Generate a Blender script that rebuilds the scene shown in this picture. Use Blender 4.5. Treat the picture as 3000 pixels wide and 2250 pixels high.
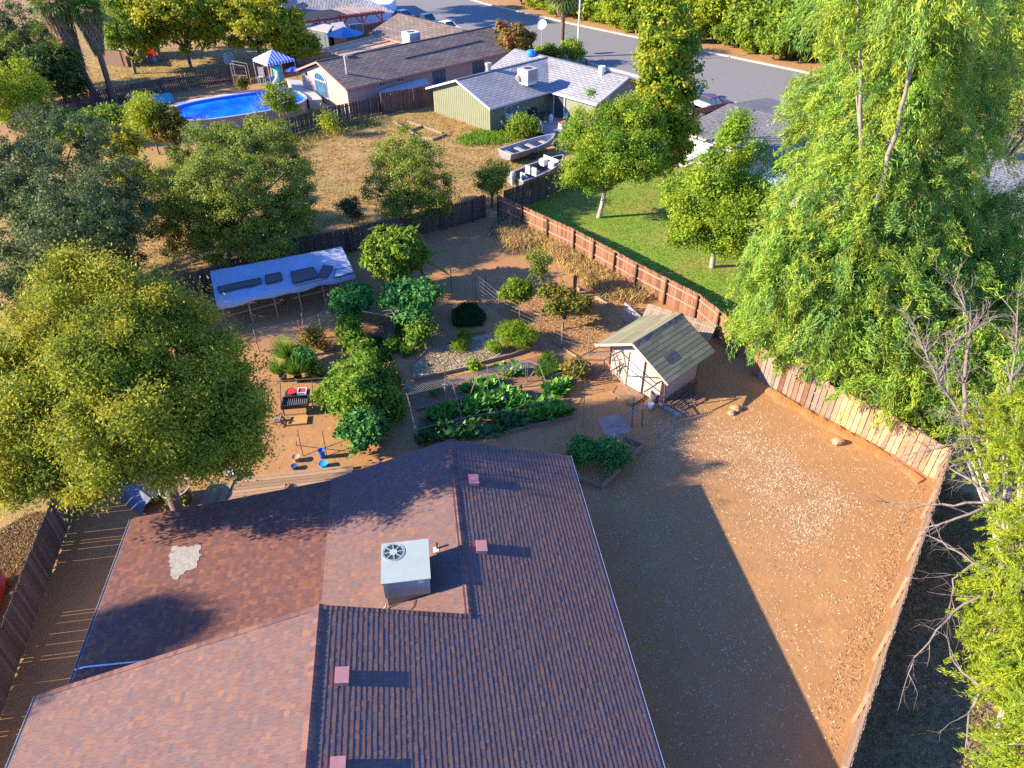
import bpy, math, random
import numpy as np
from mathutils import Vector, Matrix, Euler

for o in list(bpy.data.objects):
    bpy.data.objects.remove(o, do_unlink=True)
SC = bpy.context.scene
COL = SC.collection
PI = math.pi
R = math.radians

# ---------------------------------------------------------------- camera, sky, sun, exposure
CAM_H, PITCH, FPX = 22.5, R(37.7), 2080.0
cam = bpy.data.cameras.new('camera')
cam.sensor_width = 36.0
cam.lens = FPX / 3000.0 * 36.0
cam.clip_start, cam.clip_end = 0.1, 3000
camo = bpy.data.objects.new('camera', cam)
COL.objects.link(camo)
camo.location = (0, 0, CAM_H)
camo.rotation_euler = (PI / 2 - PITCH, 0, 0)
SC.camera = camo

SUN_EL, SUN_AZ = R(23.4), R(8.6)           # light travels towards +X, a little towards +Y
world = bpy.data.worlds.new('World')
SC.world = world
world.use_nodes = True
wn = world.node_tree
wn.nodes.clear()
sky = wn.nodes.new('ShaderNodeTexSky')
sky.sky_type = 'NISHITA'
sky.sun_disc = False
sky.sun_elevation = SUN_EL
sky.sun_rotation = R(261)
sky.dust_density = 0.2
sky.ozone_density = 10.0
bg = wn.nodes.new('ShaderNodeBackground')
bg.inputs['Strength'].default_value = 0.15
out = wn.nodes.new('ShaderNodeOutputWorld')
hs_ = wn.nodes.new('ShaderNodeHueSaturation')
hs_.inputs['Hue'].default_value = 0.512
hs_.inputs['Saturation'].default_value = 1.04
wn.links.new(sky.outputs[0], hs_.inputs['Color'])
wn.links.new(hs_.outputs[0], bg.inputs[0])
wn.links.new(bg.outputs[0], out.inputs[0])

sun = bpy.data.lights.new('sun', 'SUN')
sun.energy = 4.2
sun.angle = R(0.5)
sun.color = (1.0, 0.88, 0.66)
suno = bpy.data.objects.new('sun', sun)
COL.objects.link(suno)
L = Vector((math.cos(SUN_AZ) * math.cos(SUN_EL), math.sin(SUN_AZ) * math.cos(SUN_EL), -math.sin(SUN_EL)))
suno.rotation_euler = L.to_track_quat('-Z', 'Y').to_euler()
suno.location = (-60, -10, 40)

SC.view_settings.view_transform = 'Standard'
SC.view_settings.look = 'None'
SC.view_settings.gamma = 1.0
SC.view_settings.use_curve_mapping = False
SC.view_settings.exposure = 1.8
SC.cycles.max_bounces = 6
SC.cycles.diffuse_bounces = 4
SC.cycles.glossy_bounces = 2
SC.cycles.transmission_bounces = 4
SC.cycles.transparent_max_bounces = 4
SC.cycles.caustics_reflective = False
SC.cycles.caustics_refractive = False
SC.cycles.use_denoising = False

# ---------------------------------------------------------------- surveying: photo measurements to metres on the site
_s, _c = math.sin(PITCH), math.cos(PITCH)
KPX = 3000 / 2212.0

def W(px, py, z=0.0):
    a = (px * KPX - 1500) / FPX
    b = (py * KPX - 1125) / FPX
    t = (CAM_H - z) / (_s + b * _c)
    return Vector((a * t, (_c - b * _s) * t, z))

def onscreen(p):
    d = CAM_H - p[2]
    zc = p[1] * _c + d * _s
    if zc <= 0.1:
        return None
    return (1500 + FPX * p[0] / zc, 1125 + FPX * (d * _c - p[1] * _s) / zc, zc)

HA = R(8.1)
def HU(u, v, z=0.0):                       # frame of the main house
    return Vector((u * math.cos(HA) - v * math.sin(HA), u * math.sin(HA) + v * math.cos(HA), z))
GA = R(44.0)
def GB(a, b, z=0.0):                       # frame of the street grid
    return Vector((a * math.cos(GA) - b * math.sin(GA), a * math.sin(GA) + b * math.cos(GA), z))
def toGB(p):
    return (p.x * math.cos(GA) + p.y * math.sin(GA), -p.x * math.sin(GA) + p.y * math.cos(GA))

# ---------------------------------------------------------------- helpers
def lin(r, g, b):
    f = lambda c: ((c / 255 + 0.055) / 1.055) ** 2.4 if c > 10 else c / 255 / 12.92
    return (f(r), f(g), f(b))

_mats = {}
def mat(name, col, col2=None, scale=3.0, rough=0.85, bump=0.0, bscale=30.0, rnd=0.0, attr=False, metal=0.0, spec=0.3,
        stretch=None, hue=0.0, detail=6.0, contrast=(0.35, 0.65), col3=None, scale3=0.6, obj=False, emit=None, bdist=0.02):
    if name in _mats:
        return _mats[name]
    m = bpy.data.materials.new(name)
    m.use_nodes = True
    nt = m.node_tree
    N, Lk = nt.nodes, nt.links
    p = N['Principled BSDF']
    p.inputs['Roughness'].default_value = rough
    p.inputs['Metallic'].default_value = metal
    p.inputs['Specular IOR Level'].default_value = spec
    if obj:
        tc = N.new('ShaderNodeTexCoord'); pos = tc.outputs['Object']
    else:
        g = N.new('ShaderNodeNewGeometry'); pos = g.outputs['Position']
    if stretch:
        mp = N.new('ShaderNodeMapping')
        mp.inputs['Scale'].default_value = stretch
        Lk.new(pos, mp.inputs[0]); pos = mp.outputs[0]
    def noise(sc, det=detail):
        n = N.new('ShaderNodeTexNoise')
        n.inputs['Scale'].default_value = sc
        n.inputs['Detail'].default_value = det
        n.inputs['Roughness'].default_value = 0.62
        Lk.new(pos, n.inputs['Vector'])
        return n.outputs[0]
    def ramp(fac, lo, hi):
        r = N.new('ShaderNodeMapRange')
        r.inputs[1].default_value, r.inputs[2].default_value = lo, hi
        Lk.new(fac, r.inputs[0])
        return r.outputs[0]
    def mix(fac, a, b, mode='MIX'):
        x = N.new('ShaderNodeMix'); x.data_type = 'RGBA'; x.blend_type = mode
        if isinstance(fac, float): x.inputs[0].default_value = fac
        else: Lk.new(fac, x.inputs[0])
        for i, q in ((6, a), (7, b)):
            if isinstance(q, tuple): x.inputs[i].default_value = (*q[:3], 1)
            else: Lk.new(q, x.inputs[i])
        return x.outputs[2]
    cur = tuple(col)
    if attr:
        at = N.new('ShaderNodeAttribute'); at.attribute_name = 'Col'; cur = at.outputs[0]
    if col2 is not None:
        f = ramp(noise(scale), *contrast)
        cur = mix(f, cur, tuple(col2), 'MULTIPLY' if attr else 'MIX')
    if col3 is not None:
        cur = mix(ramp(noise(scale3, 4.0), 0.42, 0.62), cur, tuple(col3))
    if rnd or hue:
        oi = N.new('ShaderNodeObjectInfo')
        h = N.new('ShaderNodeHueSaturation')
        Lk.new(ramp(oi.outputs['Random'], 0, 1), h.inputs['Value'])
        h.inputs['Value'].default_value = 1
        r = N.new('ShaderNodeMapRange')
        r.inputs[3].default_value, r.inputs[4].default_value = 1 - rnd, 1 + rnd
        Lk.new(oi.outputs['Random'], r.inputs[0]); Lk.new(r.outputs[0], h.inputs['Value'])
        if hue:
            mm = N.new('ShaderNodeMath'); mm.operation = 'MULTIPLY'; mm.inputs[1].default_value = 7.31
            fr = N.new('ShaderNodeMath'); fr.operation = 'FRACT'
            r2 = N.new('ShaderNodeMapRange'); r2.inputs[3].default_value, r2.inputs[4].default_value = 0.5 - hue, 0.5 + hue
            Lk.new(oi.outputs['Random'], mm.inputs[0]); Lk.new(mm.outputs[0], fr.inputs[0]); Lk.new(fr.outputs[0], r2.inputs[0])
            Lk.new(r2.outputs[0], h.inputs['Hue'])
        if isinstance(cur, tuple): h.inputs['Color'].default_value = (*cur, 1)
        else: Lk.new(cur, h.inputs['Color'])
        cur = h.outputs[0]
    if isinstance(cur, tuple): p.inputs['Base Color'].default_value = (*cur, 1)
    else: Lk.new(cur, p.inputs['Base Color'])
    if bump:
        bm = N.new('ShaderNodeBump'); bm.inputs['Strength'].default_value = bump; bm.inputs['Distance'].default_value = bdist
        Lk.new(noise(bscale, 8.0), bm.inputs['Height'])
        Lk.new(bm.outputs[0], p.inputs['Normal'])
    _mats[name] = m
    return m

LEAFN, LEAFW = 1.5, 1.4
def leaf_mat(name, trans=0.3, rough=0.55, spec=0.12):
    if name in _mats: return _mats[name]
    m = bpy.data.materials.new(name); m.use_nodes = True
    N, Lk = m.node_tree.nodes, m.node_tree.links
    p = N['Principled BSDF']; p.inputs['Roughness'].default_value = rough; p.inputs['Specular IOR Level'].default_value = spec
    at = N.new('ShaderNodeAttribute'); at.attribute_name = 'Col'
    t = N.new('ShaderNodeBsdfTranslucent'); ms = N.new('ShaderNodeMixShader'); ms.inputs[0].default_value = trans
    Lk.new(at.outputs[0], p.inputs['Base Color']); Lk.new(at.outputs[0], t.inputs[0])
    Lk.new(p.outputs[0], ms.inputs[1]); Lk.new(t.outputs[0], ms.inputs[2])
    Lk.new(ms.outputs[0], N['Material Output'].inputs[0])
    _mats[name] = m
    return m

def tag(o, label=None, cat=None, group=None, kind=None):
    if label: o['label'] = label
    if cat: o['category'] = cat
    if group: o['group'] = group
    if kind: o['kind'] = kind
    return o

def thing(name, label, cat, loc=(0, 0, 0), rz=0.0, group=None):
    o = bpy.data.objects.new(name, None)
    o.empty_display_size = 0.2
    COL.objects.link(o)
    o.location = loc; o.rotation_euler = (0, 0, rz)
    return tag(o, label, cat, group)

def link(name, me, parent=None, loc=None, rot=None):
    o = bpy.data.objects.new(name, me)
    COL.objects.link(o)
    if parent is not None: o.parent = parent
    if loc is not None: o.location = loc
    if rot is not None: o.rotation_euler = rot
    return o

def copy_tree(root, loc=None, rz=None, label=None, scale=None):
    r = root.copy(); COL.objects.link(r)
    if loc is not None: r.location = loc
    if rz is not None: r.rotation_euler = (0, 0, rz)
    if scale is not None: r.scale = (scale, scale, scale) if not hasattr(scale, '__len__') else scale
    if label: r['label'] = label
    for ch in root.children:
        c = ch.copy(); COL.objects.link(c); c.parent = r
        for g in ch.children:
            d = g.copy(); COL.objects.link(d); d.parent = c
    return r

class MB:
    def __init__(s, origin=(0, 0, 0)):
        s.v, s.f, s.c = [], [], []
        s.o = Vector(origin)
    def add(s, vs, fs, col=(1, 1, 1)):
        b = len(s.v)
        s.v += [tuple(Vector(v) - s.o) for v in vs]
        for f in fs:
            s.f.append(tuple(b + i for i in f)); s.c.append(col)
    def quad(s, a, b, c, d, col=(1, 1, 1)): s.add([a, b, c, d], [(0, 1, 2, 3)], col)
    def poly(s, pts, col=(1, 1, 1)): s.add(pts, [tuple(range(len(pts)))], col)
    def hexa(s, p, col=(1, 1, 1)):         # 0-3 bottom loop, 4-7 top loop
        s.add(p, [(3, 2, 1, 0), (4, 5, 6, 7), (0, 1, 5, 4), (1, 2, 6, 5), (2, 3, 7, 6), (3, 0, 4, 7)], col)
    def box(s, c, d, rz=0.0, col=(1, 1, 1), M=None):
        x, y, z = d[0] / 2, d[1] / 2, d[2] / 2
        m = M if M is not None else Matrix.Rotation(rz, 3, 'Z')
        c = Vector(c)
        s.hexa([c + m @ Vector(q) for q in ((-x, -y, -z), (x, -y, -z), (x, y, -z), (-x, y, -z), (-x, -y, z), (x, -y, z), (x, y, z), (-x, y, z))], col)
    def beam(s, p, q, w, h=None, col=(1, 1, 1)):
        p, q = Vector(p), Vector(q); h = h or w
        d = (q - p).normalized()
        up = Vector((0, 0, 1)) if abs(d.z) < 0.95 else Vector((0, 1, 0))
        sx = d.cross(up).normalized() * (w / 2); sy = sx.cross(d).normalized() * (h / 2)
        s.hexa([p - sx - sy, p + sx - sy, p + sx + sy, p - sx + sy, q - sx - sy, q + sx - sy, q + sx + sy, q - sx + sy], col)
    def tube(s, pts, r, n=6, col=(1, 1, 1), cap=True):
        pts = [Vector(p) for p in pts]
        rs = r if hasattr(r, '__len__') else [r] * len(pts)
        vs = []
        for i, p in enumerate(pts):
            d = (pts[min(i + 1, len(pts) - 1)] - pts[max(i - 1, 0)])
            d = d.normalized() if d.length > 1e-6 else Vector((0, 0, 1))
            up = Vector((0, 0, 1)) if abs(d.z) < 0.9 else Vector((1, 0, 0))
            a = d.cross(up).normalized(); b = a.cross(d)
            for k in range(n):
                t = 2 * PI * k / n
                vs.append(p + (a * math.cos(t) + b * math.sin(t)) * rs[i])
        fs = []
        for i in range(len(pts) - 1):
            for k in range(n):
                fs.append((i * n + k, i * n + (k + 1) % n, (i + 1) * n + (k + 1) % n, (i + 1) * n + k))
        if cap:
            fs.append(tuple(range(n - 1, -1, -1))); fs.append(tuple((len(pts) - 1) * n + k for k in range(n)))
        s.add(vs, fs, col)
    def lathe(s, c, prof, n=16, col=(1, 1, 1), sx=1.0, sy=1.0, rz=0.0):
        c = Vector(c); vs = []
        for r, z in prof:
            for k in range(n):
                t = 2 * PI * k / n
                x, y = r * sx * math.cos(t), r * sy * math.sin(t)
                vs.append(c + Vector((x * math.cos(rz) - y * math.sin(rz), x * math.sin(rz) + y * math.cos(rz), z)))
        fs = []
        for i in range(len(prof) - 1):
            for k in range(n):
                fs.append((i * n + k, i * n + (k + 1) % n, (i + 1) * n + (k + 1) % n, (i + 1) * n + k))
        s.add(vs, fs, col)
    def prism(s, pts, z0, z1, col=(1, 1, 1)):
        n = len(pts)
        vs = [(p[0], p[1], z0) for p in pts] + [(p[0], p[1], z1) for p in pts]
        s.add(vs, [tuple(range(n - 1, -1, -1)), tuple(range(n, 2 * n))] + [(i, (i + 1) % n, n + (i + 1) % n, n + i) for i in range(n)], col)
    def mesh(s, name, m, smooth=False):
        me = bpy.data.meshes.new(name)
        me.from_pydata(s.v, [], s.f)
        at = me.attributes.new('Col', 'FLOAT_COLOR', 'FACE')
        at.data.foreach_set('color', np.array([(*c[:3], 1.0) for c in s.c], dtype=np.float32).ravel())
        if m is not None: me.materials.append(m)
        if smooth: me.shade_smooth()
        return me
    def build(s, name, m, parent=None, smooth=False):
        o = link(name, s.mesh(name, m, smooth), parent)
        if parent is None: o.location = s.o
        return o

def part(name, parent, m, fn, smooth=False):
    """one child mesh of a thing; fn fills it in world coordinates (the thing is only translated)"""
    b = MB(parent.location if parent.parent is None else parent.parent.location + parent.location)
    fn(b)
    return b.build(name, m, parent, smooth)

def np_mesh(name, verts, quads, cols, m):
    me = bpy.data.meshes.new(name)
    nv, nf, k = len(verts), len(quads), quads.shape[1]
    me.vertices.add(nv); me.vertices.foreach_set('co', np.asarray(verts, dtype=np.float32).ravel())
    me.loops.add(nf * k); me.loops.foreach_set('vertex_index', quads.astype(np.int32).ravel())
    me.polygons.add(nf)
    me.polygons.foreach_set('loop_start', np.arange(0, nf * k, k, dtype=np.int32))
    me.update(calc_edges=True)
    at = me.attributes.new('Col', 'FLOAT_COLOR', 'FACE')
    c4 = np.ones((nf, 4), dtype=np.float32); c4[:, :3] = cols
    at.data.foreach_set('color', c4.ravel())
    me.materials.append(m)
    return me

def leaves3(name, pos, dirs, nrm, length, width, cols, m):
    """tiny leaves far from the camera: one triangle each"""
    n = len(pos)
    d = dirs / (np.linalg.norm(dirs, axis=1, keepdims=True) + 1e-9)
    s = np.cross(d, nrm); s /= (np.linalg.norm(s, axis=1, keepdims=True) + 1e-9)
    l = np.asarray(length).reshape(-1, 1); w = np.asarray(width).reshape(-1, 1)
    v = np.empty((n, 3, 3), dtype=np.float32)
    v[:, 0] = pos - d * l * 0.4 + s * w * 0.55
    v[:, 1] = pos + d * l * 0.6
    v[:, 2] = pos - d * l * 0.4 - s * w * 0.55
    return np_mesh(name, v.reshape(-1, 3), np.arange(n * 3).reshape(n, 3), cols, m)

def leaves(name, pos, dirs, nrm, length, width, cols, m, fold=0.15):
    """diamond leaves, two triangles each; every array has one row per leaf"""
    n = len(pos)
    d = dirs / (np.linalg.norm(dirs, axis=1, keepdims=True) + 1e-9)
    s = np.cross(d, nrm); s /= (np.linalg.norm(s, axis=1, keepdims=True) + 1e-9)
    nn = np.cross(s, d)
    l = np.asarray(length).reshape(-1, 1); w = np.asarray(width).reshape(-1, 1)
    v = np.empty((n, 4, 3), dtype=np.float32)
    v[:, 0] = pos - d * l * 0.5
    v[:, 1] = pos + s * w * 0.5 - nn * w * fold
    v[:, 2] = pos + d * l * 0.5 - nn * l * 0.12
    v[:, 3] = pos - s * w * 0.5 - nn * w * fold
    q = np.arange(n * 4).reshape(n, 4)
    return np_mesh(name, v.reshape(-1, 3), q, cols, m)

def in_poly(x, y, poly):
    r = np.zeros(len(x), bool); n = len(poly); j = n - 1
    for i in range(n):
        xi, yi, xj, yj = poly[i][0], poly[i][1], poly[j][0], poly[j][1]
        c = ((yi > y) != (yj > y)) & (x < (xj - xi) * (y - yi) / (yj - yi + 1e-12) + xi)
        r ^= c; j = i
    return r

def scatter(poly, n, rng):
    p = np.array([(q[0], q[1]) for q in poly]); lo, hi = p.min(0), p.max(0)
    xs, ys = [], []; got = 0
    while got < n:
        x = rng.uniform(lo[0], hi[0], n * 2); y = rng.uniform(lo[1], hi[1], n * 2)
        k = in_poly(x, y, p); xs.append(x[k]); ys.append(y[k]); got += k.sum()
    return np.concatenate(xs)[:n], np.concatenate(ys)[:n]

def sheet(name, pts, z, m, kind='structure', thick=0.0):
    import bmesh
    bm = bmesh.new()
    vs = [bm.verts.new((p[0], p[1], z)) for p in pts]
    f = bm.faces.new(vs)
    bmesh.ops.triangulate(bm, faces=[f])
    for f in bm.faces:
        f.normal_update()
        if f.normal.z < 0: f.normal_flip()
    me = bpy.data.meshes.new(name); bm.to_mesh(me); bm.free()
    me.materials.append(m)
    o = link(name, me); o['kind'] = kind
    return o

def rough_edge(pts, step=0.6, amp=0.15, seed=0, closed=True):
    rr = random.Random(seed); o = []
    n = len(pts)
    for i in range(n if closed else n - 1):
        a, b = Vector(pts[i][:2]), Vector(pts[(i + 1) % n][:2])
        k = max(1, int((b - a).length / step))
        for j in range(k):
            t = j / k; p = a.lerp(b, t)
            q = amp if j else 0
            o.append((p.x + rr.uniform(-q, q), p.y + rr.uniform(-q, q)))
    return o

def grass(name, label, poly, n, hgt, wid, c1, c2, seed, lean=0.5, z=0.0, kind='stuff', cat='grass', clump=None):
    rng = np.random.default_rng(seed)
    x, y = scatter(poly, n, rng)
    if clump:
        cx, cy = scatter(poly, clump[0], rng)
        i = rng.integers(0, clump[0], n)
        x = cx[i] + rng.normal(0, clump[1], n); y = cy[i] + rng.normal(0, clump[1], n)
    h = hgt * rng.uniform(0.5, 1.3, n)
    a = rng.uniform(0, 2 * PI, n)
    d = np.stack([np.cos(a) * lean, np.sin(a) * lean, np.ones(n)], 1) * rng.uniform(0.6, 1.4, (n, 1))
    d[:, 2] = 1
    nr = np.stack([-np.sin(a) * .3 + rng.normal(0, .5, n), np.cos(a) * .3 + rng.normal(0, .5, n), np.full(n, .4)], 1)
    t = rng.uniform(0, 1, (n, 1)); cols = np.array(c1) * t + np.array(c2) * (1 - t)
    cols = cols * rng.uniform(.75, 1.2, (n, 1))
    pos = np.stack([x, y, z + h * 0.42], 1)
    me = leaves(name, pos, d, nr, h, np.full(n, wid), cols, leaf_mat('grass_blade', .25, .7, .1), 0.05)
    o = link(name, me)
    return tag(o, label, cat, None, kind)
# ---------------------------------------------------------------- ground, roads, lawns
DIRT = mat('red_dirt', (.42, .212, .080), (.34, .172, .068), 1.1, .95, .4, 5, col3=(.35, .178, .068), scale3=.22, bdist=.05)
DARKSOIL = mat('garden_soil', (.20, .105, .055), (.27, .14, .07), 3.0, .95, .8, 18, bdist=.05)
DRYG = mat('dry_grass_ground', (.43, .25, .08), (.31, .185, .065), .9, .95, .6, 8, col3=(.28, .20, .06), scale3=.16, bdist=.06)
LAWN = mat('lawn_ground', (.15, .27, .018), (.20, .27, .025), 1.3, .95, .5, 25, col3=(.28, .26, .045), scale3=.22, bdist=.04)
ASPH = mat('asphalt', (.19, .17, .15), (.225, .20, .175), 1.6, .92, .25, 60, col3=(.205, .185, .16), scale3=.12)
CONC = mat('concrete', (.46, .41, .35), (.38, .34, .29), 1.4, .9, .2, 30)
VERGE = mat('roadside_earth', (.44, .225, .08), (.33, .18, .075), 1.2, .95, .7, 10, bdist=.06)
SHADEG = mat('weedy_ground', (.40, .25, .13), (.30, .20, .10), 1.6, .95, .8, 18, col3=(.34, .20, .09), scale3=.3, bdist=.05)

sheet('ground', [(-420, -120), (420, -120), (420, 620), (-420, 620)], 0.0, DIRT)
dry_pts = [W(-60, 640), W(300, 660), W(372, 652), W(440, 640), W(650, 565), W(760, 545), W(900, 510), W(1020, 480), W(1050, 468), W(1100, 452), W(1150, 440), W(1228, 402), W(1260, 345), W(1230, 300), W(1130, 290), W(1058, 284), W(943, 232), W(835, 242), W(790, 250), W(700, 270), W(620, 292), W(560, 310), W(300, 330), W(60, 300), W(-80, 300)]
sheet('dry_field', dry_pts, .004, DRYG)
left_pts = [W(205, 1085), W(190, 1110), HU(-17.1, 13, 0), HU(-15.6, 2, 0), HU(-40, 0, 0), HU(-45, 30, 0), W(-40, 660), W(260, 690)]
sheet('neighbour_yard', left_pts, .004, DRYG)
lawn_pts = [W(1090, 470), W(1150, 441), W(1226, 402), W(1300, 372), W(1440, 344), W(1500, 345), W(1720, 420), W(1860, 640), W(1800, 760), W(1640, 745), W(1560, 690), W(1370, 590), W(1240, 525)]
sheet('lawn', lawn_pts, .006, LAWN)
right_pts = [W(1640, 760), W(1860, 700), W(2500, 640), W(2900, 1100), W(2600, 1900), W(1790, 1900), W(1830, 1659), W(2025, 1030), W(1910, 950), W(1760, 880), W(1680, 830)]
sheet('side_yard', right_pts, .008, SHADEG)
green_patch = [W(985, 300), W(1030, 280), W(1105, 288), W(1125, 298), W(1080, 312), W(1000, 312)]
sheet('green_lawn_strip', rough_edge(green_patch, .5, .3, 3), .008, LAWN)
pool_lawn = [W(590, 305), W(560, 262), W(662, 222), W(700, 235), W(745, 246), W(700, 262), W(640, 285)]
sheet('pool_lawn', pool_lawn, .008, LAWN)
far_lawn = [W(640, 170), W(668, 160), W(672, 185), W(655, 196), W(630, 188)]
sheet('far_lawn_patch', far_lawn, .008, LAWN)
far_yard = [W(60, 255), W(250, 216), W(400, 188), W(500, 172), W(600, 152), W(640, 135), W(600, 60), W(100, 60), W(-100, 150)]
sheet('far_yard', far_yard, .004, DRYG)
pool_path = [W(655, 215), W(668, 209), W(757, 238), W(740, 250), W(697, 236), W(662, 224)]
sheet('concrete_path', pool_path, .012, CONC)
patio = [GB(54.0, 50.1), GB(54.0, 46.4), GB(49.5, 46.2), GB(49.3, 50.1)]
sheet('patio_slab', patio, .012, mat('patio_concrete', (.32, .27, .26), (.25, .21, .21), 1.5, .9))

road_far = [GB(86, 0), GB(86.1, 12), GB(87.6, 40), GB(88.0, 78), GB(89.5, 100), GB(93, 116), GB(98, 140)]
road_near = [GB(73.6, 140), GB(73.4, 78), GB(72.2, 50), GB(71.0, 38), GB(70.8, 12), GB(70.8, 0)]
sheet('road', [GB(86, -60)] + road_far + road_near + [GB(70.8, -60)], .010, ASPH)
sheet('driveway', [GB(70.7, 42.0), GB(70.7, 36.4), GB(62.0, 36.4), GB(62.0, 42.0)], .012, CONC)
sheet('pink_house_driveway', [GB(73.2, 74), GB(73.2, 66), GB(65.0, 66), GB(65.0, 74)], .012, CONC)
def kerb(name, pts, w, side):
    b = MB()
    pts = [Vector(p) for p in pts]
    for i in range(len(pts) - 1):
        d = (pts[i + 1] - pts[i]).normalized(); nn = Vector((-d.y, d.x, 0)) * side
        a, c = pts[i], pts[i + 1]
        b.hexa([a, c, c + nn * w, a + nn * w] + [q + Vector((0, 0, .13)) for q in (a, c, c + nn * w, a + nn * w)])
    o = b.build(name, mat('kerb_concrete', (.52, .43, .33), (.44, .37, .29), .8, .9))
    o['kind'] = 'structure'
kerb('far_kerb', [GB(86, -60)] + road_far, .5, -1)
kerb('near_kerb', road_near + [GB(70.8, -60)], .5, -1)
sheet('pavement', [GB(73.0, 140), GB(72.8, 78), GB(71.6, 50), GB(70.4, 42.5), GB(69.2, 42.5), GB(70.2, 50), GB(71.3, 78), GB(71.4, 140)], .012, CONC)
sheet('roadside_verge', [GB(86.6, -60), GB(86.7, 12), GB(88.1, 40), GB(88.6, 78), GB(90.1, 100), GB(93.6, 116), GB(99, 140), GB(150, 140), GB(150, -60)], .006, VERGE)

# ---------------------------------------------------------------- the brown-roofed house below the camera
EX = 0.145
SHING = mat('shingle_grit', (1, 1, 1), (.80, .78, .80), 55, .93, .35, 300, attr=True, spec=.12, bdist=.004)
DECKM = mat('roof_deck', (.10, .06, .05), rough=.95)
FASC = mat('fascia_paint', (.30, .10, .075), (.24, .09, .07), 3, .6)
GUTM = mat('gutter_white', (.40, .37, .38), (.30, .27, .27), 2, .45)
STUC = mat('cream_wall', (.50, .40, .31), (.44, .35, .28), 2, .9, .2, 40)
rs = random.Random(11)
PAL = [(.215, .115, .085), (.20, .115, .092), (.185, .112, .096), (.165, .110, .102), (.21, .123, .096), (.19, .118, .100), (.245, .128, .082)]
PALW = [3, 5, 5, 4, 4, 4, 1.2]
PALD = [(.24, .105, .070), (.215, .098, .070), (.195, .094, .072), (.28, .122, .072), (.18, .09, .074)]

house = thing('house', 'brown shingled house under the camera with a rooftop air conditioner', 'house', HU(-3.67, 8, 0))

tabs = []      # every roof shingle: (corners top a b c d, thickness, colour, size on the photo)
def lay(p_eave, along, up, nrm, s_len, lo, hi, pal, pw=None, th=(.004, .010)):
    """courses from the eave up; lo(s), hi(s) give the extent along the course at height s"""
    k = 0
    while k * EX < s_len:
        s0 = k * EX; s1 = min(s0 + EX * 1.02, s_len)
        a, e = lo(s0), hi(s0)
        x = a - rs.uniform(0, .25)
        while x < e:
            w = rs.choice((.10, .13, .15, .18, .22))
            x0, x1 = max(x, a), min(x + w, e)
            x += w
            if x1 - x0 < .03: continue
            t = rs.uniform(*th)
            dn = rs.uniform(-.006, .004)
            P0 = p_eave + along * (x0 + .002) + up * (s0 + dn); P1 = p_eave + along * (x1 - .002) + up * (s0 + dn)
            P2 = p_eave + along * (x1 - .002) + up * s1; P3 = p_eave + along * (x0 + .002) + up * s1
            c = rs.choices(pal, pw)[0] if pw else rs.choice(pal)
            f = rs.uniform(.92, 1.07)
            ctr = (P0 + P2) / 2
            q = onscreen(ctr)
            size = 0
            if q and -20 < q[0] < 3020 and -20 < q[1] < 2270:
                vd = (Vector((0, 0, CAM_H)) - ctr)
                size = (x1 - x0) * EX * abs(vd.normalized().dot(nrm)) / vd.length_squared
            tabs.append((size, P0, P1, P2, P3, t, nrm, tuple(v * f for v in c)))
        k += 1
def plane(u0, z0, u1, z1, v0, v1, pal, pw=None, cut=None, th=(.004, .010)):
    """eave at u0, z0 rising to u1, z1"""
    a, b = HU(u0, 0, z0), HU(u1, 0, z1)
    up = (b - a); sl = up.length; up.normalize()
    al = HU(0, 1) - HU(0, 0)
    nrm = up.cross(al); nrm = nrm if nrm.z > 0 else -nrm
    hi = (lambda s: v1) if cut is None else cut
    lay(a + nrm * .012, al, up, nrm, sl, lambda s: v0, hi, pal, pw, th)
SL = .313
zr = lambda u: 4.07 - SL * (u - .5)
V0 = 4.6
sw = 1 / math.cos(math.atan(SL))
plane(5.23, zr(5.23), -3.67, zr(-3.67), V0, 12.62, PAL, PALW, cut=lambda s: 20.45 if (5.23 - s / sw) > .5 else 12.62, th=(.008, .014))
plane(-4.2, 4.07 - SL * 4.7, .5, 4.07, 12.5, 20.45, PAL, PALW)
plane(-12.1, 5.375 - SL * 8.43, -3.67, 5.375, V0, 12.62, PAL, PALW)
plane(-11.55, 2.24, -4.2, 2.59, 12.2, 20.4, PALD, cut=lambda s: 19.78 + .62 * s / 7.36, th=(.003, .007))

def deck(b):
    t = -.10
    def slab(pts):
        top = [Vector(p) for p in pts]; bot = [Vector((p.x, p.y, p.z + t)) for p in top]
        n = len(top)
        b.add(top + bot, [tuple(range(n)), tuple(range(2 * n - 1, n - 1, -1))] + [(i, n + i, n + (i + 1) % n, (i + 1) % n) for i in range(n)])
    slab([HU(5.2, V0, zr(5.2)), HU(5.2, 20.42, zr(5.2)), HU(.5, 20.42, 4.07), HU(.5, 12.6, 4.07), HU(-3.67, 12.6, 5.375), HU(-3.67, V0, 5.375)])
    slab([HU(.498, 12.55, 4.069), HU(.498, 20.42, 4.069), HU(-4.2, 20.42, 2.6), HU(-4.2, 12.55, 2.6)])
    slab([HU(-3.673, V0, 5.374), HU(-3.673, 12.6, 5.374), HU(-12.07, 12.6, 2.745), HU(-12.07, V0, 2.745)])
    slab([HU(-4.203, 12.2, 2.585), HU(-4.203, 20.36, 2.585), HU(-11.52, 19.75, 2.235), HU(-11.52, 12.2, 2.235)])
roof = part('roof', house, DECKM, deck)

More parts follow.
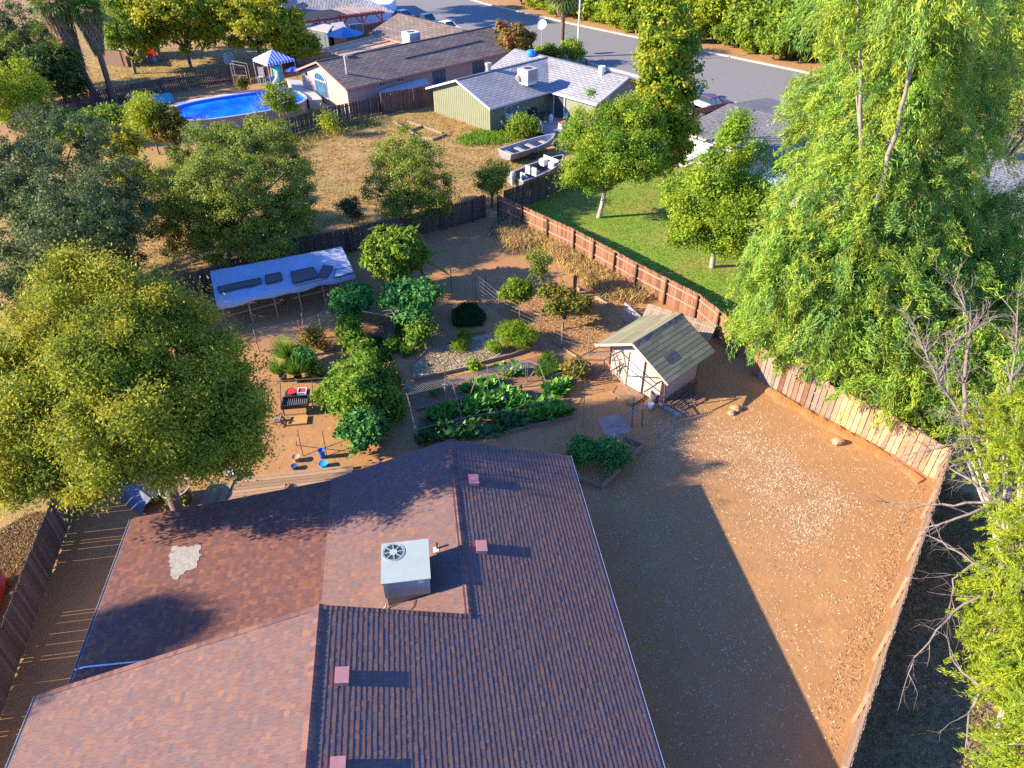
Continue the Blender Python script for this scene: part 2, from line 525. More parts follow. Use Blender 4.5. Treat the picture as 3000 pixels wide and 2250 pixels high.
def tab_geo(b, t):
    _, P0, P1, P2, P3, th, n, c = t
    A, B_ = P0 + n * th, P1 + n * th
    b.add([A, B_, P2, P3, P0 - n * .012, P1 - n * .012, P2 - n * .012, P3 - n * .012], [(0, 1, 2, 3), (4, 5, 1, 0), (5, 6, 2, 1), (7, 4, 0, 3)], c)
tabs.sort(key=lambda t: -t[0])
ro = house.location
for t in tabs[:300]:
    o_ = (t[1] + t[3]) / 2
    b = MB(o_); tab_geo(b, t)
    o = b.build('shingle', SHING, roof); o.location = o_ - ro
b = MB(ro)
for t in tabs[300:]: tab_geo(b, t)
o = b.build('shingles', SHING, roof); o['kind'] = 'stuff'

# folded cap shingles on the ridges and along the gable edges
def caps(p, q, wl, wr, lift=.018):
    p, q = Vector(p), Vector(q); d = q - p; n = int(d.length / EX); d.normalize()
    up = Vector((0, 0, 1))
    for i in range(n):
        a = p + d * (i * EX); e = a + d * (EX * 1.25)
        c = rs.choice([(.19, .095, .075), (.15, .08, .07), (.23, .12, .085)])
        b = MB(a)
        u1, u2 = up * (lift + .012), up * lift
        b.add([a + wl + u1, a + u1 * 1.6, a + wr + u1, e + wl + u2, e + u2 * 1.6, e + wr + u2, a + wl, a, a + wr],
              [(0, 1, 4, 3), (1, 2, 5, 4), (6, 7, 1, 0), (7, 8, 2, 1), (6, 0, 3), (2, 8, 5)], c)
        o = b.build('ridge_shingle', SHING, roof); o.location = a - ro
du = HU(1, 0) - HU(0, 0)
for (u, z, v0, v1) in ((.5, 4.08, 20.47, 12.6), (-3.67, 5.385, 12.64, V0)):
    caps(HU(u, v0, z), HU(u, v1, z), du * -.15 + Vector((0, 0, -.047)), du * .15 + Vector((0, 0, -.047)))
dv = HU(0, 1) - HU(0, 0)
caps(HU(.55, 12.62, 4.065), HU(-3.67, 12.62, 5.385), dv * -.14, dv * .03 + Vector((0, 0, -.09)))
caps(HU(-12.1, 12.62, 2.75), HU(-3.67, 12.62, 5.385), dv * -.14, dv * .03 + Vector((0, 0, -.09)))

def hwalls(b):
    for (u0, u1, v0, v1, z1) in ((-11.6, 4.75, 4.8, 12.1, 2.5), (-3.75, 4.75, 12.1, 20.0, 2.5), (-11.0, -3.75, 12.1, 19.2, 2.15)):
        pts = [HU(u0, v0), HU(u1, v0), HU(u1, v1), HU(u0, v1)]
        b.prism(pts, 0, z1)
    # gable triangles
    for (v, ua, ub, uc, z, zt) in ((12.05, -11.6, 4.75, -3.67, 2.5, 5.15), (19.95, -3.75, 4.75, .5, 2.5, 3.85), (4.85, -11.6, 4.75, -3.67, 2.5, 5.15)):
        a, c, e = HU(ua, v, z), HU(ub, v, z), HU(uc, v, zt)
        k = dv * .05
        b.add([a, c, e, a + k, c + k, e + k], [(0, 1, 2), (5, 4, 3), (0, 3, 4, 1), (1, 4, 5, 2), (2, 5, 3, 0)])
part('wall', house, STUC, hwalls)
def gut(u, z, va, vb, side):
    def fn(b):
        p, q = HU(u + side * .06, va, z), HU(u + side * .06, vb, z)
        for off, w, h, dz in ((0, .08, .012, -.10), (side * .04, .012, .09, -.06), (-side * .04, .012, .09, -.06)):
            b.beam(p + du * off + Vector((0, 0, dz)), q + du * off + Vector((0, 0, dz)), w, h)
    return fn
part('gutter', house, GUTM, gut(5.24, zr(5.23), V0, 20.48, 1))
part('gutter', house, GUTM, gut(-11.56, 2.24, 12.75, 19.78, -1))
part('gutter', house, GUTM, gut(-12.12, 2.74, V0, 12.62, -1))
part('fascia', house, FASC, lambda b: (b.beam(HU(5.20, V0, zr(5.2) - .1), HU(5.20, 20.42, zr(5.2) - .1), .03, .16),
     b.beam(HU(5.2, 20.46, zr(5.2) - .08), HU(.5, 20.46, 3.99), .03, .16), b.beam(HU(.5, 20.46, 3.99), HU(-4.2, 20.46, 2.52), .03, .16),
     b.beam(HU(-4.2, 20.43, 2.5), HU(-11.52, 19.8, 2.16), .03, .16), b.beam(HU(-12.09, V0, 2.64), HU(-12.09, 12.6, 2.64), .03, .18)))
VENT = mat('vent_paint', (.50, .215, .185), (.44, .19, .17), 8, .55, obj=True)
def vent(b, u, v):
    z = zr(u); a = math.atan(SL); M = Matrix.Rotation(HA, 3, 'Z') @ Matrix.Rotation(a * .55, 3, 'Y')
    b.box(HU(u, v, z + .16), (.36, .46, .03), M=M)
    b.box(HU(u - .13, v, z + .09), (.03, .44, .2), M=M); b.box(HU(u + .0, v, z + .06), (.26, .38, .18), M=M)
    b.box(HU(u, v - .215, z + .09), (.33, .02, .14), M=M); b.box(HU(u, v + .215, z + .09), (.33, .02, .14), M=M)
for (u, v) in ((1.2, 18.3), (1.15, 15.2), (-2.96, 10.45), (-2.95, 8.15)):
    part('roof_vent', house, VENT, lambda b: vent(b, u, v))
PIPE = mat('vent_pipe_black', (.05, .045, .045), rough=.5)
vp = part('vent_pipe', house, PIPE, lambda b: b.tube([HU(-.3, 15.45, 3.75), HU(-.3, 15.45, 4.12)], .035, 8))
part('flashing', house, mat('flashing_grey', (.5, .42, .38), rough=.6), lambda b: b.box(HU(-.34, 15.42, 3.835), (.2, .22, .014), M=Matrix.Rotation(HA, 3, 'Z') @ Matrix.Rotation(-math.atan(SL), 3, 'Y')))
def condpipe(b):
    zz = lambda u: 2.24 + (u + 11.55) * .0476 + .05
    b.tube([HU(-11.62, 13.66, 2.2), HU(-11.3, 13.66, zz(-11.3)), HU(-9.5, 13.55, zz(-9.5)), HU(-7.3, 13.42, zz(-7.3)), HU(-6.5, 12.4, zz(-6.5))], .028, 6)
part('drain_pipe', house, mat('pipe_white', (.75, .7, .72), rough=.5), condpipe)
# bare grey patch on the low roof: a ragged sheet of coating lying on the shingles
rp = random.Random(5)
pp = []
base = [(-9.72, 18.1), (-9.2, 18.0), (-8.72, 18.02), (-8.6, 17.5), (-8.68, 17.0), (-9.0, 16.85), (-9.3, 16.55), (-9.5, 17.0), (-9.68, 17.5)]
for i in range(len(base)):
    a, c = Vector(base[i]), Vector(base[(i + 1) % len(base)])
    for j in range(5):
        p = a.lerp(c, j / 5); pp.append((p.x + rp.uniform(-.06, .06), p.y + rp.uniform(-.05, .05)))
part('coating_patch', house, mat('grey_coating', (.38, .33, .28), (.27, .23, .19), 9, .95, .4, 40), lambda b: (
    b.poly([HU(u, v, 2.24 + (u + 11.55) * .0476 + .026) for u, v in pp])))

# rooftop air conditioner
ac = thing('air_conditioner', 'pale green box air conditioner with a round fan grille on the brown roof', 'air conditioner', HU(-1.3, 14.47, 3.3))
ACM = mat('ac_paint', (.36, .40, .34), (.32, .36, .31), 2, .5, .05, 20)
def acb(b):
    M = Matrix.Rotation(HA, 3, 'Z')
    b.box(HU(-1.3, 14.47, 4.19), (1.40, 1.46, .74), M=M)
    for k in range(-6, 7):
        b.box(HU(-1.3 + k * .1, 13.737, 4.2), (.012, .01, .6), M=M)
part('cabinet', ac, ACM, acb)
part('lid', ac, ACM, lambda b: b.box(HU(-1.3, 14.47, 4.585), (1.5, 1.56, .05), M=Matrix.Rotation(HA, 3, 'Z')))
part('curb', ac, mat('curb_metal', (.33, .28, .22), rough=.7), lambda b: b.hexa([HU(-1.95, 13.8, 3.25), HU(-.65, 13.8, 3.66), HU(-.65, 15.15, 3.66), HU(-1.95, 15.15, 3.25), HU(-1.95, 13.8, 3.83), HU(-.65, 13.8, 3.83), HU(-.65, 15.15, 3.83), HU(-1.95, 15.15, 3.83)]))
part('label_plate', ac, mat('plate_white', (.7, .68, .72), rough=.5), lambda b: b.box(HU(-.86, 13.735, 4.45), (.17, .006, .13), M=Matrix.Rotation(HA, 3, 'Z')))
fc = HU(-1.66, 14.85, 4.612)
part('fan_well', ac, mat('fan_dark', (.03, .05, .055), rough=.6), lambda b: b.lathe(fc, [(.001, .001), (.31, .001)], 24))
def grille(b):
    b.lathe(fc, [(.001, .02), (.12, .02), (.12, .0)], 16)
    for r in (.30, .34): b.lathe(fc, [(r, 0), (r, .014), (r + .02, .014), (r + .02, 0)], 24)
    for k in range(8):
        t = k * PI / 4 + .2; d = Vector((math.cos(t), math.sin(t), 0))
        b.beam(fc + d * .1 + Vector((0, 0, .012)), fc + d * .32 + Vector((0, 0, .012)), .028, .014)
part('fan_grille', ac, ACM, grille)
part('wiring', ac, PIPE, lambda b: b.tube([HU(-1.1, 13.72, 3.62), HU(-1.15, 13.5, 3.6), HU(-1.35, 13.3, 3.53), HU(-1.4, 13.1, 3.5)], .012, 5))
part('conduit', ac, mat('conduit_grey', (.45, .38, .33), rough=.6), lambda b: b.tube([HU(-1.98, 13.8, 3.9), HU(-2.03, 13.75, 3.4), HU(-2.4, 13.5, 3.2), HU(-2.9, 13.2, 3.06)], .03, 6))
# ---------------------------------------------------------------- fences, every board an object
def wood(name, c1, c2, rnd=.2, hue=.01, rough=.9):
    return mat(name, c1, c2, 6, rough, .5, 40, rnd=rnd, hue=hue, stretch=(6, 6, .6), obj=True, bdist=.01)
W_NEW = wood('pale_cedar', (.47, .30, .175), (.34, .20, .11), .34, .014)
W_RED = wood('stained_redwood', (.30, .135, .07), (.16, .08, .05), .35, .012)
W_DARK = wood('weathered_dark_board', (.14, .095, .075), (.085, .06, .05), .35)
W_GREY = wood('grey_old_board', (.30, .22, .16), (.19, .14, .11), .3)
W_RAIL = wood('bare_rail', (.40, .25, .15), (.28, .17, .11), .15)
W_POLE = wood('weathered_pole', (.33, .23, .15), (.22, .15, .10), .2)

_board = {}
def board_mesh(w, h, th, m, dog, k):
    key = (round(w, 3), round(h, 3), m.name, dog, k)
    if key not in _board:
        b = MB(); x = w / 2; c = w * .22 if dog else 0
        rr = random.Random(hash(key) & 0xffff)
        j = lambda a: rr.uniform(-a, a)
        prof = [(-x, 0.02 + j(.02)), (x, 0.02 + j(.02)), (x, h - c + j(.015)), (x - c, h + j(.01)), (-x + c, h + j(.01)), (-x, h - c + j(.015))]
        n = len(prof); bow = j(.012)
        vs = [(px, -th / 2 + (bow if pz > .5 else 0), pz) for px, pz in prof] + [(px, th / 2 + (bow if pz > .5 else 0), pz) for px, pz in prof]
        b.add(vs, [tuple(range(n)), tuple(range(2 * n - 1, n - 1, -1))] + [(i, n + i, n + (i + 1) % n, (i + 1) % n) for i in range(n)])
        _board[key] = b.mesh('board', m)
    return _board[key]

def fence(label, pts, h, bw, gap, m, rail_side=1, rails=(.35, 1.0, 1.6), post=2.4, rm=None, name='wooden_fence', dog=True, jit=.02, pm=None, th=.02, pairs=None, skip=None, tilt=.008, pg=1.0):
    pts = [Vector((p[0], p[1], 0)) for p in pts]
    root = thing(name, label, 'fence', pts[0])
    rr = random.Random(len(label) * 7 + int(h * 10))
    rm = rm or m; pm = pm or rm
    for i in range(len(pts) - 1):
        a, e = pts[i], pts[i + 1]; d = e - a; ln = d.length; d.normalize()
        nn = Vector((-d.y, d.x, 0)) * rail_side; rz = math.atan2(d.y, d.x)
        x = bw / 2
        while x < ln:
            if not (skip and rr.random() < skip):
                mm = pairs(i, x / ln, rr) if pairs else m
                o = link('board', board_mesh(bw, h, th, mm, dog, rr.randrange(4)), root)
                p = a + d * x - root.location
                o.location = (p.x, p.y, rr.uniform(-jit, jit))
                o.rotation_euler = (rr.uniform(-.012, .012), rr.uniform(-tilt, tilt), rz)
            x += bw + (gap if rr.random() < pg else .001)
        for z in rails:
            p = a + nn * (.03 + th / 2); q = e + nn * (.03 + th / 2)
            k = max(1, round(ln / post))
            for s in range(k):
                u, v = p.lerp(q, s / k), p.lerp(q, (s + 1) / k)
                part('rail', root, rm, lambda b: b.beam(u + Vector((0, 0, z + rr.uniform(-.01, .01))), v + Vector((0, 0, z + rr.uniform(-.01, .01))), .045, .09))
        k = max(1, round(ln / post))
        for s in range(k + (1 if i == len(pts) - 2 else 0)):
            u = a + d * (ln * s / k) + nn * .11
            part('post', root, pm, lambda b: b.box((u.x, u.y, (h - .06) / 2), (.10, .10, h - .06), rz))
    return root

# right side: pale new boards, running behind the shed to the corner, then towards the camera
fR = [(12.6, 30.0), (13.25, 28.95), (14.75, 27.05), (17.1, 24.35), (18.62, 22.15)]
def rmix(i, t, rr):
    if i == 0 or (i == 1): return W_GREY if rr.random() < .7 else W_RED
    if i == 2 and t < .28: return W_GREY if rr.random() < .8 else W_NEW
    return W_NEW
fence('pale cedar board fence behind the bare dirt yard, ending at its far right corner', [Vector(p) for p in fR], 1.86, .235, .03, W_NEW, 1, post=2.4, rm=W_RAIL, pairs=rmix, dog=False, jit=.03)
fence('weathered fence with long rails running from the yard corner towards the camera', [(18.66, 22.05), (9.5, 9.2), (6.0, 4.3)], 1.82, .15, .006, W_GREY, -1, rails=(.3, .85, 1.4, 1.76), rm=W_RAIL, dog=True, post=2.6)
# brown stained fence along the lawn
fB = [W(1078, 470), W(1240, 547), W(1372, 622), W(1502, 692), (12.3, 31.6)]
def bmix(i, t, rr): return W_RED
fence('red stained fence with two pale rails between the dirt garden and the lawn', fB, 1.75, .17, .008, W_RED, -1, rails=(.75, 1.45), rm=W_RAIL, pm=wood('dark_post', (.13, .07, .045), (.09, .05, .035)), post=2.3)
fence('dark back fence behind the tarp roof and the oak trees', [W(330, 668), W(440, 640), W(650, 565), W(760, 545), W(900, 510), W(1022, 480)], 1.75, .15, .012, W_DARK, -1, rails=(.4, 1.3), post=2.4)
gate = fence('dark wooden gate leaf standing open at the far corner of the yard', [W(1022, 480), W(1046, 470)], 1.8, .15, .02, W_DARK, -1, rails=(.4, 1.4), name='garden_gate')
gate['category'] = 'gate'
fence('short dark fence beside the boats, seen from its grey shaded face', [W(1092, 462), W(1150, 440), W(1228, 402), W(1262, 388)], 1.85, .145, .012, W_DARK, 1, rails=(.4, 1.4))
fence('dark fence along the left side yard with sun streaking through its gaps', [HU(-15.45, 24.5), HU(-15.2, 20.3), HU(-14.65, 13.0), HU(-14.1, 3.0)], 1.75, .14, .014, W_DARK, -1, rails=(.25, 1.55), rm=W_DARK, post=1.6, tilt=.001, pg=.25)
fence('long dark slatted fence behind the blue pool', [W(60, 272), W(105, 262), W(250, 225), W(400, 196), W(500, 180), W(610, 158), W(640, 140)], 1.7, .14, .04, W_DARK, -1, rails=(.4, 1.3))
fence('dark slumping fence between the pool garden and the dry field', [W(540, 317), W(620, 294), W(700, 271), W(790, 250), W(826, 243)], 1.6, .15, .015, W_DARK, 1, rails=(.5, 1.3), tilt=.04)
fence('taller brown fence beside the green house wall', [W(828, 247), W(850, 243), W(943, 228)], 2.1, .16, .006, wood('brown_board', (.19, .115, .075), (.12, .075, .055), .25), 1, rails=(.5, 1.6))
fence('low brown fence below the red pergola', [W(690, 96), W(760, 84), W(850, 66)], 1.5, .18, .01, wood('brown_board', (.19, .115, .075), (.12, .075, .055)), 1, rails=(.5, 1.2))
fence('weathered fence beside the white house, in front of the red pickup', [GB(53.2, 38.6), GB(53.2, 36.6), GB(60.5, 36.6)], 1.8, .15, .01, W_GREY, 1, rails=(.4, 1.4))
# old fence panel leaning behind the shed
lean = thing('fence_panel', 'grey old fence panel leaning low behind the shed roof', 'fence panel', (9.6, 33.5, 0))
la, le = W(1385, 688, .5), W(1530, 735, .5)
ld = (le - la).normalized(); lup = Vector((-ld.y, ld.x, 0)) * .95 + Vector((0, 0, .62)); lup.normalize()
for k in range(int((le - la).length / .16)):
    p = la + ld * (k * .165 + .08)
    o = part('board', lean, W_GREY, lambda b: b.hexa([p - ld * .075 - lup * .3, p + ld * .075 - lup * .3, p + ld * .075 - lup * .3 + Vector((0, 0, .02)), p - ld * .075 - lup * .3 + Vector((0, 0, .02)), p - ld * .075 + lup * 1.0, p + ld * .075 + lup * 1.0, p + ld * .075 + lup * 1.0 + Vector((0, 0, .02)), p - ld * .075 + lup * 1.0 + Vector((0, 0, .02))]))
for s in (-.1, .75):
    part('rail', lean, W_RAIL, lambda b: b.beam(la + lup * s + Vector((0, 0, .05)), le + lup * s + Vector((0, 0, .05)), .05, .09))
wb = thing('plywood_sheet', 'weathered grey plywood sheet standing by the shed roof corner', 'plywood', W(1375, 690))
wp0, wp1 = W(1345, 690), W(1385, 705)
part('panel', wb, mat('grey_ply', (.42, .37, .34), (.24, .21, .2), 2.5, .9), lambda b: b.hexa([wp0, wp1, wp1 + Vector((.03, .03, 0)), wp0 + Vector((.03, .03, 0)), wp0 + Vector((0, 0, 1.2)), wp1 + Vector((0, 0, .6)), wp1 + Vector((.03, .03, .6)), wp0 + Vector((.03, .03, 1.2))]))

# ---------------------------------------------------------------- garden shed
shed = thing('garden_shed', 'cream shed with white door and olive shingled roof by the fence', 'shed', (7.39, 27.5, 0))
S0 = Vector((7.39, 27.5, 0)); SA = Vector((math.cos(R(43.5)), math.sin(R(43.5)), 0)); SB = Vector((-SA.y, SA.x, 0))
def SH(a, b, z=0): return S0 + SA * a + SB * b + Vector((0, 0, z))
SD, SWd, SHt = 3.05, 3.35, 2.1
SHEDW = mat('shed_siding', (.45, .37, .30), (.40, .325, .26), 3, .85, .1, 30)
def shedw(b):
    b.hexa([SH(0, 0), SH(SD, 0), SH(SD, SWd), SH(0, SWd), SH(0, 0, SHt), SH(SD, 0, SHt), SH(SD, SWd, SHt), SH(0, SWd, SHt)])
    for a in (0, SD - .06):
        g = [SH(a, 0, SHt), SH(a, SWd, SHt), SH(a, SWd / 2, SHt + .88), SH(a + .06, 0, SHt), SH(a + .06, SWd, SHt), SH(a + .06, SWd / 2, SHt + .88)]
        b.add(g, [(0, 1, 2), (5, 4, 3), (0, 2, 5, 3), (1, 4, 5, 2)])
part('wall', shed, SHEDW, shedw)
GRV = mat('siding_batten', (.52, .42, .33), rough=.9)  # batten strips slightly paler than the siding
for k in range(1, 17):
    if not 1.15 < k * .2 < 2.1: part('batten', shed, GRV, lambda b: b.beam(SH(-.004, k * .2, .05), SH(-.004, k * .2, SHt), .02, .008))
for k in range(1, 15): part('batten', shed, GRV, lambda b: b.beam(SH(k * .2, -.004, .05), SH(k * .2, -.004, SHt - .05), .02, .008))
part('door', shed, mat('door_white', (.58, .58, .58), (.54, .54, .54), 3, .45), lambda b: b.box(SH(-.03, 1.64, 1.03), (.05, .88, 1.96), R(43.5)))
SR = mat('red_trim', (.22, .08, .06), rough=.8)
def trims(b):
    for y in (1.16, 2.12): b.beam(SH(-.05, y, 0), SH(-.05, y, 2.05), .06, .06)
    b.beam(SH(-.03, .02, 0), SH(-.03, .02, 2.05), .08, .06)
    b.beam(SH(-.03, SWd - .02, 0), SH(-.03, SWd - .02, 2.05), .08, .06)
    b.beam(SH(SD + .01, .0, 0), SH(SD + .01, .0, 2.05), .08, .06)
part('trim', shed, SR, trims)
part('door_handle', shed, PIPE, lambda b: b.box(SH(-.07, 1.3, 1.0), (.04, .05, .1), R(43.5)))
oh, ov = .55, .62
RZ, EZ = SHt + .98, SHt + .98 - (SWd / 2 + ov) * .525
SRM = mat('shed_roof_deck', (.14, .13, .09), rough=.95)
def shroof(b):
    for s in (1, -1):
        y = SWd / 2 + s * (SWd / 2 + ov)
        p = [SH(-oh, SWd / 2, RZ), SH(SD + .35, SWd / 2, RZ), SH(SD + .35, y, EZ), SH(-oh, y, EZ)]
        if s == -1: p = p[::-1]
        b.add(p + [q - Vector((0, 0, .06)) for q in p], [(3, 2, 1, 0), (4, 5, 6, 7)] + [(i, 4 + i, 4 + (i + 1) % 4, (i + 1) % 4)[::-1] for i in range(4)])
sroof = part('roof', shed, SRM, shroof)
part('bargeboard', shed, mat('barge_pink', (.60, .36, .26), rough=.7), lambda b: [b.beam(SH(-oh - .02, SWd / 2, RZ - .05), SH(-oh - .02, SWd / 2 + s * (SWd / 2 + ov), EZ - .05), .03, .12) for s in (1, -1)])
OLIVE = [(.245, .225, .125), (.215, .20, .115), (.27, .245, .145), (.20, .185, .115)]
SLATE = [(.10, .095, .10), (.125, .115, .115)]
sl = math.hypot(SWd / 2 + ov, RZ - EZ)
for s in (1, -1):
    y0 = SWd / 2 + s * (SWd / 2 + ov)
    e0 = SH(-oh, y0, EZ); up = (SH(-oh, SWd / 2, RZ) - e0).normalized(); nrm = SA.cross(up); nrm = nrm if nrm.z > 0 else -nrm
    full = SD + .35 + oh
    ex = .26 if s == -1 else .24
    n = int(sl / ex) + 1
    for k in range(n):
        x = 0
        first = True
        while x < full - .02:
            wd = rs.choice((.9, 1.0, .8)) if s == 1 else (.45 if first and k % 2 else .95)
            if s == 1: wd = 1.6
            first = False
            x1 = min(x + wd, full)
            p0 = e0 + SA * (x + .004) + up * (k * ex) + nrm * .005; p1 = e0 + SA * (x1 - .004) + up * (k * ex) + nrm * .005
            t = .008 if s == -1 else .003
            u1 = min((k + 1) * ex * 1.01, sl)
            q1 = e0 + SA * (x1 - .004) + up * u1 + nrm * .005; q0 = e0 + SA * (x + .004) + up * u1 + nrm * .005
            f = rs.uniform(.9, 1.1); col = rs.choice(OLIVE)
            if s == -1 and 5 <= k <= 5 and 0: pass
            c = tuple(v * f for v in col)
            ctr = (p0 + q1) / 2
            b = MB(ctr)
            b.add([p0 + nrm * t, p1 + nrm * t, q1, q0, p0 - nrm * .004, p1 - nrm * .004, q1 - nrm * .004, q0 - nrm * .004], [(0, 1, 2, 3), (4, 5, 1, 0), (5, 6, 2, 1), (7, 4, 0, 3)] if s == -1 else [(3, 2, 1, 0), (0, 1, 5, 4), (1, 2, 6, 5), (3, 0, 4, 7)], c)
            o = b.build('shingle', SHING, sroof); o.location = ctr - S0
            x = x1
# bare dark rectangle of replacement shingles and the dark worn ridge strip
ym = SWd / 2 - (SWd / 2 + ov); e0 = SH(-oh, ym, EZ); up = (SH(-oh, SWd / 2, RZ) - e0).normalized(); nrm = SA.cross(up); nrm = nrm if nrm.z > 0 else -nrm
for r_ in range(3):
    for q_ in range(2):
        p = e0 + SA * (.95 + q_ * .42) + up * (.72 + r_ * .17) + nrm * .016
        b = MB(p); t = nrm * .006
        b.add([p + t, p + SA * .41 + t, p + SA * .41 + up * .165, p + up * .165, p - nrm * .02, p + SA * .41 - nrm * .02], [(0, 1, 2, 3), (4, 5, 1, 0)], rs.choice(SLATE))
        o = b.build('patch_shingle', SHING, sroof); o.location = p - S0
x = 0
while x < SD + .35 + oh - .1:
    wd = .25; p = e0 + SA * x + up * (sl - rs.uniform(.16, .24)) + nrm * .015; q = e0 + SA * x + up * sl + nrm * .015
    p2 = SH(-oh + x, SWd / 2 + rs.uniform(.05, .2), RZ - .07)
    b = MB(q)
    b.add([p, p + SA * wd, q + SA * wd + Vector((0, 0, .015)), q + Vector((0, 0, .015))], [(0, 1, 2, 3)], rs.choice(SLATE + [(.17, .16, .12)]))
    o = b.build('ridge_shingle', SHING, sroof); o.location = q - S0
    x += wd

# lumber beside the shed
pile = thing('lumber_pile', 'pile of weathered planks and pipes on the ground beside the shed', 'lumber', SH(1.4, -.8))
for k in range(9):
    y = -.28 - k * .1; ln = rs.uniform(1.9, 2.7) if k < 4 else rs.uniform(1.5, 2.0); x0 = rs.uniform(.1, .3)
    m_ = wood('brown_board', (.19, .115, .075), (.12, .075, .055)) if k < 4 else W_GREY
    part('plank', pile, m_, lambda b: b.beam(SH(x0, y, .10 + .04 * (k % 2)), SH(x0 + ln, y + rs.uniform(-.05, .05), .10 + .04 * (k % 2)), .085 if k < 4 else .045, .04))
for k in range(3):
    part('bearer', pile, W_GREY, lambda b: b.beam(SH(.3 + k * .8, -.15, .04), SH(.3 + k * .8, -1.35, .04), .07, .07))
for k in range(4):
    part('offcut', pile, W_RAIL, lambda b: b.beam(SH(.7 + k * .3, -1.15 - .06 * k, .1), SH(1.1 + k * .3, -1.2 - .05 * k, .1), .07, .04))
part('kerb_block', pile, mat('grey_block', (.27, .24, .24), rough=.9), lambda b: b.beam(SH(-.12, -.05, .08), SH(-.12, -1.35, .08), .14, .16))

# plank step in front of the door and paving stone
st = thing('door_step', 'wide wooden landing on the dirt before the shed door', 'step', SH(-.7, 1.5))
for k in range(6):
    part('plank', st, wood('tan_board', (.40, .23, .11), (.30, .17, .09), .15), lambda b: b.box(SH(-.24 - k * .17, 1.55, .10), (.155, 1.5, .05), R(43.5)))
part('frame', st, W_POLE, lambda b: b.box(SH(-.66, 1.55, .04), (.95, 1.3, .07), R(43.5)))
sheet('paving_slab', [W(1290, 905), W(1338, 893), W(1366, 930), W(1312, 950)], .01, mat('slab_grey', (.33, .25, .22), (.26, .2, .18), 2, .9))

# ---------------------------------------------------------------- lean-to with a white tarp roof tinted blue as in shade
tarp = thing('tarp_shelter', 'low open shelter roofed with a pale tarp tinted shade-blue along the back fence', 'shelter', W(610, 640))
T0, T1, T2, T3 = W(453, 586, 2.25), W(738, 533, 2.25), W(766, 590, 1.85), W(467, 656, 1.85)
TARPM = mat('tarp_shade_blue', (.32, .41, .52), (.25, .34, .46), .9, .6, .5, 5, col3=(.36, .38, .42), scale3=.9, bdist=.03)  # blue of sky-lit shade is put into the tarp colour
def tarpf(b):
    n, m = 28, 10; rr = random.Random(3); g = []
    for i in range(n + 1):
        row = []
        for j in range(m + 1):
            u, v = i / n, j / m
            p = T0.lerp(T1, u).lerp(T3.lerp(T2, u), v)
            sag = -.06 * math.sin(PI * ((u * 6) % 1)) * math.sin(PI * v) + rr.uniform(-.012, .012)
            p.z += sag
            row.append(p)
        dv_ = (T3 - T0).normalized()
        row.append(row[-1] + Vector((0, 0, -.16 - .1 * abs(math.sin(u * 13)))) + dv_ * .10)
        row.append(row[-1] + Vector((0, 0, -.06 - .08 * abs(math.sin(u * 7 + 1)))) - dv_ * .02)
        g.append(row)
    mm = m + 3
    vs = [p for row in g for p in row]
    b.add(vs, [(i * mm + j, i * mm + j + 1, (i + 1) * mm + j + 1, (i + 1) * mm + j) for i in range(n) for j in range(mm - 1)])
part('tarp', tarp, TARPM, tarpf, True)
for u in (.02, .2, .38, .56, .74, .97):
    p = T3.lerp(T2, u); q = T0.lerp(T1, u)
    part('post', tarp, W_POLE, lambda b: b.beam((p.x, p.y + .2, 0), (p.x, p.y + .2, 1.8), .08))
    part('post', tarp, W_POLE, lambda b: b.beam((q.x, q.y, 0), (q.x, q.y, 2.18), .08))
    part('rafter', tarp, W_POLE, lambda b: b.beam(p + Vector((0, .1, -.09)), q + Vector((0, 0, -.09)), .06))
part('rail', tarp, W_RAIL, lambda b: (b.beam(T3 + Vector((0, .2, -1.0)), T3.lerp(T2, .42) + Vector((0, .2, -.9)), .05), b.beam(T3.lerp(T2, .5) + Vector((0, .2, -.85)), T2 + Vector((0, .2, -.7)), .05)))
part('back_wall', tarp, W_DARK, lambda b: b.beam(T0 + Vector((0, 0, -1.6)), T1 + Vector((0, 0, -1.6)), .04, 1.0))
MESHM = mat('screen_mesh', (.14, .11, .10), (.09, .075, .07), 30, .8)
for lab, q in (('dark framed screen lying flat near the front left of the tarp roof', [(470, 620), (562, 600), (564, 612), (474, 632)]),
               ('small dark rectangular screen in the middle of the tarp roof', [(573, 595), (605, 588), (610, 604), (575, 613)]),
               ('largest dark mesh screen lying on the tarp roof', [(628, 587), (676, 577), (688, 598), (634, 612)]),
               ('tilted dark screen overlapping the largest one on the tarp roof', [(699, 573), (719, 576), (706, 600), (687, 596)]),
               ('pale framed screen on the right end of the tarp roof', [(725, 583), (757, 575), (766, 588), (721, 600)])):
    pts = []
    for (px, py) in q:
        z = 2.1
        for _ in range(8):
            p = W(px, py, z); t = (p - T0).dot((T3 - T0)) / (T3 - T0).length_squared
            t = ((p.xy - T0.xy).dot((T3 - T0).xy)) / (T3 - T0).xy.length_squared
            z = 2.25 - .4 * max(0, min(1, t))
        pts.append(W(px, py, z + .05))
    sc_ = thing('window_screen', lab, 'screen', pts[0], group='screens lying on the tarp roof')
    part('frame', sc_, PIPE, lambda b: [b.beam(pts[i], pts[(i + 1) % 4], .05, .04) for i in range(4)])
    if 'pale' not in lab: part('mesh', sc_, MESHM, lambda b: b.poly([p + Vector((0, 0, .01)) for p in pts]))
    else: part('mesh', sc_, mat('pale_screen', (.36, .38, .44), rough=.7), lambda b: b.poly([p + Vector((0, 0, .01)) for p in pts]))
bd = thing('loose_board', 'reddish board lying along the front of the tarp roof', 'board', W(680, 605, 1.95))
part('plank', bd, wood('reddish_board', (.36, .19, .13), (.28, .15, .11)), lambda b: b.beam(W(636, 618, 1.99), W(705, 602, 2.0), .12, .03))
